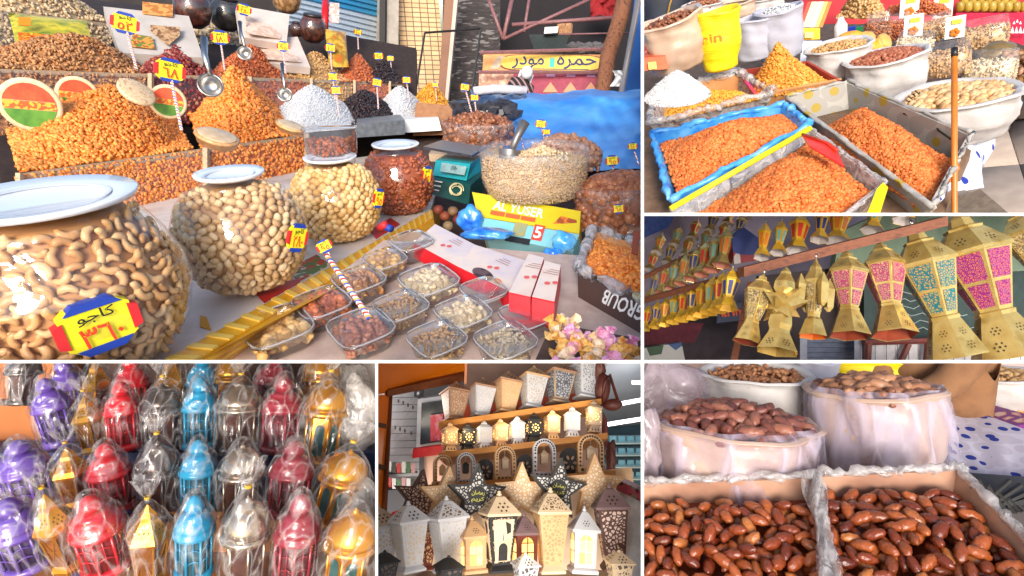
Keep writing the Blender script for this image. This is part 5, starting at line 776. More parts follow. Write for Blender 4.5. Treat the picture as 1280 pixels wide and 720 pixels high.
pouch(1098, 48, 27, 30, 3.0, 'small pouch of brown nuts on the red stall', M_BRN); pouch(1124, 47, 24, 28, 3.05, 'pouch half hidden behind a white flower card', M_ALM); pouch(1168, 50, 36, 30, 3.0, 'middle pouch between two flower cards', M_TAN); pouch(1227, 62, 52, 36, 2.9, 'wide pouch of tan nuts under the red wall', M_TAN, 3); pouch(1138, 74, 40, 32, 2.72, 'tilted pouch of mixed nuts behind the reddish nut sack', M_SEED, 14); pouch(1177, 94, 58, 38, 2.55, 'big pouch of nuts with a greyish top behind the pole', M_BRN if False else M_TAN, 2); pouch(1233, 106, 54, 40, 2.5, 'pouch of pale beans at the right behind the large sack', M_SEED, 10)
b = MB(); b.lathe([(.07, 0), (.075, .015), (.05, .03), (.03, .045)], 24, F(1245, 66, 2.7, 25)); solo('brass_lid', b, mat('brass', [(150, 120, 70), (170, 140, 90)], .35, metal=.6), 'dull brass lid lying above the pale bean pouch', 'lid', smooth=True)
for px, py, d, lb in ((1137, 8, 4.5, 'flower card standing at the back of the red stall'), (1179, 8, 4.5, 'flower card at the back beside the yellow bottles'), (1142, 32, 2.85, 'flower card in front of the half hidden pouch'), (1194, 34, 2.8, 'flower card leaning before the wide pouch')):
    t = thing('flower_card', lb, 'card', F(px, py, d, 10, 4), 'white cards with an orange flower'); s = 20*d/FPX; b = MB(); b.box(0, 0, -.65*s, s, .004, 1.3*s); part('card', b, WHITE, t)
    for k in range(5): a = k*1.2566; b = MB(); b.add(*ico(1, .14*s, .01, .14*s), M=T(.16*s*math.cos(a), -.005, -.3*s+.16*s*math.sin(a))); part('petal', b, mat('orange petal', (230, 120, 30), .5), t)
    b = MB(); b.box(.05*s, -.005, .2*s, .5*s, .004, .25*s); part('print', b, mat('leaf print', (200, 200, 70), .5), t)
for i in range(16):
    px = 1200+(i % 9)*10+(5 if i > 8 else 0); py = 14 if i <= 8 else 6; b = MB(); b.lathe([(.028, 0), (.032, .02), (.032, .06), (.02, .08)], 12, F(px, py, 5.0, 12)); solo('jam_jar', b, mat('amber jar', [(150, 120, 40), (176, 146, 60), (110, 96, 40)], .3, by='obj'), 'small amber jar in the row along the top of the red wall', 'jar', group='amber jars on the red wall', smooth=True)
t = rootw('red_counter', 'pinkish red counter with a white zigzag under the amber jars', 'counter', W(1250, 60, 4.6)); b = MB(); b.slab([W(1195, 62, 4.5), W(1330, 72, 4.3), W(1330, 16, 4.5), W(1195, 16, 4.7)], .05); partw('panel', b, mat('rose red', [(190, 24, 50), (206, 44, 70)], .5), t)
for k in range(8): x = 1248+k*5; b = MB(); b.slab([W(x, 41, 4.38), W(x+4.4, 41.5, 4.38), W(x+3, 33, 4.4)], .003); partw('tooth', b, WHITE, t)
for k in range(3): b = MB(); b.slab([W(1266+k*4, 30-2*(k % 2), 4.38), W(1269+k*4, 30-2*(k % 2), 4.38), W(1268+k*4, 26-2*(k % 2), 4.38)], .003); partw('tooth', b, WHITE, t)
b = MB(); b.scatter(RAISIN, [W(RNG.uniform(1256, 1300), RNG.uniform(66, 110), RNG.uniform(2.6, 2.8))[:] for _ in range(260)], .022); solo('mixed_heap', b, ramp('mixed dried fruit', (60, 34, 26), (110, 70, 44), (160, 120, 60), (180, 130, 120)), 'mixed dark dried fruit at the right behind the pouches', 'dried fruit', kind='stuff', smooth=True)
b = MB(); b.slab([W(1250, 130, 2.6), W(1400, 150, 2.5), W(1400, 96, 2.9), W(1250, 80, 3.0)], .05); solo('dark_shelf', b, mat('dark wood', [(50, 40, 36), (70, 56, 48)], .8), 'dark shelf under the mixed dried fruit', 'shelf')
# orange pole
t = rootw('wooden_pole', 'upright orange wooden pole with a black tip standing by the trays', 'pole', W(1193, 320, 1.75)); b = MB(); b.tube([W(1193, 330, 1.78)[:], W(1193, 200, 1.78)[:], W(1193, 70, 1.78)[:]], .0085, 10); partw('shaft', b, mat('varnished wood', [(190, 106, 30), (206, 126, 46)], .4, scale=8, stretch=(4, 4, 1)), t, True); b = MB(); b.tube([W(1193, 71, 1.78)[:], W(1193, 60, 1.78)[:]], .0095, 10); partw('tip', b, BLACK, t, True)
# dotted cloth
DOT = mat('blue dotted cloth', [(30, 50, 150), (205, 208, 222), (216, 218, 230)], .7, by='dots', scale=16)
def drape(tops, bots, nu=24, nv=12, amp=.02):
    def ev(L_, u): x = u*(len(L_)-1); i = min(len(L_)-2, int(x)); k = x-i; a, c = L_[i], L_[i+1]; return Vector(W(*a)).lerp(W(*c), k)
    b = MB(); b.grid(lambda u, v: (ev(tops, u).lerp(ev(bots, u), v)+FW*amp*v*math.sin(u*24)-FW*amp*.5*math.sin(u*9+v*4))[:], nu, nv); return b
solo('dotted_cloth', drape([(1168, 258, 1.75), (1217, 166, 2.05), (1262, 98, 2.4)], [(1186, 240, 1.82), (1224, 236, 1.95), (1258, 130, 2.45)]), DOT, 'white cloth with blue blots hanging at the table corner beside the pavement', 'cloth', smooth=True)
# pavement
PG = Plane(200, 2.9, 36, 1040); b = MB(); b.slab([PG.w(x, y) for x, y in ((780, 340), (1420, 340), (1420, 128), (780, 128))], .05); pv = solo('pavement', b, mat('pavement joint', [(110, 98, 88), (124, 112, 102)], .9), None, None, kind='structure')
me = MB().box(0, 0, 0, .33, .33, .012).mesh('paving_slab', mat('paving slab', [(150, 134, 122), (168, 152, 140), (140, 126, 114)], .85, scale=6, bump=.2, bscale=40)); iv = pv.matrix_world.inverted() @ PG.M
for i in range(-4, 7):
    for j in range(-6, 2): o = _reg(bpy.data.objects.new('paving_slab', me)); o.parent = pv; o.matrix_local = iv @ T(1.2+i*.334, j*.334, -.004) 
b = MB(); b.slab([PG.w(1160, 262, .05), PG.w(1300, 330, .05), PG.w(1300, 300, .05), PG.w(1225, 236, .05)], .06); solo('kerb_stone', b, mat('rough kerb', [(120, 106, 92), (96, 84, 74)], .95, scale=30, bump=.6), 'rough kerb edge on the pavement below the dotted cloth', 'kerb')
# ================================================================ BAY 3: hanging golden lanterns
PANEL[0] = 3
GMET = mat('pale gold tin', [(214, 176, 96), (230, 200, 122), (192, 152, 72)], .27, metal=.65, scale=14, bump=.15, bscale=30); GYEL = mat('yellow gold tin', [(214, 160, 30), (230, 184, 60), (196, 138, 20)], .35, metal=.3, scale=20)
CUT = mat('cut out dark', (60, 44, 26), .8)
def ngon(n, r, z, rot=0): return [(r*math.cos(2*math.pi*(i+.5)/n+rot), r*math.sin(2*math.pi*(i+.5)/n+rot), z) for i in range(n)]
def faceM(n, i, r0, z0, r1, z1, rot=0):          # frame on side i of a tapering prism
    a = 2*math.pi*(i+1)/n+rot; c = math.cos(math.pi/n); p0 = Vector((r0*c*math.cos(a), r0*c*math.sin(a), z0)); p1 = Vector((r1*c*math.cos(a), r1*c*math.sin(a), z1)); Y = (p1-p0).normalized(); X = Vector((-math.sin(a), math.cos(a), 0)); Z = X.cross(Y)
    M = Matrix((X, Y, Z)).transposed().to_4x4(); M.translation = p0; return M, (p1-p0).length, 2*r0*math.sin(math.pi/n), 2*r1*math.sin(math.pi/n)
def trap(b, M, L, w0, w1, y0, y1, z, fr=.8, th=.001):
    a = w0+(w1-w0)*y0; c = w0+(w1-w0)*y1; b.add([(-a/2*fr, L*y0, z), (a/2*fr, L*y0, z), (c/2*fr, L*y1, z), (-c/2*fr, L*y1, z), (-a/2*fr, L*y0, z-th), (a/2*fr, L*y0, z-th), (c/2*fr, L*y1, z-th), (-c/2*fr, L*y1, z-th)], [(0, 1, 2, 3), (7, 6, 5, 4), (4, 5, 1, 0), (5, 6, 2, 1), (6, 7, 3, 2), (7, 4, 0, 3)], M)
def rosette(b, M, x, y, r, z):
    for k in range(6): a = k*math.pi/3; b.add([(x+r*math.cos(a)-r*.26, y+r*math.sin(a), z), (x+r*math.cos(a), y+r*math.sin(a)-r*.3, z), (x+r*math.cos(a)+r*.26, y+r*math.sin(a), z), (x+r*math.cos(a), y+r*math.sin(a)+r*.3, z)], [(0, 1, 2, 3)], M)
    b.add([(x+r*.3*math.cos(a), y+r*.3*math.sin(a), z) for a in np.linspace(0, 6.28, 7)[:-1]], [tuple(range(6))], M)
def tin_lantern(bot, top, wp, d, e, yaw, label, pan, gold=GMET, prof='tall', inner=None, simple=False, group='gold tin lanterns hanging from the beam', n=6):
    dx, dy = top[0]-bot[0], bot[1]-top[1]; Hp = math.hypot(dx, dy); M = F(bot[0], bot[1], d, e, math.degrees(math.atan2(dx, dy)), yaw); H = Hp*d/FPX/math.cos(R_(e)); R = wp/2*d/FPX*1.08
    t = thing('tin_lantern', label, 'lantern', M, group); b = MB()
    if prof == 'tall': base = [(.98, .0), (.97, .012), (.56, .24), (.5, .27), (.52, .295), (.46, .305)]; body = [(.46, .305), (.98, .70)]; cap = [(1.04, .69), (1.04, .715), (.98, .735), (.62, .83), (.5, .855), (.52, .87), (.34, .885), (.28, .935), (.12, .96), (.06, .99), (.0, 1.0)]
    else: base = [(1.1, .0), (.66, .2), (.5, .23), (.5, .27)]; body = [(.5, .27), (.82, .66)]; cap = [(.9, .655), (.9, .69), (.5, .82), (.46, .86), (.2, .92), (.0, 1.0)]
    loft(b, [ngon(n, r*R, z*H) for r, z in base], cap=0); part('base', b, gold, t)
    b = MB(); loft(b, [ngon(n, r*R, z*H) for r, z in cap], cap=1); part('crown', b, gold, t)
    b = MB(); loft(b, [ngon(n, r*R, z*H) for r, z in body], cap=0); part('body', b, gold, t)
    b = MB(); loft(b, [ngon(n, base[0][0]*R*.96, .004*H), ngon(n, base[2][0]*R*.9, base[2][1]*H)], cap=2); part('lining', b, inner or mat('red lining', [(110, 30, 22), (160, 66, 30)], .6, scale=20), t)
    for i in range(n):
        Mf, L_, w0, w1 = faceM(n, i, body[0][0]*R, body[0][1]*H, body[1][0]*R, body[1][1]*H)
        if simple: b = MB(); trap(b, Mf, L_, w0, w1, .1, .9, .0015, .52); part('panel', b, pan, t)
        else:
            b = MB(); trap(b, Mf, L_, w0, w1, .5, .95, .002, .8); part('upper_panel', b, pan, t); b = MB(); trap(b, Mf, L_, w0, w1, .06, .44, .002, .72); part('lower_panel', b, pan, t)
            b = MB(); Mb, Lb, w2, w3 = faceM(n, i, base[1][0]*R, base[1][1]*H, base[2][0]*R, base[2][1]*H); rosette(b, Mb, 0, Lb*.28, w2*.13, .001); rosette(b, Mb, 0, Lb*.72, w2*.11, .001)
            Mb, Lb, w2, w3 = faceM(n, i, cap[2][0]*R, cap[2][1]*H, cap[3][0]*R, cap[3][1]*H); rosette(b, Mb, 0, Lb*.35, w2*.12, .001); part('cut_pattern', b, CUT, t)
    b = MB(); b.tube([(0, 0, .99*H), (.03*R, 0, 1.03*H), (0, 0, 1.06*H), (-.03*R, 0, 1.03*H), (0, 0, .99*H)], .0016*d, 5); part('hook', b, STEEL, t, True); return t, R, H
def paint(nm, *c, sc=240): return mat(nm, list(c), .4, by='cell', scale=sc, k=.95)
orn = lambda nm, *c: mat(nm, list(c), .4, by='dist', scale=105, k=.95)
PKP = orn('pink printed panel', (150, 56, 92), (206, 156, 116), (86, 40, 90)); TLP = orn('teal printed panel', (28, 106, 112), (200, 136, 70), (60, 150, 96)); ORP = orn('purple orange panel', (128, 36, 104), (214, 114, 56), (60, 44, 136)); GRP = paint('grey gold panel', (176, 150, 96), (120, 100, 70), (200, 176, 120), (150, 124, 84))
tin_lantern((933, 428), (954, 338), 34, 1.9, -14, 10, 'plain gold lantern with pale panels hanging at the left end of the beam', GRP)
L3, R3, H3 = tin_lantern((1016, 421), (1020, 318), 30, 1.85, -14, 0, 'slim gold lantern with small side lanterns around its column', GRP, prof='slim', inner=mat('orange lining', (226, 110, 30), .6))
for k in range(4): a = k*math.pi/2+.5; b = MB(); Mq = T(1.15*R3*math.cos(a), 1.15*R3*math.sin(a), .34*H3) @ RZ(math.degrees(a)); loft(b, [ngon(4, .1*R3, 0), ngon(4, .34*R3, .05*H3), ngon(4, .42*R3, .28*H3), ngon(4, .2*R3, .36*H3), ngon(4, .02, .42*H3) if False else ngon(4, .03*R3, .42*H3)], Mq); part('side_lantern', b, GMET, L3)
tin_lantern((1062, 420), (1058, 306), 46, 1.95, -16, 12, 'gold lantern with pink patterned panels beside the slim one', PKP); tin_lantern((1118, 419), (1101, 293), 50, 1.95, -18, 20, 'gold lantern with pink panels and an open red lined base', PKP)
tin_lantern((1196, 446), (1150, 278), 64, 1.95, 3, 14, 'large gold lantern with teal and green painted panels', TLP); tin_lantern((1264, 446), (1208, 258), 80, 1.95, 3, 18, 'largest gold lantern with orange and purple painted panels', ORP); tin_lantern((1330, 380), (1282, 250), 60, 2.1, -8, 10, 'gold lantern showing only its edge beside the largest one', GRP)
# star lantern
bot, top, d = (971, 440), (984, 326), 1.85; Hh = 115*d/FPX; R = 24*d/FPX; t = thing('tin_lantern', 'gold lantern with a spiky star in the middle of its column', 'lantern', F(*bot, d, -14, 6), 'gold tin lanterns hanging from the beam')
b = MB(); loft(b, [ngon(6, R*1.1, 0), ngon(6, R*.6, .2*Hh), ngon(6, R*.55, .24*Hh), ngon(6, R*.66, .3*Hh), ngon(6, R*.6, .4*Hh), ngon(6, R*.4, .44*Hh)], cap=0); part('base', b, GMET, t); b = MB(); loft(b, [ngon(6, R*.4, .66*Hh), ngon(6, R*.6, .72*Hh), ngon(6, R*.56, .8*Hh), ngon(6, R*.3, .9*Hh), ngon(6, R*.28, .93*Hh), ngon(6, R*.02, Hh)]); part('crown', b, GMET, t)
b = MB(); bm = bmesh.new(); bmesh.ops.create_icosphere(bm, subdivisions=1, radius=1); bm.verts.ensure_lookup_table(); vv = [v.co.copy() for v in bm.verts]
bmd = bmesh.new(); bmesh.ops.create_cube(bmd, size=1.1); fl = [(v.co.copy()) for v in bmd.verts]; V = [tuple(v*.62*R) for v in fl]; FF = []
for f_ in bmd.faces: V.append(tuple(f_.normal*1.35*R)); k = len(V)-1; vs = [v.index for v in f_.verts]; FF += [(vs[i], vs[(i+1) % 4], k) for i in range(4)]
bmd.free(); bm.free(); b.add(V, FF, T(0, 0, .55*Hh) @ RZ(30) @ RX(45) @ RY(20)); V2 = V; b.add(V2, FF, T(0, 0, .55*Hh) @ RZ(75) @ RX(80)); part('star', b, GMET, t)
b = MB()
for i in range(6): Mb, Lb, w2, w3 = faceM(6, i, R*1.1, 0, R*.6, .2*Hh); rosette(b, Mb, 0, Lb*.4, w2*.16, .001); Mb, Lb, w2, w3 = faceM(6, i, R*.6, .72*Hh, R*.56, .8*Hh); rosette(b, Mb, 0, Lb*.5, w2*.2, .001)
part('cut_pattern', b, CUT, t)
# beam
def beam(a, c, th, label, name='wooden_beam', m_=None, dep=.06):
    b = MB(); p, q = W(*a), W(*c); s1, s2 = th*a[2]/FPX, th*c[2]/FPX; b.hexa([p[:], q[:], (q+FW*dep)[:], (p+FW*dep)[:], (p+UP*s1)[:], (q+UP*s2)[:], (q+UP*s2+FW*dep)[:], (p+UP*s1+FW*dep)[:]]); return solo(name, b, m_ or BEAM, label, 'beam')
BEAM = mat('reddish beam', [(104, 56, 34), (128, 72, 44), (90, 46, 28)], .7, scale=12, stretch=(1, 6, 6))
beam((930, 346, 2.05), (1185, 282, 1.85), 12, 'reddish wooden beam carrying the gold lanterns'); beam((800, 381, 2.9), (945, 341, 2.1), 7, 'thin wooden rail continuing the beam behind the small yellow lanterns'); beam((800, 352, 3.2), (905, 300, 2.8), 5, 'thin rail carrying the small red and white lanterns')
b = MB(); b.hexa([W(x, y, dd)[:] for dd in (2.2, 2.25) for x, y in ((912, 455), (921, 455), (942, 352), (934, 352))]); solo('wooden_brace', b, BEAM, 'leaning wooden brace below the beam', 'brace')
# rows of small lanterns
PC3 = [paint('small red panel', (196, 50, 40), (220, 110, 40)), paint('small blue panel', (40, 60, 130), (90, 140, 170)), paint('small amber panel', (206, 110, 40), (226, 170, 70)), paint('small mint panel', (110, 160, 150), (200, 190, 150))]
names = ('red', 'blue', 'amber', 'mint')
for k in range(10):
    u = k/9; x = 806+u*102; y = 412-u*27; h = 32+u*20; w_ = 12+u*12
    tin_lantern((x, y), (x+5+3*u, y-h), w_, 2.9-.8*u, -20, k*17, 'small yellow lantern with %s panels in the row under the thin rail' % names[k % 4], PC3[k % 4], GYEL, 'slim', simple=True, inner=GYEL, group='small yellow lanterns under the thin rail')
for k in range(8):
    u = k/7; x = 812+u*90; y = 372-u*40; h = 34+u*16; w_ = 13+u*10
    tin_lantern((x, y), (x+9, y-h), w_*.9, 3.1-.5*u, -24, k*23, 'small pale lantern with %s panels on the middle rail' % names[(k*3+1) % 4], PC3[(k*3+1) % 4], GMET, 'slim', simple=True, inner=mat('pink lining', (190, 120, 96), .6), group='small pale lanterns on the middle rail')
for k in range(12):
    x = 812+(k % 6)*22+(k//6)*9; y = 338-(k % 6)*9-(k//6)*22; tin_lantern((x, y), (x+7, y-24), 15, 3.5, -24, k*31, 'tiny faded lantern with %s panels in the cluster at the top corner' % names[k % 4], PC3[k % 4], GMET, 'slim', simple=True, inner=mat('pale lining', (190, 180, 176), .6), group='tiny faded lanterns in the top corner')
for k, (x, y, w_, h) in enumerate(((952, 322, 18, 46), (972, 316, 18, 42), (996, 314, 26, 50), (1024, 300, 20, 40), (1046, 302, 28, 44), (1090, 288, 24, 40), (1130, 276, 24, 40))):
    tin_lantern((x, y), (x+5, y-h), w_, 2.3, -30, k*19, 'bright yellow lantern with %s panels hanging above the beam' % names[(k+2) % 4], PC3[(k+2) % 4], GYEL, 'slim', inner=mat('pale lining', (190, 180, 176), .6), simple=True, group='bright yellow lanterns above the beam')
b = MB(); bx = [(918, 330), (945, 326), (952, 300), (930, 284), (915, 298)]; b.slab([W(x, y, 2.6) for x, y in bx], .12); solo('paper_lantern', b, paint('red blue patches', (150, 40, 50), (40, 60, 130), (206, 196, 190), (206, 196, 190), sc=9), 'boxy cloth lantern with red, blue and white patches', 'lantern')
# background
def bgq(name, label, cat, pts, d, m_, th=.05): b = MB(); b.slab([W(x, y, d) for x, y in pts], th); return solo(name, b, m_, label, cat)
bgq('canopy_back', 'pale lilac canopy behind the small lanterns', 'canopy', [(780, 480), (1400, 480), (1400, 230), (780, 230)], 4.2, mat('lilac canopy', [(146, 132, 150), (170, 156, 172), (120, 106, 124)], .8, scale=2.5))
bgq('blue_tarp', 'blue tarpaulin corner above the tiny lanterns', 'tarpaulin', [(790, 304), (836, 284), (850, 256), (790, 256)], 4.1, mat('deep blue sheet', [(40, 66, 140), (56, 86, 166)], .6)); bgq('painted_shade_interior', 'dark shop interior under the golden lanterns', 'interior', [(800, 470), (1010, 470), (1010, 372), (905, 385), (800, 418)], 4.0, mat('painted inside shade', [(40, 34, 42), (66, 56, 64), (30, 26, 30)], .9, scale=4))  # flat dark sheet paints the shade inside the shop
bgq('maroon_awning', 'maroon awning below the row of small yellow lanterns', 'awning', [(800, 432), (868, 428), (880, 404), (800, 402)], 3.6, mat('maroon awning', [(90, 30, 44), (110, 40, 54)], .8)); bgq('poster', 'dark blue poster with orange lettering behind the lanterns', 'poster', [(896, 404), (948, 398), (950, 374), (898, 384)], 3.4, mat('poster navy', (36, 46, 80), .5), .02)
t = rootw('poster_lettering', 'orange lettering on the dark blue poster', 'lettering', W(915, 394, 3.36)); b = MB(); v, f = txt('arim', .05, .13, .02); b.add(v, f, F(916, 390, 3.36, -16, -6) @ RX(90)); partw('word', b, mat('orange letters', (220, 90, 40), .5), t)
bgq('bottle_shelf', 'blurred blue and white packets at the bottom left below the awning', 'packets', [(800, 470), (860, 470), (852, 428), (800, 436)], 3.3, paint('packets', (60, 90, 60), (200, 200, 196), (60, 90, 140), (190, 160, 60), sc=14))
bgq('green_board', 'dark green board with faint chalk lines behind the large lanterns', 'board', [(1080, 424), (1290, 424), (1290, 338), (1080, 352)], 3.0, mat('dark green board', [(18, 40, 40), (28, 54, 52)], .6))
t = rootw('chalk_lines', 'faint white script on the dark green board', 'script', W(1180, 380, 2.95))
for k in range(6):
    b = MB(); b.tube([W(1092+j*7+k*4, 366+k*9+2.2*math.sin(j*2.1+k), 2.94)[:] for j in range(10+(k*5) % 9)], .0022, 4); partw('script_line', b, mat('chalk', (150, 164, 160), .9), t)
bgq('green_tarp', 'sagging grey green tarpaulin above the large lanterns', 'tarpaulin', [(1040, 352), (1110, 350), (1290, 342), (1290, 240), (1160, 240), (1050, 290)], 3.2, mat('grey green tarp', [(84, 106, 90), (110, 130, 112), (66, 84, 72)], .7, scale=4))
bgq('olive_backing', 'dark wall under the beam behind the slim lanterns', 'wall', [(940, 432), (1090, 432), (1090, 330), (950, 345)], 3.3, mat('mottled dark wall', [(50, 42, 46), (74, 62, 62)], .8, scale=4))  # wall in mottled dark tones
t = rootw('small_shutter', 'grey blue shutter between two pale posts below the slim lantern', 'shutter', W(1040, 450, 2.9))
for k in range(6): b = MB(); b.slab([W(1008, 428+k*6, 2.9), W(1072, 428+k*6, 2.9), W(1072, 423+k*6, 2.91), W(1008, 423+k*6, 2.91)], .02); partw('slat', b, mat('shutter slate', [(110, 118, 140), (130, 138, 158)], .5), t)
for x in (1000, 1068): b = MB(); b.hexa([W(a, y, dd)[:] for dd in (2.8, 2.86) for a, y in ((x, 470), (x+9, 470), (x+9, 418), (x, 418))]); partw('post', b, mat('pale post', [(150, 154, 170), (170, 172, 186)], .6), t)
t = rootw('tiled_window', 'brown framed window of white tiles below the large lanterns', 'window', W(1170, 450, 2.8)); b = MB(); b.slab([W(1082, 470, 2.8), W(1290, 470, 2.8), W(1290, 424, 2.8), W(1082, 428, 2.8)], .03); partw('pane', b, mat('white tile', [(196, 190, 192), (210, 206, 208)], .4), t)
for k in range(14): b = MB(); x = 1094+k*14; b.tube([W(x, 470, 2.785)[:], W(x, 430, 2.785)[:]], .0018, 4); partw('joint', b, mat('grey joint', (120, 114, 118), .8), t)
for a, c in (((1080, 428), (1290, 422)), ((1084, 470), (1086, 428)), ((1118, 470), (1136, 430)), ((1156, 470), (1160, 428))): b = MB(); b.tube([W(*a, 2.76)[:], W(*c, 2.76)[:]], .015, 6); partw('frame', b, mat('brown frame', [(96, 40, 34), (116, 54, 44)], .6), t)
# ================================================================ BAY 4: wooden lantern shop
PANEL[0] = 4
WD = lambda nm, a, c: mat(nm, [a, c], .6, scale=14, stretch=(1, 1, 4))
OAK = WD('light wood', (206, 162, 116), (220, 180, 136)); BRZ = WD('bronze wood', (166, 124, 98), (186, 146, 118)); SLV = WD('silver paint', (196, 197, 204), (212, 213, 219)); GRY = WD('grey paint', (84, 84, 90), (104, 104, 112)); WHP = WD('white paint', (206, 208, 216), (222, 224, 230)); DBR = WD('dark brown wood', (70, 40, 34), (92, 54, 46)); BLKW = WD('black wood', (28, 28, 32), (42, 42, 46)); CRM = WD('cream wood', (216, 190, 156), (230, 208, 178)); RBR = WD('red brown wood', (110, 48, 34), (134, 64, 46)); PRP = WD('plum grey', (116, 92, 96), (140, 114, 116))
def fil(nm, a, c, sc=105): return mat(nm, [a, c, c], .6, by='dist', scale=sc)  # flat pattern
FIL = {}
def filg(m_, hole):
    k = m_.name+str(hole)
    if k not in FIL:
        base = {'light wood': (214, 172, 126), 'bronze wood': (176, 134, 108), 'silver paint': (204, 205, 211), 'grey paint': (90, 90, 96), 'white paint': (214, 216, 224), 'dark brown wood': (80, 46, 40), 'black wood': (34, 34, 38), 'cream wood': (222, 198, 166), 'red brown wood': (120, 54, 40), 'plum grey': (128, 104, 106)}[m_.name]
        FIL[k] = fil('cutwork '+k, base, hole)
    return FIL[k]
GLOW = mat('lamp glow', (255, 206, 120), .5, emit=1.1); GLOWD = mat('soft lamp glow', (250, 190, 100), .5, emit=.55)
def sq(b, prof, M=None, cap=3): return loft(b, [ngon(4, r*1.41421, z) for r, z in prof], M, cap)
def placeL(px, yb, yt, wp, d, e, roll, yaw, name, label, group):
    H = (yb-yt)*d/FPX/math.cos(R_(e)); s = wp/2*d/FPX*.82; return thing(name, label, 'lantern', F(px, yb, d, e, roll, yaw), group), s, H
def taper(px, yb, yt, wp, d, e, roll, yaw, label, m_, roof, hole, group, lat=False, scene=None):
    t, s, H = placeL(px, yb, yt, wp, d, e, roll, yaw, 'cutwork_lantern', label, group)
    b = MB(); sq(b, [(.78*s, 0), (.8*s, .03*H), (.58*s, .09*H)]); part('foot', b, m_ if not lat else roof, t); b = MB(); sq(b, [(.6*s, .09*H), (.96*s, .70*H)]); part('body', b, m_, t)
    for k in range(4): Mf, L_, w0, w1 = faceM(4, k, .6*s*1.41421, .09*H, .96*s*1.41421, .70*H); b = MB(); trap(b, Mf, L_, w0, w1, .05, .95, .0016, .84); part('cutwork', b, filg(m_, hole), t)
    b = MB(); sq(b, [(1.1*s, .69*H), (1.12*s, .72*H), (.3*s, .92*H), (.2*s, .93*H)]); rf = part('roof', b, roof, t)
    for k in range(4):
        Mf, L_, w0, w1 = faceM(4, k, 1.12*s*1.41421, .72*H, .3*s*1.41421, .92*H)
        if lat:
            b = MB(); trap(b, Mf, L_, w0, w1, .1, .8, .0012, .8); part('lattice', b, filg(roof, (120, 96, 70)), rf)
        else:
            b = MB(); rosette(b, Mf, 0, L_*.38, w0*.14, .001); part('cut_pattern', b, CUT, rf)
    b = MB(); b.lathe([(.16*s, .93*H), (.2*s, .95*H), (.1*s, .965*H), (.14*s, .985*H), (.0, 1.0*H)], 12); part('finial', b, roof, t, True); return t, s, H
def winlan(px, yb, yt, wp, d, e, roll, yaw, label, m_, roof, group):
    t, s, H = placeL(px, yb, yt, wp, d, e, roll, yaw, 'window_lantern', label, group)
    b = MB(); sq(b, [(1.0*s, 0), (1.0*s, .05*H), (.86*s, .08*H)]); part('foot', b, m_, t); b = MB(); sq(b, [(.82*s, .08*H), (.86*s, .62*H)]); part('body', b, m_, t)
    for k in range(4):
        Mf, L_, w0, w1 = faceM(4, k, .82*s*1.41421, .08*H, .86*s*1.41421, .62*H)
        for j, (x0, x1, y0, y1) in enumerate(((-.3, -.03, .12, .42), (.03, .3, .12, .42), (-.3, -.03, .46, .72), (.03, .3, .46, .72))): b = MB(); b.prism([(x0*w0, y0*L_), (x1*w0, y0*L_), (x1*w0, y1*L_), (x0*w0, y1*L_)], 0, .0012, Mf); part('pane', b, GLOW if j != 0 else GLOWD, t)
        for sg in (-1, 1): b = MB(); b.prism([(sg*.03*w0, .75*L_), (sg*.3*w0, .75*L_), (sg*.2*w0, .86*L_), (sg*.03*w0, .92*L_)][::sg], 0, .0012, Mf); part('pane', b, GLOWD, t)
    b = MB(); sq(b, [(1.06*s, .61*H), (1.08*s, .65*H), (.24*s, .9*H), (.16*s, .91*H)]); rf = part('roof', b, roof, t); b = MB()
    for k in range(4): Mf, L_, w0, w1 = faceM(4, k, 1.08*s*1.41421, .65*H, .24*s*1.41421, .9*H); rosette(b, Mf, 0, L_*.35, w0*.1, .001)
    part('cut_pattern', b, CUT, rf); b = MB(); b.lathe([(.14*s, .91*H), (.18*s, .94*H), (.08*s, .96*H), (.1*s, .985*H), (0, H)], 12); part('finial', b, roof, t, True)
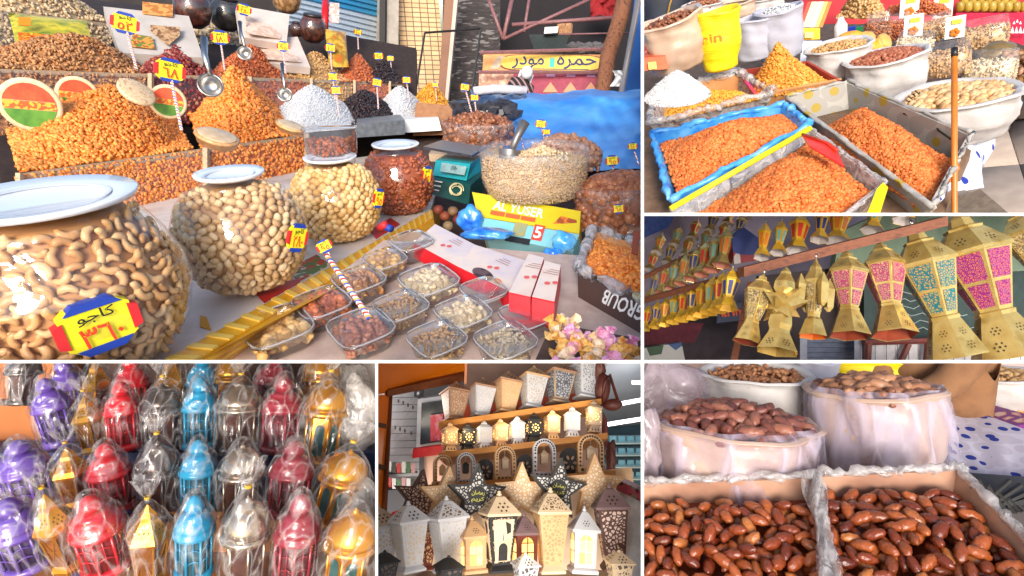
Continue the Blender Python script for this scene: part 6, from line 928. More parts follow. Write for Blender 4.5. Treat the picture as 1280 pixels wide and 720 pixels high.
def cubelan(px, yb, yt, wp, d, e, yaw, label, m_, lit):
    t, s, H = placeL(px, yb, yt, wp, d, e, 0, yaw, 'cube_lantern', label, 'small cube lanterns on the second shelf'); b = MB(); sq(b, [(.86*s, 0), (.6*s, .2*H), (.6*s, .22*H)]); ft = part('foot', b, m_, t); b = MB()
    for k in range(4): Mf, L_, w0, w1 = faceM(4, k, .86*s*1.41421, 0, .6*s*1.41421, .2*H); [b.prism([(x*w0-.07*w0, L_*.25), (x*w0+.07*w0, L_*.25), (x*w0, L_*.7)], 0, .0008, Mf) for x in (-.25, 0, .25)]
    part('cut_pattern', b, CUT, ft); b = MB(); sq(b, [(.9*s, .22*H), (.9*s, .72*H)]); part('body', b, m_, t)
    for k in range(4):
        Mf, L_, w0, w1 = faceM(4, k, .9*s*1.41421, .22*H, .9*s*1.41421, .72*H); b = MB(); r = w0*.26
        for j in range(8): a = j*math.pi/4; b.add([(r*math.cos(a)-r*.26, L_/2+r*math.sin(a), .001), (r*math.cos(a), L_/2+r*math.sin(a)-r*.26, .001), (r*math.cos(a)+r*.26, L_/2+r*math.sin(a), .001), (r*math.cos(a), L_/2+r*math.sin(a)+r*.26, .001)], [(0, 1, 2, 3)], Mf)
        b.add([(r*.4*math.cos(a), L_/2+r*.4*math.sin(a), .001) for a in np.linspace(0, 6.28, 9)[:-1]], [tuple(range(8))], Mf)
        for x in (-1, 1):
            for y in (-1, 1): b.add([(x*r*1.5-r*.2, L_/2+y*r*1.5, .001), (x*r*1.5, L_/2+y*r*1.5-r*.2, .001), (x*r*1.5+r*.2, L_/2+y*r*1.5, .001), (x*r*1.5, L_/2+y*r*1.5+r*.2, .001)], [(0, 1, 2, 3)], Mf)
        part('glow_cutout', b, GLOW if lit else mat('pale cutout', (226, 214, 190), .6), t)
    b = MB(); sq(b, [(1.0*s, .72*H), (1.0*s, .75*H), (.5*s, .86*H), (.34*s, .88*H), (.34*s, .92*H), (.1*s, H)]); part('roof', b, m_, t)
G1, G5 = 'cutwork lanterns on the top shelf', 'lanterns standing in the front of the shop'
for a in ((567, 527, 476, 36, 'bronze cutwork lantern at the end of the top shelf', BRZ, BRZ, (206, 178, 150), 0), (600, 522, 471, 36, 'pale silver cutwork lantern with a brown roof on the top shelf', SLV, BRZ, (222, 220, 226), 0), (632, 517, 463, 37, 'peach cutwork lantern with a brown roof on the top shelf', OAK, BRZ, (222, 186, 150), 0), (664, 511, 456, 37, 'greyish cutwork lantern with a gold roof on the top shelf', SLV, OAK, (186, 172, 160), 0), (698, 505, 451, 38, 'dark grey cutwork lantern with silvery pattern on the top shelf', GRY, BRZ, (176, 182, 196), 0), (732, 499, 440, 40, 'white cutwork lantern at the leather bag end of the top shelf', WHP, WHP, (150, 154, 170), 0)):
    taper(a[0], a[1], a[2], a[3], 2.15, -16, 4, 22, a[4], a[5], a[6], a[7], G1)
for i, (x, yb, h, m_, lb) in enumerate(((562, 565, 36, OAK, 'light wood'), (584, 564, 34, BLKW, 'black'), (605, 562, 35, SLV, 'silver'), (625, 560, 36, OAK, 'peach wood'), (646, 557, 36, SLV, 'pale silver'), (667, 553, 36, BLKW, 'black and gold'), (690, 550, 37, OAK, 'orange wood'), (715, 547, 38, WHP, 'white'), (742, 541, 40, GRY, 'grey'))): cubelan(x, yb, yb-h, 22, 2.0, -8, 18, lb+' cube lantern glowing on the second shelf'+(' at the window end' if i == 0 else ' at the leather bag end' if i == 8 else ' between the silver ones' if i == 3 else ''), m_, i not in (2, 7))
# shelves
SHW = WD('shelf wood', (170, 108, 40), (196, 134, 60))
def shelf(a, c, th, lb, dep=.22):
    b = MB(); p, q = W(*a), W(*c); s1, s2 = th*a[2]/FPX, th*c[2]/FPX; Mx = F(650, 530, 2, -10); dv = Mx.col[1].xyz*dep; uv = Mx.col[2].xyz; b.hexa([p[:], q[:], (q+dv)[:], (p+dv)[:], (p+uv*s1)[:], (q+uv*s2)[:], (q+uv*s2+dv)[:], (p+uv*s1+dv)[:]]); return solo('shelf', b, SHW, lb, 'shelf')
shelf((548, 534, 2.06), (752, 505, 2.06), 7, 'golden wood top shelf of the lantern display'); shelf((548, 573, 1.94), (760, 548, 1.94), 7, 'wooden second shelf under the small cube lanterns'); shelf((535, 612, 1.86), (770, 594, 1.86), 6, 'wooden ledge under the arch lanterns')
# warm lamps hidden under the top shelf
b = MB(); b.slab([W(548, 640, 2.5), W(752, 640, 2.5), W(752, 440, 2.6), W(584, 440, 2.6), W(578, 500, 2.55)], .03); solo('back_board', b, mat('brown back board', [(120, 92, 80), (140, 112, 98)], .7, scale=5), 'greyish brown back board behind the lantern shelves', 'board')
b = MB(); b.slab([W(560, 526, 2.3), W(752, 505, 2.3), W(752, 488, 2.32), W(560, 509, 2.32)], .02); solo('red_band', b, mat('orange red band', [(170, 60, 24), (196, 80, 34)], .6), 'orange red band along the back of the top shelf', 'band')
# arches
def arch(px, yb, yt, wp, d, label, m_, hole, inner):
    t, s, H = placeL(px, yb, yt, wp, d, -2, 0, 12, 'arch_lantern', label, 'arch lanterns on the ledge'); s *= 1.15; z0 = .16*H; R0, R1 = s, s*.66
    def ring(r): return [(r, z0)]+[(r*math.cos(a), H-s+r*math.sin(a)*1.0) for a in np.linspace(0, math.pi, 14)]+[(-r, z0)]
    o, i_ = ring(R0), ring(R1); b = MB(); v = []
    for y in (-.012, .012): v += [(x, y, z) for x, z in o]+[(x, y, z) for x, z in i_]
    k = len(o); f = []
    for j in range(k-1): f += [(j, j+1, k+j+1, k+j), (2*k+j, 3*k+j, 3*k+j+1, 2*k+j+1), (j, 2*k+j, 2*k+j+1, j+1), (k+j, k+j+1, 3*k+j+1, 3*k+j)]
    b.add(v, f); part('arch', b, m_, t); b = MB()
    for j in range(1, k-1):
        x = (o[j][0]+i_[j][0])/2; z = (o[j][1]+i_[j][1])/2; r = s*.09; b.add([(x+r*math.cos(a), -.0135, z+r*math.sin(a)) for a in np.linspace(0, 6.28, 7)[:-1]], [tuple(range(6))])
    for q in np.linspace(.05, .85, 5):
        for sg in (-1, 1): x = sg*s*.83; z = z0+(H-s-z0)*q; r = s*.09; b.add([(x+r*math.cos(a), -.0135, z+r*math.sin(a)) for a in np.linspace(0, 6.28, 7)[:-1]], [tuple(range(6))])
    part('cut_pattern', b, CUT, t); b = MB(); b.box(0, 0, 0, 2.1*s, .05, z0); part('base', b, m_, t); b = MB(); [b.box((j-2)*s*.36, -.0262, z0*.3, s*.2, .001, z0*.4) for j in range(5)]; part('base_pattern', b, CUT, t)
    b = MB(); sq(b, [(.22*s, .34*H), (.3*s, .38*H), (.3*s, .58*H), (.36*s, .6*H), (.08*s, .7*H)]); part('hanging_lantern', b, inner, t); b = MB(); b.tube([(0, 0, .7*H), (0, 0, H-s*.36)], .001, 4); part('chain', b, STEEL, t)
for a in ((553, 608, 570, 24, 'light wood arch lantern at the window end of the ledge', OAK, None, OAK), (582, 606, 567, 25, 'silver arch lantern beside a dark oval plaque', SLV, None, BLKW), (631, 602, 559, 28, 'peach wood arch lantern between two dark oval plaques', OAK, None, GRY), (680, 598, 550, 31, 'white arch lantern behind the black stars', WHP, None, GRY), (738, 592, 544, 35, 'large light wood arch lantern at the leather bag end', OAK, None, CRM)): arch(a[0], a[1], a[2], a[3], 1.9, *a[4:])
for x, yb, yt, w_, lb in ((606, 606, 575, 22, 'dark oval plaque beside the silver arch'), (656, 600, 569, 20, 'dark oval plaque beside the peach arch'), (712, 598, 561, 26, 'large dark oval plaque beside the white arch')):
    t, s, H = placeL(x, yb, yt, w_, 1.92, -2, 0, 10, 'oval_plaque', lb, 'dark oval plaques on the ledge'); t['category'] = 'plaque'; s *= 1.15; pl_ = [(-s, .0), (s, .0), (s, H-s)]+[(s*math.cos(a), H-s+s*math.sin(a)) for a in np.linspace(.2, 2.94, 10)]+[(-s, H-s)]; b = MB(); b.prism(pl_, -.01, .01, RX(90)); part('plate', b, BLKW, t)
    for j in range(6): a = j*1.05; b = MB(); b.add(*ico(1, .16*s, .004, .26*s), M=T(.5*s*math.cos(a), -.012, H*.5+.55*s*math.sin(a)) @ RY(-math.degrees(a)+90)); part('leaf', b, GRY, t)
# stars
def star(px, py, rp, d, roll, label, m_, hole, text=False, yaw=12):
    t = thing('star_lantern', label, 'lantern', F(px, py, d, 0, roll, yaw), 'star lanterns in front of the ledge'); R = rp*d/FPX; P_ = [((R if k % 2 == 0 else R*.45)*math.sin(k*math.pi/5), (R if k % 2 == 0 else R*.45)*math.cos(k*math.pi/5)) for k in range(10)]
    b = MB(); b.prism(P_, -.03, .012, RX(90)); part('case', b, m_, t); b = MB(); b.prism([(x*.84, y*.84) for x, y in P_], .012, .0135, RX(90)); part('cutwork', b, filg(m_, hole), t)
    if text:
        b = MB(); b.prism([(R*.3*math.cos(a), R*.3*math.sin(a)) for a in np.linspace(0, 6.28, 22)[:-1]], .0135, .016, RX(90)); part('medallion', b, m_, t)
        for s_, z in ((AR['ramadan'], .09), (AR['kareem'], -.11)): b = MB(); v, f = txt(s_, R*.17, R*.42, .012); b.add(v, f, T(0, -.017, R*z) @ RX(90)); part('lettering', b, mat('gold ink', (206, 206, 90), .5), t)
star(524, 622, 34, 1.72, 10, 'dark brown star lantern at the window end', DBR, (206, 180, 160)); star(559, 622, 38, 1.68, 4, 'light wood star lantern between brown and black stars', OAK, (236, 218, 194)); star(596, 620, 39, 1.64, 3, 'black star lantern with a gold greeting beside the light wood star', BLKW, (206, 204, 200), True); star(652, 616, 37, 1.68, 0, 'light wood star lantern between the two black stars', OAK, (236, 218, 194)); star(697, 611, 38, 1.64, 8, 'black star lantern with a gold greeting near the marble panel', BLKW, (206, 204, 200), True); star(744, 609, 41, 1.68, -2, 'large light wood star lantern next to the marble panel', OAK, (236, 218, 194))
# front lanterns
F5 = 1.5
taper(513, 714, 632, 46, F5, 10, -2, 24, 'tall silver lantern with a glowing oval beside the brown cutwork lantern', SLV, SLV, (206, 190, 170), G5); taper(478, 716, 636, 44, F5+.05, 10, -4, 20, 'silver lantern cut off by the partition', SLV, GRY, (196, 176, 150), G5); taper(561, 716, 626, 48, F5, 10, -2, 24, 'tall silver lantern with a lattice roof and diamond cutouts', SLV, SLV, (196, 190, 186), G5, True)
taper(529, 712, 652, 34, F5+.1, 10, 0, 20, 'red brown cutwork lantern between the two silver lanterns', RBR, BRZ, (232, 190, 140), G5); winlan(590, 715, 650, 40, F5, 9, 0, 22, 'light wood lantern with glowing window panes', OAK, OAK, G5)
t, s, H = taper(624, 714, 620, 48, F5, 10, 0, 18, 'black lantern with a mosque silhouette and a cream roof', BLKW, CRM, (196, 172, 150), G5, False)
Mf, L_, w0, w1 = faceM(4, 2, .6*s*1.41421, .09*H, .96*s*1.41421, .70*H)
for k in range(4):
    Mf, L_, w0, w1 = faceM(4, k, .6*s*1.41421, .09*H, .96*s*1.41421, .70*H); b = MB(); trap(b, Mf, L_, w0, w1, .08, .92, .003, .76); part('scene_panel', b, CRM, t)
    b = MB(); r = w0*.24; b.prism([(-r, L_*.1), (r, L_*.1), (r, L_*.34)]+[(r*math.cos(a), L_*.34+r*1.1*math.sin(a)) for a in np.linspace(.1, 3.04, 10)]+[(-r, L_*.34)], .003, .0045, Mf); b.prism([(-.02*w0, L_*.5), (.02*w0, L_*.5), (.0, L_*.66)], .003, .0045, Mf); b.prism([(.2*w0, L_*.62), (.4*w0, L_*.66), (.4*w0, L_*.82), (.1*w0, L_*.88)], .003, .0045, Mf); part('mosque_silhouette', b, BLKW, t)
winlan(655, 713, 645, 38, F5, 9, 0, 20, 'red brown lantern with glowing window panes and plum roof', RBR, PRP, G5)
taper(688, 715, 616, 48, F5, 10, 0, 16, 'light wood lantern with a cream lattice roof', OAK, CRM, (186, 142, 100), G5, True); winlan(728, 715, 638, 40, F5, 9, 2, 14, 'white lantern with glowing window panes', WHP, WHP, G5)
taper(768, 712, 610, 48, F5, 9, -4, 10, 'dark brown lantern with star cutouts and a plum roof at the marble panel', DBR, PRP, (214, 190, 180), G5)
for x, yb, w_, m_, lb in ((481, 738, 34, BLKW, 'top of a small black lantern in front of the silver one'), (561, 745, 36, BLKW, 'top of a small black lantern in front of the lattice roof'), (657, 742, 34, SLV, 'top of a small silver lantern in front of the red brown one'), (774, 738, 36, CRM, 'top of a small cream lantern in front of the dark brown one')): taper(x, yb, yb-46, w_, 1.36, 14, 0, 20, lb, m_, m_, (90, 80, 76), G5)
PF = Plane(700, 1.55, 12, 637); b = MB(); b.slab([W(440, 800, 1.3), W(830, 800, 1.3), W(830, 712, 1.62), W(440, 714, 1.62)], .03); solo('display_table', b, mat('cream table', [(196, 170, 140), (212, 190, 164)], .6, scale=6), 'cream table under the front lanterns', 'table')
b = MB(); b.slab([W(520, 720, 1.8), W(790, 720, 1.8), W(790, 606, 1.86), W(520, 612, 1.86)], .04); solo('cream_step', b, mat('cream step', [(206, 176, 146), (220, 194, 166)], .6, scale=6), 'cream step behind the front lanterns', 'step')
# left: orange portal, slat wall, window
ORW = mat('orange panel', [(206, 106, 8), (222, 124, 20)], .35, scale=3)
def w4(name, label, cat, pts, m_, th=.03): b = MB(); b.slab([W(*p) for p in pts], th); return solo(name, b, m_, label, cat)
w4('orange_ceiling', 'glossy orange panel above the shop entrance', 'panel', [(440, 497, 1.9), (487, 491, 2.1), (581, 472, 2.3), (583, 430, 2.2), (440, 430, 1.7)], ORW); w4('orange_post', 'orange post at the left of the shop entrance', 'post', [(440, 740, 1.75), (476, 740, 1.85), (489, 492, 2.1), (440, 498, 1.9)], ORW)
w4('portal_edge', 'dark brown edge strip around the orange entrance', 'trim', [(484, 496, 2.07), (580, 477, 2.27), (582, 467, 2.26), (484, 488, 2.06)], mat('brown edge', [(120, 60, 24), (96, 48, 22)], .6)); w4('portal_edge', 'dark brown vertical edge beside the orange post', 'trim', [(476, 720, 1.84), (480, 720, 1.85), (491, 492, 2.09), (486, 492, 2.09)], mat('brown edge', (110, 56, 24)))
b = MB(); b.slab([W(580, 480, 2.24), W(583, 480, 2.24), W(585, 430, 2.24), W(582, 430, 2.24)], .02); solo('orange_strip', b, ORW, 'thin bright orange strip beside the brown back board', 'trim')
for y in (530, 582): b = MB(); b.slab([W(440, y-3, 1.86), W(483, y+6, 1.98), W(483, y, 1.98), W(440, y-9, 1.86)], .02); solo('post_groove', b, mat('dark groove', (70, 34, 14), .7), 'dark groove in the orange post '+('beside the slat wall' if y == 530 else 'beside the shelf of boxes'), 'groove')
t = rootw('slat_wall', 'white grooved display wall with small hooks', 'wall', W(505, 580, 2.8))
for k in range(12): y = 488+k*9; b = MB(); b.slab([W(478, y+9, 2.5), W(524, y+8.2, 2.8), W(524, y, 2.8), W(478, y+.4, 2.5)], .02); partw('slat', b, WHP, t)
b = MB(); b.slab([W(470, 660, 2.54), W(530, 660, 2.84), W(530, 470, 2.84), W(470, 470, 2.54)], .02); partw('backing', b, mat('groove grey', (110, 110, 116), .7), t)
for x, y in ((498, 500), (504, 502), (510, 505), (516, 508), (494, 533), (500, 535), (506, 537), (514, 540)): b = MB(); b.tube([W(x, y, 2.55)[:], W(x, y+3, 2.5)[:]], .004, 5); partw('hook', b, BLACK, t)
t = rootw('shop_window', 'dark shop window in a white frame with a pink poster', 'window', W(540, 555, 2.7)); b = MB(); b.slab([W(520, 564, 2.74), W(572, 556, 2.74), W(572, 492, 2.74), W(522, 499, 2.74)], .04); partw('frame', b, WHP, t); b = MB(); b.slab([W(525, 556, 2.69), W(570, 549, 2.69), W(570, 498, 2.69), W(527, 504, 2.69)], .01); partw('pane', b, mat('mottled dark glass', [(40, 46, 52), (76, 86, 94), (30, 34, 40)], .15, scale=9), t); b = MB(); b.slab([W(538, 552, 2.67), W(554, 550, 2.67), W(554, 517, 2.67), W(538, 519, 2.67)], .006); partw('poster', b, mat('pink poster', [(214, 90, 110), (206, 60, 80), (226, 170, 180)], .5, scale=24), t)  # pane coloured in mottled dark greys
b = MB(); b.lathe([(.012, 0), (.02, .02), (.016, .05)], 10, F(521, 497, 2.45, 0, 20)); b.tube([W(521, 490, 2.45)[:], W(520, 484, 2.45)[:]], .006, 6); solo('spotlight', b, BLACK, 'small black spotlight above the slat wall', 'lamp', smooth=True)
w4('red_sill', 'red band under the dark shop window', 'band', [(515, 573, 2.6), (560, 567, 2.6), (560, 556, 2.6), (516, 562, 2.6)], mat('red band', [(196, 24, 34), (214, 44, 50)], .5))
for r in range(2):
    w4('small_shelf', ('upper' if r == 0 else 'lower')+' dark shelf of small boxes beside the orange post', 'shelf', [(482, 593+r*20, 2.35), (522, 591+r*20, 2.5), (522, 589+r*20, 2.5), (482, 591+r*20, 2.35)], BLACK, .12)
    for k in range(6):
        x = 484+k*6; c_ = ((226, 226, 230), (40, 36, 40), (190, 30, 40), (206, 206, 210), (60, 110, 70), (200, 150, 160))[(k+r*2) % 6]; b = MB(); b.hexa([W(a, y, dd)[:] for dd in (2.38, 2.46) for a, y in ((x, 591+r*20), (x+5, 591+r*20), (x+5, 577+r*20+(k % 3)), (x, 577+r*20+(k % 3)))]); solo('small_box', b, mat('box %d%d%d' % c_, c_, .5), 'small %s box on the %s dark shelf' % (('white', 'black', 'red', 'pale grey', 'green', 'pink')[(k+r*2) % 6], 'upper' if r == 0 else 'lower'), 'box', group='small boxes beside the orange post')
w4('peach_wall', 'peach coloured wall behind the small boxes', 'wall', [(470, 680, 2.9), (560, 680, 2.9), (560, 560, 2.9), (470, 560, 2.9)], mat('peach wall', [(206, 160, 140), (220, 180, 160)], .7, scale=4)); b = MB(); b.slab([W(492, 660, 1.95), W(520, 655, 2.0), W(516, 632, 2.05), (W(490, 640, 2.0))], .02); solo('red_pack', b, mat('red pack', (200, 30, 34), .5), 'red pack behind the silver lantern', 'pack')
# right: shop interior
w4('shop_ceiling', 'grey shop ceiling receding behind the leather bags', 'ceiling', [(745, 536, 3.1), (830, 528, 3.1), (830, 430, 2.5), (740, 430, 2.5)], mat('grey ceiling', [(120, 126, 134), (138, 144, 150)], .7, scale=3))
for a, c, lb in (((790, 478), (806, 478), 'short ceiling lamp nearest the leather bags'), ((762, 507), (806, 499), 'long ceiling lamp in the middle of the shop'), ((756, 531), (806, 523), 'long ceiling lamp at the back of the shop')): b = MB(); b.tube([W(*a, 2.6)[:], W(*c, 2.6)[:]], .009, 6); solo('ceiling_lamp', b, mat('white tube light', (250, 250, 255), .4, emit=1.4), lb, 'lamp')
w4('rear_wall', 'dark back of the shop with shelves of blue packs', 'wall', [(745, 640, 3.05), (830, 640, 3.05), (830, 520, 3.1), (745, 530, 3.1)], mat('teal dark', [(30, 60, 74), (44, 80, 92)], .7))
for r in range(4):
    for k in range(4):
        x, y = 762+k*11, 545+r*15; b = MB(); b.hexa([W(a, q, dd)[:] for dd in (2.85, 2.92) for a, q in ((x, y+9), (x+8.5, y+9), (x+8.5, y), (x, y))]); solo('blue_pack', b, paint('blue packs', (40, 110, 150), (110, 170, 190), (190, 206, 214), (30, 70, 110), sc=30), 'blue toned pack on the back shelves of the shop', 'pack', group='blue packs on the back shelves')
    w4('back_shelf', 'pale shelf board under the blue packs, %s of four' % ('top', 'second', 'third', 'lowest')[r], 'shelf', [(758, 555.5+r*15, 2.82), (830, 555+r*15, 2.82), (830, 553.6+r*15, 2.82), (758, 554+r*15, 2.82)], mat('pale shelf', (170, 196, 196), .6), .15)
LEA = mat('dark leather', [(70, 28, 22), (100, 44, 32), (54, 22, 20)], .45, scale=14, bump=.4)
t = rootw('leather_bag', 'dark brown leather bag hanging at the end of the top shelf', 'bag', W(760, 512, 2.1))
b = MB(); b.add(*ico(3, .036, .02, .022, .04, 3), M=F(766, 506, 2.1, 0, -6)); partw('body', b, LEA, t, True); b = MB(); b.tube([W(752, 502, 2.1)[:], W(756, 478, 2.1)[:], W(762, 468, 2.1)[:], W(772, 500, 2.1)[:]], .006, 6); partw('strap', b, LEA, t, True); b = MB(); b.add(*ico(2, .03, .02, .06, .08, 4), M=F(753, 486, 2.12, 0, 4)); partw('flap', b, LEA, t, True)
crumple(750, 464, 12, 30, 2.15, LEA, 'bundle of brown leather straps above the leather bag', 'strap_bundle', 'straps', 9); crumple(756, 540, 7, 44, 2.15, mat('dark red leather', [(90, 24, 20), (120, 40, 30)], .5), 'dark red leather strips hanging below the leather bag', 'leather_strips', 'leather', 3); crumple(764, 572, 12, 40, 2.2, LEA, 'dark leather purse bundle behind the large star', 'purse_bundle', 'purses', 5)
w4('marble_panel', 'white marble panel standing at the right of the star lanterns', 'panel', [(772, 760, 1.5), (830, 760, 1.5), (830, 640, 1.65), (772, 612, 1.75)], mat('white marble', [(206, 206, 210), (186, 188, 194), (216, 216, 220), (150, 152, 160)], .35, scale=14, det=8)); w4('floral_edge', 'dark floral edge above the marble panel', 'trim', [(770, 612, 1.74), (830, 641, 1.64), (830, 626, 1.64), (772, 600, 1.74)], paint('floral', (60, 34, 44), (150, 60, 80), (110, 100, 90), (30, 26, 30), sc=60)); w4('wood_board_end', 'light wood board above the floral edge', 'board', [(752, 606, 1.95), (792, 604, 1.95), (790, 584, 1.97), (752, 588, 1.97)], OAK)

# the shop's own lit lamps: tubes on the ceiling, warm strips under the top shelf, the spotlight, the glowing lanterns
def lamp(p, watts, col, rad, name): l = bpy.data.lights.new(name, 'POINT'); l.energy = watts; l.color = col; l.shadow_soft_size = rad; o = bpy.data.objects.new(name, l); COL.objects.link(o); o.location = p
for x, y in ((795, 483), (784, 508), (780, 532)): lamp(W(x, y, 2.5), .8, (1, .97, .94), .06, 'ceiling_tube_light')
for x in (585, 640, 695, 735): lamp(W(x, 536-(x-560)*.14, 1.99), .16, (1, .8, .5), .02, 'shelf_strip_light')
lamp(W(512, 506, 2.3), 1.6, (1, .95, .88), .04, 'spotlight_bulb')
for x in (590, 655, 728): lamp(W(x, 690, 1.36), .035, (1, .78, .45), .015, 'lantern_bulb')
# ================================================================ BAY 5: dates
PANEL[0] = 5
P5 = Plane(620, 1.0, 42, 1040)
def dateM(seed):
    v, f = ico(3, 1, .52, .48, .0, seed); w_ = np.arctan2(v[:, 2], v[:, 1]); k = 1+.09*np.abs(np.sin(3.5*w_+3*v[:, 0]+seed))-.08*np.abs(np.sin(4.5*w_-5*v[:, 0]+2*seed))+.05*np.sin(9*v[:, 0]+2*w_+seed)+.05*np.sin(3*v[:, 0]+w_); k = np.where(np.abs(v[:, 0]) > .97, 1, k); v = v*k[:, None]; v[:, 2] += .08*v[:, 0]**2; return v, f
DATE_D = mat('glossy dark dates', [(100, 38, 20), (144, 64, 32), (180, 94, 46), (116, 46, 26), (202, 122, 62)], .3, by='obj', coat=.15, k=.8, bump=.35, bscale=3)
DATE_L = mat('rosy dry dates', [(104, 54, 48), (132, 76, 64), (160, 104, 84), (118, 64, 58)], .42, by='obj', k=.85, bump=.3, bscale=3)
DME = {m.name: [MB().add(*dateM(i), r=.5).mesh('date', m, True) for i in range(4)] for m in (DATE_D, DATE_L)}
def put_dates(pts, size, m_, label, group, cat='date', name='date', flat=.5):
    for p in pts:
        o = _reg(bpy.data.objects.new(name, random.choice(DME[m_.name]))); q = p[1] @ RZ(random.uniform(0, 360)) @ RY(random.uniform(-30, 30)) @ RX(random.uniform(0, 360)); o.matrix_world = T(*p[0]) @ q.to_3x3().to_4x4() @ Matrix.Scale(size*random.uniform(.85, 1.12), 4); _tag(o, label, cat, group)
BAGC = mat('lined carton', [(166, 122, 98), (190, 148, 124), (150, 108, 88)], .35, scale=7, bump=.8, bscale=14, coat=.3)
def dbox(c, label, lining): return tray('date_box', label, P5, c, .10, [BAGC, BAGC, BAGC, BAGC], BAGC, .006, 'box', .008, MILK)
cl = [(760, 790), (1042, 790), (1019, 596), (792, 604)]; cr = [(1052, 770), (1345, 740), (1198, 586), (1020, 594)]
dbox(cl, 'left carton lined with clear plastic full of glossy dates below the rosy date sack', MILK); dbox(cr, 'right carton lined with clear plastic full of glossy dark dates below the tall bag', MILK)
def fillbox(c, n, label, group, H=.02):
    q = [P5.w(*p) for p in c]; pts = []; k = 0; s = []
    while len(s) < n and k < 60000:
        k += 1; u, v = random.random(), random.random(); p = (q[0]*(1-u)+q[1]*u)*(1-v)+(q[3]*(1-u)+q[2]*u)*v; lay = random.choice((0, 0, 1)); z = -.036+.014*lay+H*(1-(2*u-1)**2)*(1-(2*v-1)**2)
        if all((p-a).length > .0195 or l2 != lay for a, l2 in s): s.append((p, lay)); pts.append((p+P5.n*z, P5.M))
    put_dates(pts, .0178, DATE_D, label, group)
fillbox([(800, 728), (1034, 728), (1012, 616), (806, 620)], 145, 'glossy dark date in the left plastic lined carton', 'dates in the left carton'); fillbox([(1050, 726), (1300, 714), (1192, 602), (1028, 610)], 150, 'glossy dark date in the right plastic lined carton', 'dates in the right carton')
for c, lb in ((cl, 'left'), (cr, 'right')):
    b = MB(); b.slab([P5.w(x, y, -.042) for x, y in c], .004); solo('date_mass', b, mat('date mass', [(116, 50, 28), (156, 80, 42)], .3, by='cell', scale=40), 'dates deep down in the '+lb+' carton', 'dates', kind='stuff')
# film over the box edges
b = MB(); b.grid(lambda u, v: P5.w(1014+26*v+(u-.5)*(22+10*math.sin(v*9)), 588+v*140, .01+.012*math.sin(u*9+v*14))[:], 8, 24); solo('plastic_fold', b, MILK, 'fold of clear plastic film between the two date cartons', 'plastic', smooth=True)
# date sack
CARB = mat('film over carton', [(166, 138, 124), (184, 158, 146), (150, 122, 110)], .35, scale=5, bump=.4, bscale=12)
def bag(px, yb, wp, hp, d, e, roll, label, m_, sy=.85, wrap=True, tap=.9):
    t = sack(px, yb, wp, hp, d, e, roll, label, m_, sy=sy, tap=tap, rim=.08, nm='date_sack', bulge=1.02); s = wp/2*d/FPX; H = hp*d/FPX
    if wrap:
        b = MB(); sd = random.random()*9
        def fn(u, v):
            a = 2*math.pi*u; z = .1+v*1.0; r = (1.06+.05*math.sin(9*a+4*z+sd)+.03*math.sin(17*a+9*z))*(1 if v < .9 else 1-.12*(v-.9)*10); return (r*s*math.cos(a), sy*r*s*math.sin(a), z*H)
        b.grid(fn, 60, 14); part('film', b, WRAPF, t, True)
    return t, s, H
WRAPF = clear('loose wrap', gloss=.02, haze=.2, rough=.14, bump=.9, crease=14, cmax=.6, stretch=(1, 1, .3), hazecol=(220, 212, 236), fres=1.3)
t, s, H = bag(914, 614, 190, 84, 1.22, 20, 0, 'wide plastic lined sack heaped with rosy dry dates', CARB)
M0 = t.matrix_world; pts = []
for i in range(105):
    r = ((i+.5)/105)**.5*.9; a = i*2.39996; pts.append((M0 @ Vector((r*s*math.cos(a), .85*r*s*math.sin(a), H*.93+.30*s*(1-r**1.7)+random.uniform(-.004, .006))), M0))
put_dates(pts, .0235, DATE_L, 'rosy dry date heaped in the wide plastic lined sack', 'rosy dates in the wide sack', name='rosy_date')
b = MB(); b.lathe([(.9*s, .8*H), (.6*s, .88*H+.16*s), (.01, .88*H+.27*s)], 24, M0, sy=.85); solo('date_mass', b, mat('rosy mass', [(110, 60, 46), (150, 96, 76)], .5, by='cell', scale=40), 'rosy dates deep inside the wide sack', 'dates', kind='stuff', smooth=True)
t, s, H = bag(1098, 594, 146, 104, 1.25, 17, -3, 'tall plastic wrapped bag of pale dried dates beside the brown jacket', CARB, tap=.86)
M0 = t.matrix_world; pts = []
for i in range(80):
    r = ((i+.5)/80)**.5*.88; a = i*2.39996; pts.append((M0 @ Vector((r*s*math.cos(a), .85*r*s*math.sin(a), H*.95+.3*s*(1-r**1.7)+random.uniform(-.004, .006))), M0))
DATE_P = mat('pale dried dates', [(126, 76, 56), (168, 116, 84), (186, 136, 100), (110, 64, 50)], .45, by='obj', k=.88); DME[DATE_P.name] = [MB().add(*dateM(i+7), r=.5).mesh('date', DATE_P, True) for i in range(3)]
put_dates(pts, .0225, DATE_P, 'pale dried date on top of the tall wrapped bag', 'pale dates in the tall bag', name='pale_date'); b = MB(); b.lathe([(.9*s, .85*H), (.6*s, .9*H+.14*s), (.01, .9*H+.26*s)], 24, M0, sy=.85); solo('date_mass', b, mat('pale mass', [(120, 76, 50), (170, 120, 84)], .5, by='cell', scale=40), 'pale dates deep inside the tall bag', 'dates', kind='stuff', smooth=True)
sack(944, 532, 122, 66, 1.47, 20, 0, 'white cloth sack of brown bark pieces behind the rosy dates', LINEN, FLAKE, ramp('bark pieces', (136, 82, 48), (176, 118, 76), (196, 140, 96)), 11, 240, .1, clab='brown bark like pieces in the white sack behind the dates', ccat='bark', rim=.2, tap=.95)
sack(1248, 512, 88, 46, 1.6, 18, 0, 'white cloth sack of nuts behind the brown jacket', LINEN, ROUND, M_TAN, 8, 160, .12, clab='tan nuts in the white sack behind the brown jacket', rim=.18, tap=.95)
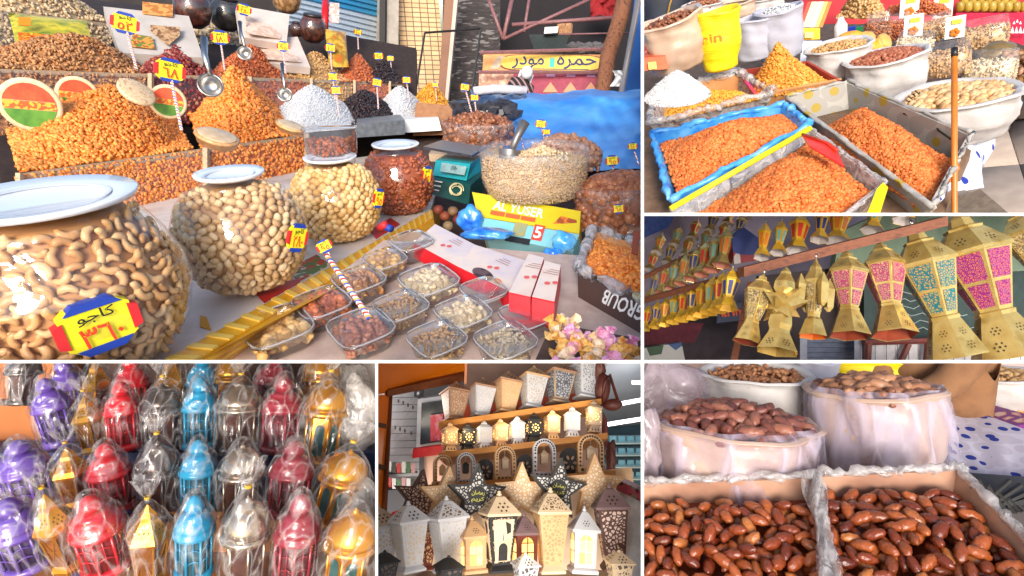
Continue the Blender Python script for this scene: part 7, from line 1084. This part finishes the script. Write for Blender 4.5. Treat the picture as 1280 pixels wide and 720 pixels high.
sack(1075, 498, 110, 48, 1.6, 12, 0, 'bright yellow sack behind the tall bag of pale dates', mat('yellow woven', (230, 204, 18), .5), sy=.6)
sack(1020, 524, 50, 70, 1.56, 12, 0, 'white plastic bag between the white sack and the yellow sack', MILK if False else WHS, sy=.7)
for px, py, w_, h_, d, sd in ((838, 490, 100, 80, 1.5, 3), (806, 560, 40, 90, 1.18, 5)): crumple(px, py, w_, h_, d, clear('lilac film', gloss=.04, haze=.6, rough=.2, bump=.8, bscale=12, hazecol=(206, 190, 200)), 'crumpled lilac tinted clear plastic '+('behind the rosy date sack' if sd == 3 else 'at the left of the rosy date sack'), 'plastic_sheet', 'plastic', sd)
b = MB(); b.slab([W(780, 800, 1.9), W(1400, 800, 1.9), W(1400, 400, 2.3), W(780, 400, 2.3)], .05); solo('stall_back', b, mat('pink grey back', [(150, 126, 122), (176, 152, 148)], .8, scale=3), 'pinkish grey back wall behind the date sacks', 'wall')
b = MB(); b.slab([P5.w(x, y, -.16) for x, y in ((780, 900), (1420, 900), (1420, 690), (1222, 604), (1180, 566), (780, 560))], .04); solo('date_table', b, mat('grey floor boards', [(96, 86, 84), (120, 110, 106)], .8, scale=4), 'grey platform under the date cartons', 'platform')
# man in brown jacket, bending
t = thing('person', 'person in a brown jacket and blue jeans bending beside the tall bag', 'person', F(1190, 526, 1.5, 20) @ Matrix.Scale(.8, 4))
me = skin_fig([((0, .05, 0), .1), ((-.02, .05, .1), .135), ((-.06, .04, .24), .14), ((-.09, .02, .34), .04), ((-.12, -.02, .42), .055), ((-.19, 0, .26), .06), ((-.2, -.08, .12), .05), ((-.12, -.17, .05), .04), ((.07, -.02, .25), .06), ((-.02, -.13, .15), .05), ((-.14, -.17, .1), .04), ((-.05, .04, -.16), .055), ((.05, .04, -.16), .055)], [(0, 1), (1, 2), (2, 3), (3, 4), (2, 5), (5, 6), (6, 7), (2, 8), (8, 9), (9, 10), (0, 11), (0, 12)], 'body'); me.materials.append(mat('brown jacket', [(112, 76, 48), (134, 94, 62), (98, 66, 42)], .9, scale=7, bump=.9, bscale=14)); part('jacket', me, None, t)
b = MB(); b.lathe([(.085, -.16), (.1, -.1), (.105, -.02), (.09, .02)], 24, T(0, .045, 0), sy=.8); part('jeans', b, mat('blue denim', [(50, 100, 170), (80, 136, 200)], .8, scale=20), t, True)
b = MB(); b.add([(-.015, 0, 0), (.022, 0, -.012), (.006, 0, -.035)], [(0, 1, 2)], T(.01, -.075, .2)); part('patch', b, mat('dark patch', (46, 40, 44), .7), t)
b = MB(); b.lathe([(.104, .012), (.112, .02), (.112, .045), (.102, .055)], 28, T(-.005, .045, 0), sy=.85, cap=0, jit=.02); part('waistband', b, mat('brown jacket', None or (150, 104, 66)), t, True)
# cloth covered table, patterned carton
solo('dotted_cloth', drape([(1168, 548, 1.35), (1198, 506, 1.5), (1290, 540, 1.35)], [(1172, 556, 1.33), (1236, 612, 1.2), (1300, 620, 1.15)], 30, 14, .008), mat('blue blot cloth', [(28, 44, 130), (186, 176, 186), (198, 190, 200)], .8, by='dots', scale=26), 'grey white cloth with dark blue blots hanging below the patterned carton', 'cloth', smooth=True)
t = rootw('patterned_carton', 'open carton with a purple and orange swirl pattern holding pale raisins', 'carton', W(1250, 545, 1.5)); b = MB(); b.slab([W(1240, 538, 1.42), W(1310, 548, 1.38), W(1310, 525, 1.4), W(1212, 498, 1.6)], .012); partw('front_panel', b, mat('swirl print', [(120, 40, 120), (214, 130, 110), (226, 190, 170)], .5, by='dist', scale=34), t); b = MB(); b.slab([W(1198, 512, 1.5), W(1242, 540, 1.41), W(1214, 499, 1.6), W(1202, 497, 1.62)], .01); partw('side_panel', b, mat('maroon side', (110, 40, 36), .6), t); b = MB(); b.slab([W(1202, 497, 1.62), W(1310, 497, 1.62), W(1310, 490, 1.62), W(1202, 491, 1.62)], .01); partw('back_panel', b, mat('maroon side', (110, 40, 36), .6), t); b = MB(); b.slab([W(1244, 556, 1.40), W(1310, 566, 1.37), W(1310, 548, 1.385), W(1241, 539, 1.415)], .012); partw('lower_panel', b, CARTON, t)
b = MB(); mound(b, Plane(512, 1.55, 40, 1270), [(1236, 526), (1320, 534), (1320, 499), (1232, 501)], .03, RAISIN, .008, 700); solo('raisin_heap', b, ramp('straw raisins', (206, 140, 64), (226, 170, 96), (238, 196, 130)), 'pale orange raisins inside the purple patterned carton', 'raisins', kind='stuff', smooth=True)
t = rootw('black_crate', 'black plastic lattice crate beside the right date carton', 'crate', W(1265, 660, 1.1)); 
for i in range(7):
    for a, c in (((1215+i*14, 640-i*3), (1262+i*14, 600+i*6)), ((1222+i*12, 600+i*7), (1262+i*14, 660+i*4))): b = MB(); b.tube([W(*a, 1.08)[:], W(*c, 1.08)[:]], .005, 5); partw('bar', b, BLACK, t)
b = MB(); b.slab([W(1200, 690, 1.1), W(1340, 700, 1.08), W(1340, 600, 1.16), W(1200, 590, 1.2)], .02); partw('back_panel', b, mat('dark crate back', (40, 40, 44), .6), t)
# ================================================================ BAY 6: lanterns wrapped in cellophane
PANEL[0] = 6
def wrap(t, s, H, top, knot, sy=1.0, m_=None):
    b = MB(); sd = random.random()*9; pr = [(1.0, .0), (1.12, .04), (1.13, .35), (1.12, .62), (.9, .78), (.62, .9), (.42, 1.01), (.22, 1.06)] if not knot else [(1.0, .0), (1.12, .04), (1.12, .35), (1.12, .66), (.8, .86), (.42, .99), (.14, 1.07), (.1, 1.10), (.4, 1.2), (.62, 1.34)]
    def fn(u, v):
        i = v*(len(pr)-1); k = min(len(pr)-2, int(i)); r = pr[k][0]+(pr[k+1][0]-pr[k][0])*(i-k); z = pr[k][1]+(pr[k+1][1]-pr[k][1])*(i-k); a = 2*math.pi*u
        r *= 1+.045*math.sin(7*a+5*z+sd)+.03*math.sin(13*a-8*z+2*sd)+.022*math.sin(29*z+4*a)+(.16*math.sin(9*a+sd) if knot and z > 1.1 else 0); return (r*s*math.cos(a), r*s*math.sin(a)*sy, z*H+(0 if z < 1.12 else .03*H*math.sin(5*a+sd)))
    b.grid(fn, 44, 30); part('plastic_wrap', b, m_ or CELLO, t, True)
    if not knot: b = MB(); b.lathe([(.23*s, 1.055*H), (.1*s, 1.075*H), (.01*s, 1.06*H)], 14); part('wrap_fold', b, CELLO, t, True)
    else: b = MB(); b.lathe([(.13*s, 1.075*H), (.15*s, 1.09*H), (.13*s, 1.105*H)], 12, cap=0); part('tie', b, mat('gold tie', (206, 160, 40), .4), t, True)
def plast(px, yb, yt, wp, d, e, roll, label, m_, dark):   # plastic lantern: base, caged drum, shoulder, dome
    H = (yb-yt)*d/FPX/max(.75, math.cos(R_(e))); s = wp/2*d/FPX*.84; t = thing('plastic_lantern', label, 'lantern', F(px, yb, d, e, roll, random.uniform(0, 60)), 'plastic lanterns wrapped in cellophane')
    b = MB(); b.lathe([(.92*s, 0), (1.0*s, .03*H), (1.0*s, .08*H), (.9*s, .1*H)], 28); part('base', b, m_, t, True)
    b = MB(); b.lathe([(.8*s, .1*H), (.84*s, .52*H)], 20); part('drum', b, dark, t, True)
    b = MB()
    for k in range(8):
        a = k*math.pi/4; b.tube([(.88*s*math.cos(a), .88*s*math.sin(a), .1*H), (.91*s*math.cos(a), .91*s*math.sin(a), .53*H)], .075*s, 5)
        for z in (.24, .38): b.tube([(.89*s*math.cos(a+q*.785), .89*s*math.sin(a+q*.785), (z+.05*math.sin(q*math.pi))*H) for q in np.linspace(0, 1, 5)], .035*s, 4)
        a2 = a+.39; b.tube([(.88*s*math.cos(a2), .88*s*math.sin(a2), .12*H), (.9*s*math.cos(a2), .9*s*math.sin(a2), .52*H)], .03*s, 4)
    part('cage', b, m_, t, True)
    b = MB(); b.lathe([(.95*s, .52*H), (1.06*s, .54*H), (1.06*s, .575*H), (.94*s, .6*H), (.93*s, .62*H), (.98*s, .635*H), (.92*s, .66*H), (.84*s, .71*H), (.66*s, .75*H), (.68*s, .762*H), (.5*s, .785*H), (.42*s, .8*H)], 30); part('roof', b, m_, t, True)
    b = MB(); b.lathe([(.42*s, .8*H), (.4*s, .83*H), (.5*s, .845*H), (.5*s, .865*H), (.44*s, .91*H), (.3*s, .96*H), (.14*s, .988*H), (.0, 1.0*H)], 26); part('dome', b, m_, t, True)
    wrap(t, s, H, 1, False); return t
def hexgold(px, yb, yt, wp, d, e, roll, label, knot=True, m_=None):
    H = (yb-yt)*d/FPX/max(.75, math.cos(R_(e))); s = wp/2*d/FPX*.84; t = thing('gold_lantern', label, 'lantern', F(px, yb, d, e, roll, random.uniform(0, 60)), 'small gold lanterns wrapped in cellophane'); g = m_ or GCH
    b = MB(); loft(b, [ngon(6, .8*s, 0), ngon(6, .86*s, .05*H), ngon(6, .7*s, .12*H)]); part('base', b, g, t); b = MB(); loft(b, [ngon(6, .62*s, .12*H), ngon(6, .82*s, .56*H)], cap=0); part('panes', b, AMB, t)
    b = MB()
    for k in range(6): a = 2*math.pi*(k+.5)/6; b.tube([(.66*s*math.cos(a), .66*s*math.sin(a), .1*H), (.87*s*math.cos(a), .87*s*math.sin(a), .57*H)], .07*s, 5)
    part('posts', b, g, t); b = MB(); loft(b, [ngon(6, .98*s, .54*H), ngon(6, 1.06*s, .59*H), ngon(6, .92*s, .66*H), ngon(6, .58*s, .78*H), ngon(6, .46*s, .82*H), ngon(6, .42*s, .87*H), ngon(6, .2*s, .94*H), ngon(6, .03*s, 1.0*H)]); rf = part('roof', b, g, t)
    b = MB()
    for k in range(6): Mf, L_, w0, w1 = faceM(6, k, .92*s, .66*H, .58*s, .78*H); rosette(b, Mf, 0, L_*.5, w0*.22, .0008)
    part('cut_pattern', b, CUT, rf); b = MB()
    for k in range(6):
        Mf, L_, w0, w1 = faceM(6, k, .62*s, .12*H, .82*s, .56*H)
        for sg in (-1, 1): b.tube([(sg*w0*.45, L_*.04, .001), (-sg*w1*.45, L_*.96, .001)], .03*s, 4, Mf)
        b.tube([(-w0*.5, L_*.5, .001), (w0*.5, L_*.5, .001)], .03*s, 4, Mf)
    part('lattice', b, g, t)
    wrap(t, s, H, 1, knot); return t
def domed(px, yb, yt, wp, d, e, roll, label, m_, win, knot, group, arch=True):
    H = (yb-yt)*d/FPX/max(.75, math.cos(R_(e))); s = wp/2*d/FPX*.86; t = thing('domed_lantern', label, 'lantern', F(px, yb, d, e, roll, random.uniform(-20, 20)), group)
    b = MB(); b.lathe([(.8*s, 0), (.86*s, .03*H), (.84*s, .07*H), (.72*s, .09*H)], 30); part('base', b, m_, t, True); b = MB(); loft(b, [ngon(6, .68*s, .09*H), ngon(6, .74*s, .56*H)], cap=0); part('walls', b, m_ if arch else win, t)
    for k in range(6):
        Mf, L_, w0, w1 = faceM(6, k, .68*s, .09*H, .74*s, .56*H)
        if arch: b = MB(); w_ = w0*.3; b.prism([(-w_, L_*.08), (w_, L_*.08), (w_, L_*.7)]+[(w_*math.cos(a), L_*.7+w_*1.1*math.sin(a)) for a in np.linspace(.2, 2.94, 8)]+[(-w_, L_*.7)], 0, .0012, Mf); part('window', b, win, t)
        a = 2*math.pi*(k+.5)/6; b = MB(); b.tube([(.7*s*math.cos(a), .7*s*math.sin(a), .08*H), (.76*s*math.cos(a), .76*s*math.sin(a), .57*H)], .06*s, 5); part('post', b, m_, t, True)
    b = MB(); b.lathe([(.86*s, .55*H), (1.0*s, .57*H), (1.0*s, .6*H), (.94*s, .63*H)], 36); part('ledge', b, m_, t, True)
    b = MB(); b.lathe([(.94*s, .62*H), (.92*s, .7*H), (.8*s, .8*H), (.55*s, .88*H), (.28*s, .925*H), (.12*s, .94*H), (.13*s, .955*H), (.05*s, .975*H), (.0, 1.0*H)], 32); part('dome', b, m_, t, True)
    wrap(t, s, H, 1, knot); return t
def pl(nm, a, c): return mat(nm, [a, c], .28, scale=10, coat=.5, k=.9)
PUR = pl('purple plastic', (96, 62, 160), (120, 84, 184)); REDP = pl('red lantern plastic', (196, 14, 32), (216, 30, 50)); TUR = pl('turquoise plastic', (14, 140, 186), (30, 164, 206)); MAR = pl('maroon plastic', (136, 24, 44), (160, 38, 58))
GCH = mat('gold chrome', [(206, 130, 30), (230, 164, 54), (186, 104, 20)], .22, metal=.7, scale=14); CHR = mat('warm chrome', [(176, 156, 136), (206, 190, 172), (150, 124, 100)], .16, metal=.85, scale=8); SIL = mat('smoky silver', [(96, 84, 80), (150, 138, 132), (70, 58, 56)], .2, metal=.7, scale=10)
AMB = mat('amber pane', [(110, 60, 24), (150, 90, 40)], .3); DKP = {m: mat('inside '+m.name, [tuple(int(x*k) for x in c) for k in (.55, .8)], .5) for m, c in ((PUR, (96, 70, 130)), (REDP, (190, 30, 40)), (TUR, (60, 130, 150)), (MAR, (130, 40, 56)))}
NAVB2 = mat('blue window', [(30, 60, 110), (60, 100, 150)], .2); TEALW = mat('teal window', [(26, 66, 66), (50, 100, 100)], .2); BRW = mat('brown glass', [(60, 34, 30), (100, 64, 54)], .15)
rows = {'top': (1.62, 8, 'in the back row'), 'upper': (1.45, 13, 'in the second row from the back'), 'middle': (1.28, 24, 'in the middle row'), 'front': (1.12, 36, 'in the front row')}
def R6(row, kind, px, yb, yt, wp, roll, extra=''):
    d, e, rl = rows[row]
    if kind == 'P': plast(px, yb, yt, wp, d, e, roll, 'purple plastic lantern wrapped in cellophane '+rl, PUR, DKP[PUR])
    if kind == 'R': plast(px, yb, yt, wp, d, e, roll, 'bright red plastic lantern wrapped in cellophane '+rl, REDP, DKP[REDP])
    if kind == 'T': plast(px, yb, yt, wp, d, e, roll, 'turquoise plastic lantern wrapped in cellophane '+rl, TUR, DKP[TUR])
    if kind == 'M': plast(px, yb, yt, wp, d, e, roll, 'maroon plastic lantern wrapped in cellophane '+rl, MAR, DKP[MAR])
    if kind == 'G': hexgold(px, yb, yt, wp, d, e, roll, 'small gold six sided lantern in cellophane '+extra+rl)
    if kind == 'S': domed(px, yb, yt, wp, d, e, roll, 'smoky silver lantern in a clear bag '+extra+rl, SIL, BRW, True, 'smoky silver lanterns', False)
    if kind == 'C': domed(px, yb, yt, wp, d, e, roll, 'chrome domed lantern tied in a clear bag '+rl, CHR, BRW, row != 'middle', 'chrome domed lanterns', False)
    if kind == 'D': domed(px, yb, yt, wp, d, e, roll, 'large gold domed lantern with '+('blue' if px < 300 else 'arched')+' windows '+rl, GCH, NAVB2 if px < 300 else TEALW, row != 'front', 'large gold domed lanterns')
for a in (('top', 'S', 28, 505, 440, 46, 2, 'on a brown box '), ('top', 'P', 92, 530, 448, 46, -8), ('top', 'G', 126, 532, 450, 42, -4), ('top', 'R', 167, 530, 444, 46, -2), ('top', 'G', 215, 530, 446, 42, 0, 'beside the turquoise one '), ('top', 'T', 253, 530, 440, 44, 0), ('top', 'D', 287, 530, 440, 46, 2), ('top', 'M', 338, 530, 440, 52, 4), ('top', 'D', 394, 545, 430, 58, 6),
          ('upper', 'P', 80, 554, 470, 50, -14), ('upper', 'G', 120, 564, 494, 46, -10), ('upper', 'R', 157, 561, 478, 48, -4), ('upper', 'S', 203, 562, 480, 54, 0), ('upper', 'T', 250, 560, 473, 47, 0), ('upper', 'C', 298, 564, 478, 60, 2), ('upper', 'M', 351, 564, 473, 58, 3), ('upper', 'D', 398, 580, 476, 66, 8),
          ('middle', 'P', 42, 630, 550, 66, -12), ('middle', 'G', 98, 630, 560, 52, -10), ('middle', 'R', 144, 636, 556, 56, -8), ('middle', 'S', 200, 648, 556, 58, -2), ('middle', 'T', 248, 638, 555, 50, 0), ('middle', 'C', 300, 650, 560, 62, 2), ('middle', 'M', 360, 642, 557, 62, 6), ('middle', 'D', 414, 655, 566, 74, 16),
          ('front', 'P', 40, 702, 622, 70, -18), ('front', 'G', 88, 708, 618, 54, -16), ('front', 'R', 136, 708, 622, 68, -14), ('front', 'G', 188, 724, 640, 58, -2, 'next to the turquoise one '), ('front', 'T', 243, 718, 630, 54, 0), ('front', 'C', 306, 738, 634, 68, 2), ('front', 'M', 366, 730, 632, 64, 6), ('front', 'D', 428, 744, 648, 78, 10)): R6(*a)
# display steps of cartons
NAVB = mat('navy carton', [(24, 40, 84), (34, 54, 104), (20, 30, 66)], .6, scale=8); BRB = mat('brown carton', [(176, 112, 58), (196, 132, 74)], .8, scale=6)
for yb, yt, d0, d1, m_, lb in ((600, 530, 1.78, 1.66, BRB, 'cardboard step behind the second row of lanterns'), (690, 566, 1.58, 1.46, NAVB, 'dark blue carton step under the second row of lanterns'), (760, 640, 1.40, 1.27, BRB, 'cardboard step under the middle row of lanterns')):
    t = rootw('display_step', lb, 'step', W(230, yb, d0)); b = MB(); b.hexa([p[:] for p in (W(-60, yb+20, d1), W(520, yb+20, d1), W(520, yb, d0+.1), W(-60, yb, d0+.1), W(-60, yt, d1), W(520, yt, d1), W(520, yt-14, d0), W(-60, yt-14, d0))]); partw('carton', b, m_, t)
b = MB(); b.slab([W(-80, 800, 1.0), W(520, 800, 1.0), W(520, 690, 1.27), W(-80, 690, 1.27)], .05); solo('front_board', b, BRB, 'cardboard sheet under the front row of lanterns', 'sheet')
for q, d in (([(64, 724), (120, 724), (140, 692), (86, 690)], 1.15), ([(120, 722), (160, 722), (172, 640), (150, 640)], 1.2)): b = MB(); b.slab([W(x, y, d) for x, y in q], .01); solo('printed_flap', b, mat('navy print flap', [(28, 36, 84), (206, 170, 130), (28, 36, 84), (40, 90, 150)], .5, by='cell', scale=45), 'dark blue printed flap of a box '+('under the small gold front lantern' if d < 1.18 else 'between the red and the gold front lanterns'), 'flap')
for cs, lb in (([(-30, 560), (62, 552), (62, 508), (-30, 506)], 'brown box under the smoky silver lantern at the back'), ([(-30, 500), (70, 504), (66, 440), (-30, 440)], 'brown box standing behind the smoky silver lantern')): b = MB(); b.slab([W(x, y, 1.62 if 'under' in lb else 1.85) for x, y in cs], .12); solo('brown_box', b, mat('orange brown box', [(166, 92, 38), (190, 112, 54)], .7, scale=5), lb, 'box')
b = MB(); b.slab([W(-80, 620, 2.0), W(540, 620, 2.0), W(540, 380, 2.1), W(-80, 380, 2.1)], .05); solo('lantern_stall_back', b, mat('dim back', [(70, 50, 44), (110, 84, 74), (60, 44, 40)], .9, scale=5), 'dim back wall behind the wrapped lanterns', 'wall')  # back wall in mottled browns
for px, py, w_, h_, d, sd in ((448, 520, 56, 90, 1.5, 2), (452, 640, 50, 70, 1.25, 6), (440, 480, 40, 50, 1.66, 4)): crumple(px, py, w_, h_, d, clear('white bag film', gloss=.04, haze=.5, rough=.18, bump=.9, bscale=18, hazecol=(232, 226, 222)), 'crumpled clear bag '+{2: 'beside the large gold lantern in the second row', 6: 'beside the large gold lantern in the middle row', 4: 'above the large gold lantern at the back'}[sd], 'plastic_bag', 'bag', sd)
b = MB(); b.slab([W(430, 600, 1.7), W(500, 600, 1.7), W(500, 440, 1.75), W(425, 440, 1.75)], .02); solo('pale_board', b, mat('pale panel', [(196, 186, 182), (212, 204, 200)], .6, scale=6), 'pale panel at the end of the lantern rows', 'panel')
# ---------------------------------------------------------------- bay partitions and ground
PANEL[0] = 0
BOARD = mat('white painted board', [(236, 235, 232), (246, 245, 243)], .5, scale=6)
def board(name, x0, x1, y0, y1, d0, d1):
    mb = MB(); p = [W(x, y, d)[:] for d in (d0, d1) for x, y in ((x0, y1), (x1, y1), (x1, y0), (x0, y0))]
    mb.hexa(p); o = solo(name, mb, BOARD, None, None, kind='structure'); return o
board('wall_between_top_and_bottom_bays', -120, 1400, 450.2, 453.8, .80, 1.06)
board('wall_between_stall_and_lower_right_bays', 801.2, 804.8, 453.8, 900, .80, 1.7)
board('wall_between_left_and_right_bays', 801.2, 804.8, -160, 450.2, .80, 2.2)
board('wall_between_sack_and_lantern_bays', 804.8, 1400, 266.2, 269.8, .80, 1.1)
board('wall_between_foil_lantern_and_wooden_lantern_bays', 469.2, 472.4, 453.8, 900, .80, 1.7)
mb = MB(); mb.quad((-60, -60, 0), (60, -60, 0), (60, 60, 0), (-60, 60, 0))
solo('ground', mb, mat('street paving', [(118, 108, 98), (142, 132, 120)], .9, scale=3, bump=.2, bscale=30), None, None, kind='structure')
# ---------------------------------------------------------------- stalls end at their bay walls
BAY = {1: (None, 801.2, None, 450.2), 2: (804.8, None, None, 266.2), 3: (804.8, None, 269.8, 450.2), 4: (472.4, 801.2, 453.8, None), 5: (804.8, None, 453.8, None), 6: (None, 469.2, 453.8, None)}
def planes(b):
    x0, x1, y0, y1 = BAY[b]; o = []
    if x0 is not None: o.append(RT - FW*((x0-640)/FPX))
    if x1 is not None: o.append(FW*((x1-640)/FPX) - RT)
    if y0 is not None: o.append(-UP + FW*((360-y0)/FPX))
    if y1 is not None: o.append(UP - FW*((360-y1)/FPX))
    return o
bpy.context.view_layer.update()
dead = []
for o in list(OWN):
    b = OWN[o]
    if b == 0 or o.type != 'MESH': continue
    mw = o.matrix_world; A = np.array(mw); me = o.data; n = len(me.vertices)
    co = np.empty(n*3, np.float32); me.vertices.foreach_get('co', co); co = co.reshape(-1, 3)@A[:3, :3].T + A[:3, 3] - np.array(CAM)
    cut = []; gone = n == 0
    for pn in planes(b):
        s = co@np.array(pn)
        if (s < 0).all(): gone = True
        elif (s < 0).any(): cut.append(pn)
    if gone: dead.append(o); continue
    if not cut: continue
    bm = bmesh.new(); bm.from_mesh(me); inv = mw.inverted()
    for pn in cut:
        nl = (mw.to_3x3().transposed() @ pn).normalized()
        bmesh.ops.bisect_plane(bm, geom=bm.verts[:]+bm.edges[:]+bm.faces[:], plane_co=inv @ CAM, plane_no=nl, clear_inner=True, clear_outer=False)
    if not bm.verts or not bm.faces: dead.append(o); bm.free(); continue
    if me.users > 1: me = me.copy(); o.data = me
    bm.to_mesh(me); bm.free()
def kill(o):
    for c in [x for x in OWN if x.parent == o]: kill(c)
    if o in OWN: OWN.pop(o); bpy.data.objects.remove(o)
for o in dead:
    if o in OWN: kill(o)
while True:
    par = {o.parent for o in OWN if o.parent}
    e = [o for o in OWN if o.type == 'EMPTY' and o not in par]
    if not e: break
    for o in e: OWN.pop(o); bpy.data.objects.remove(o)
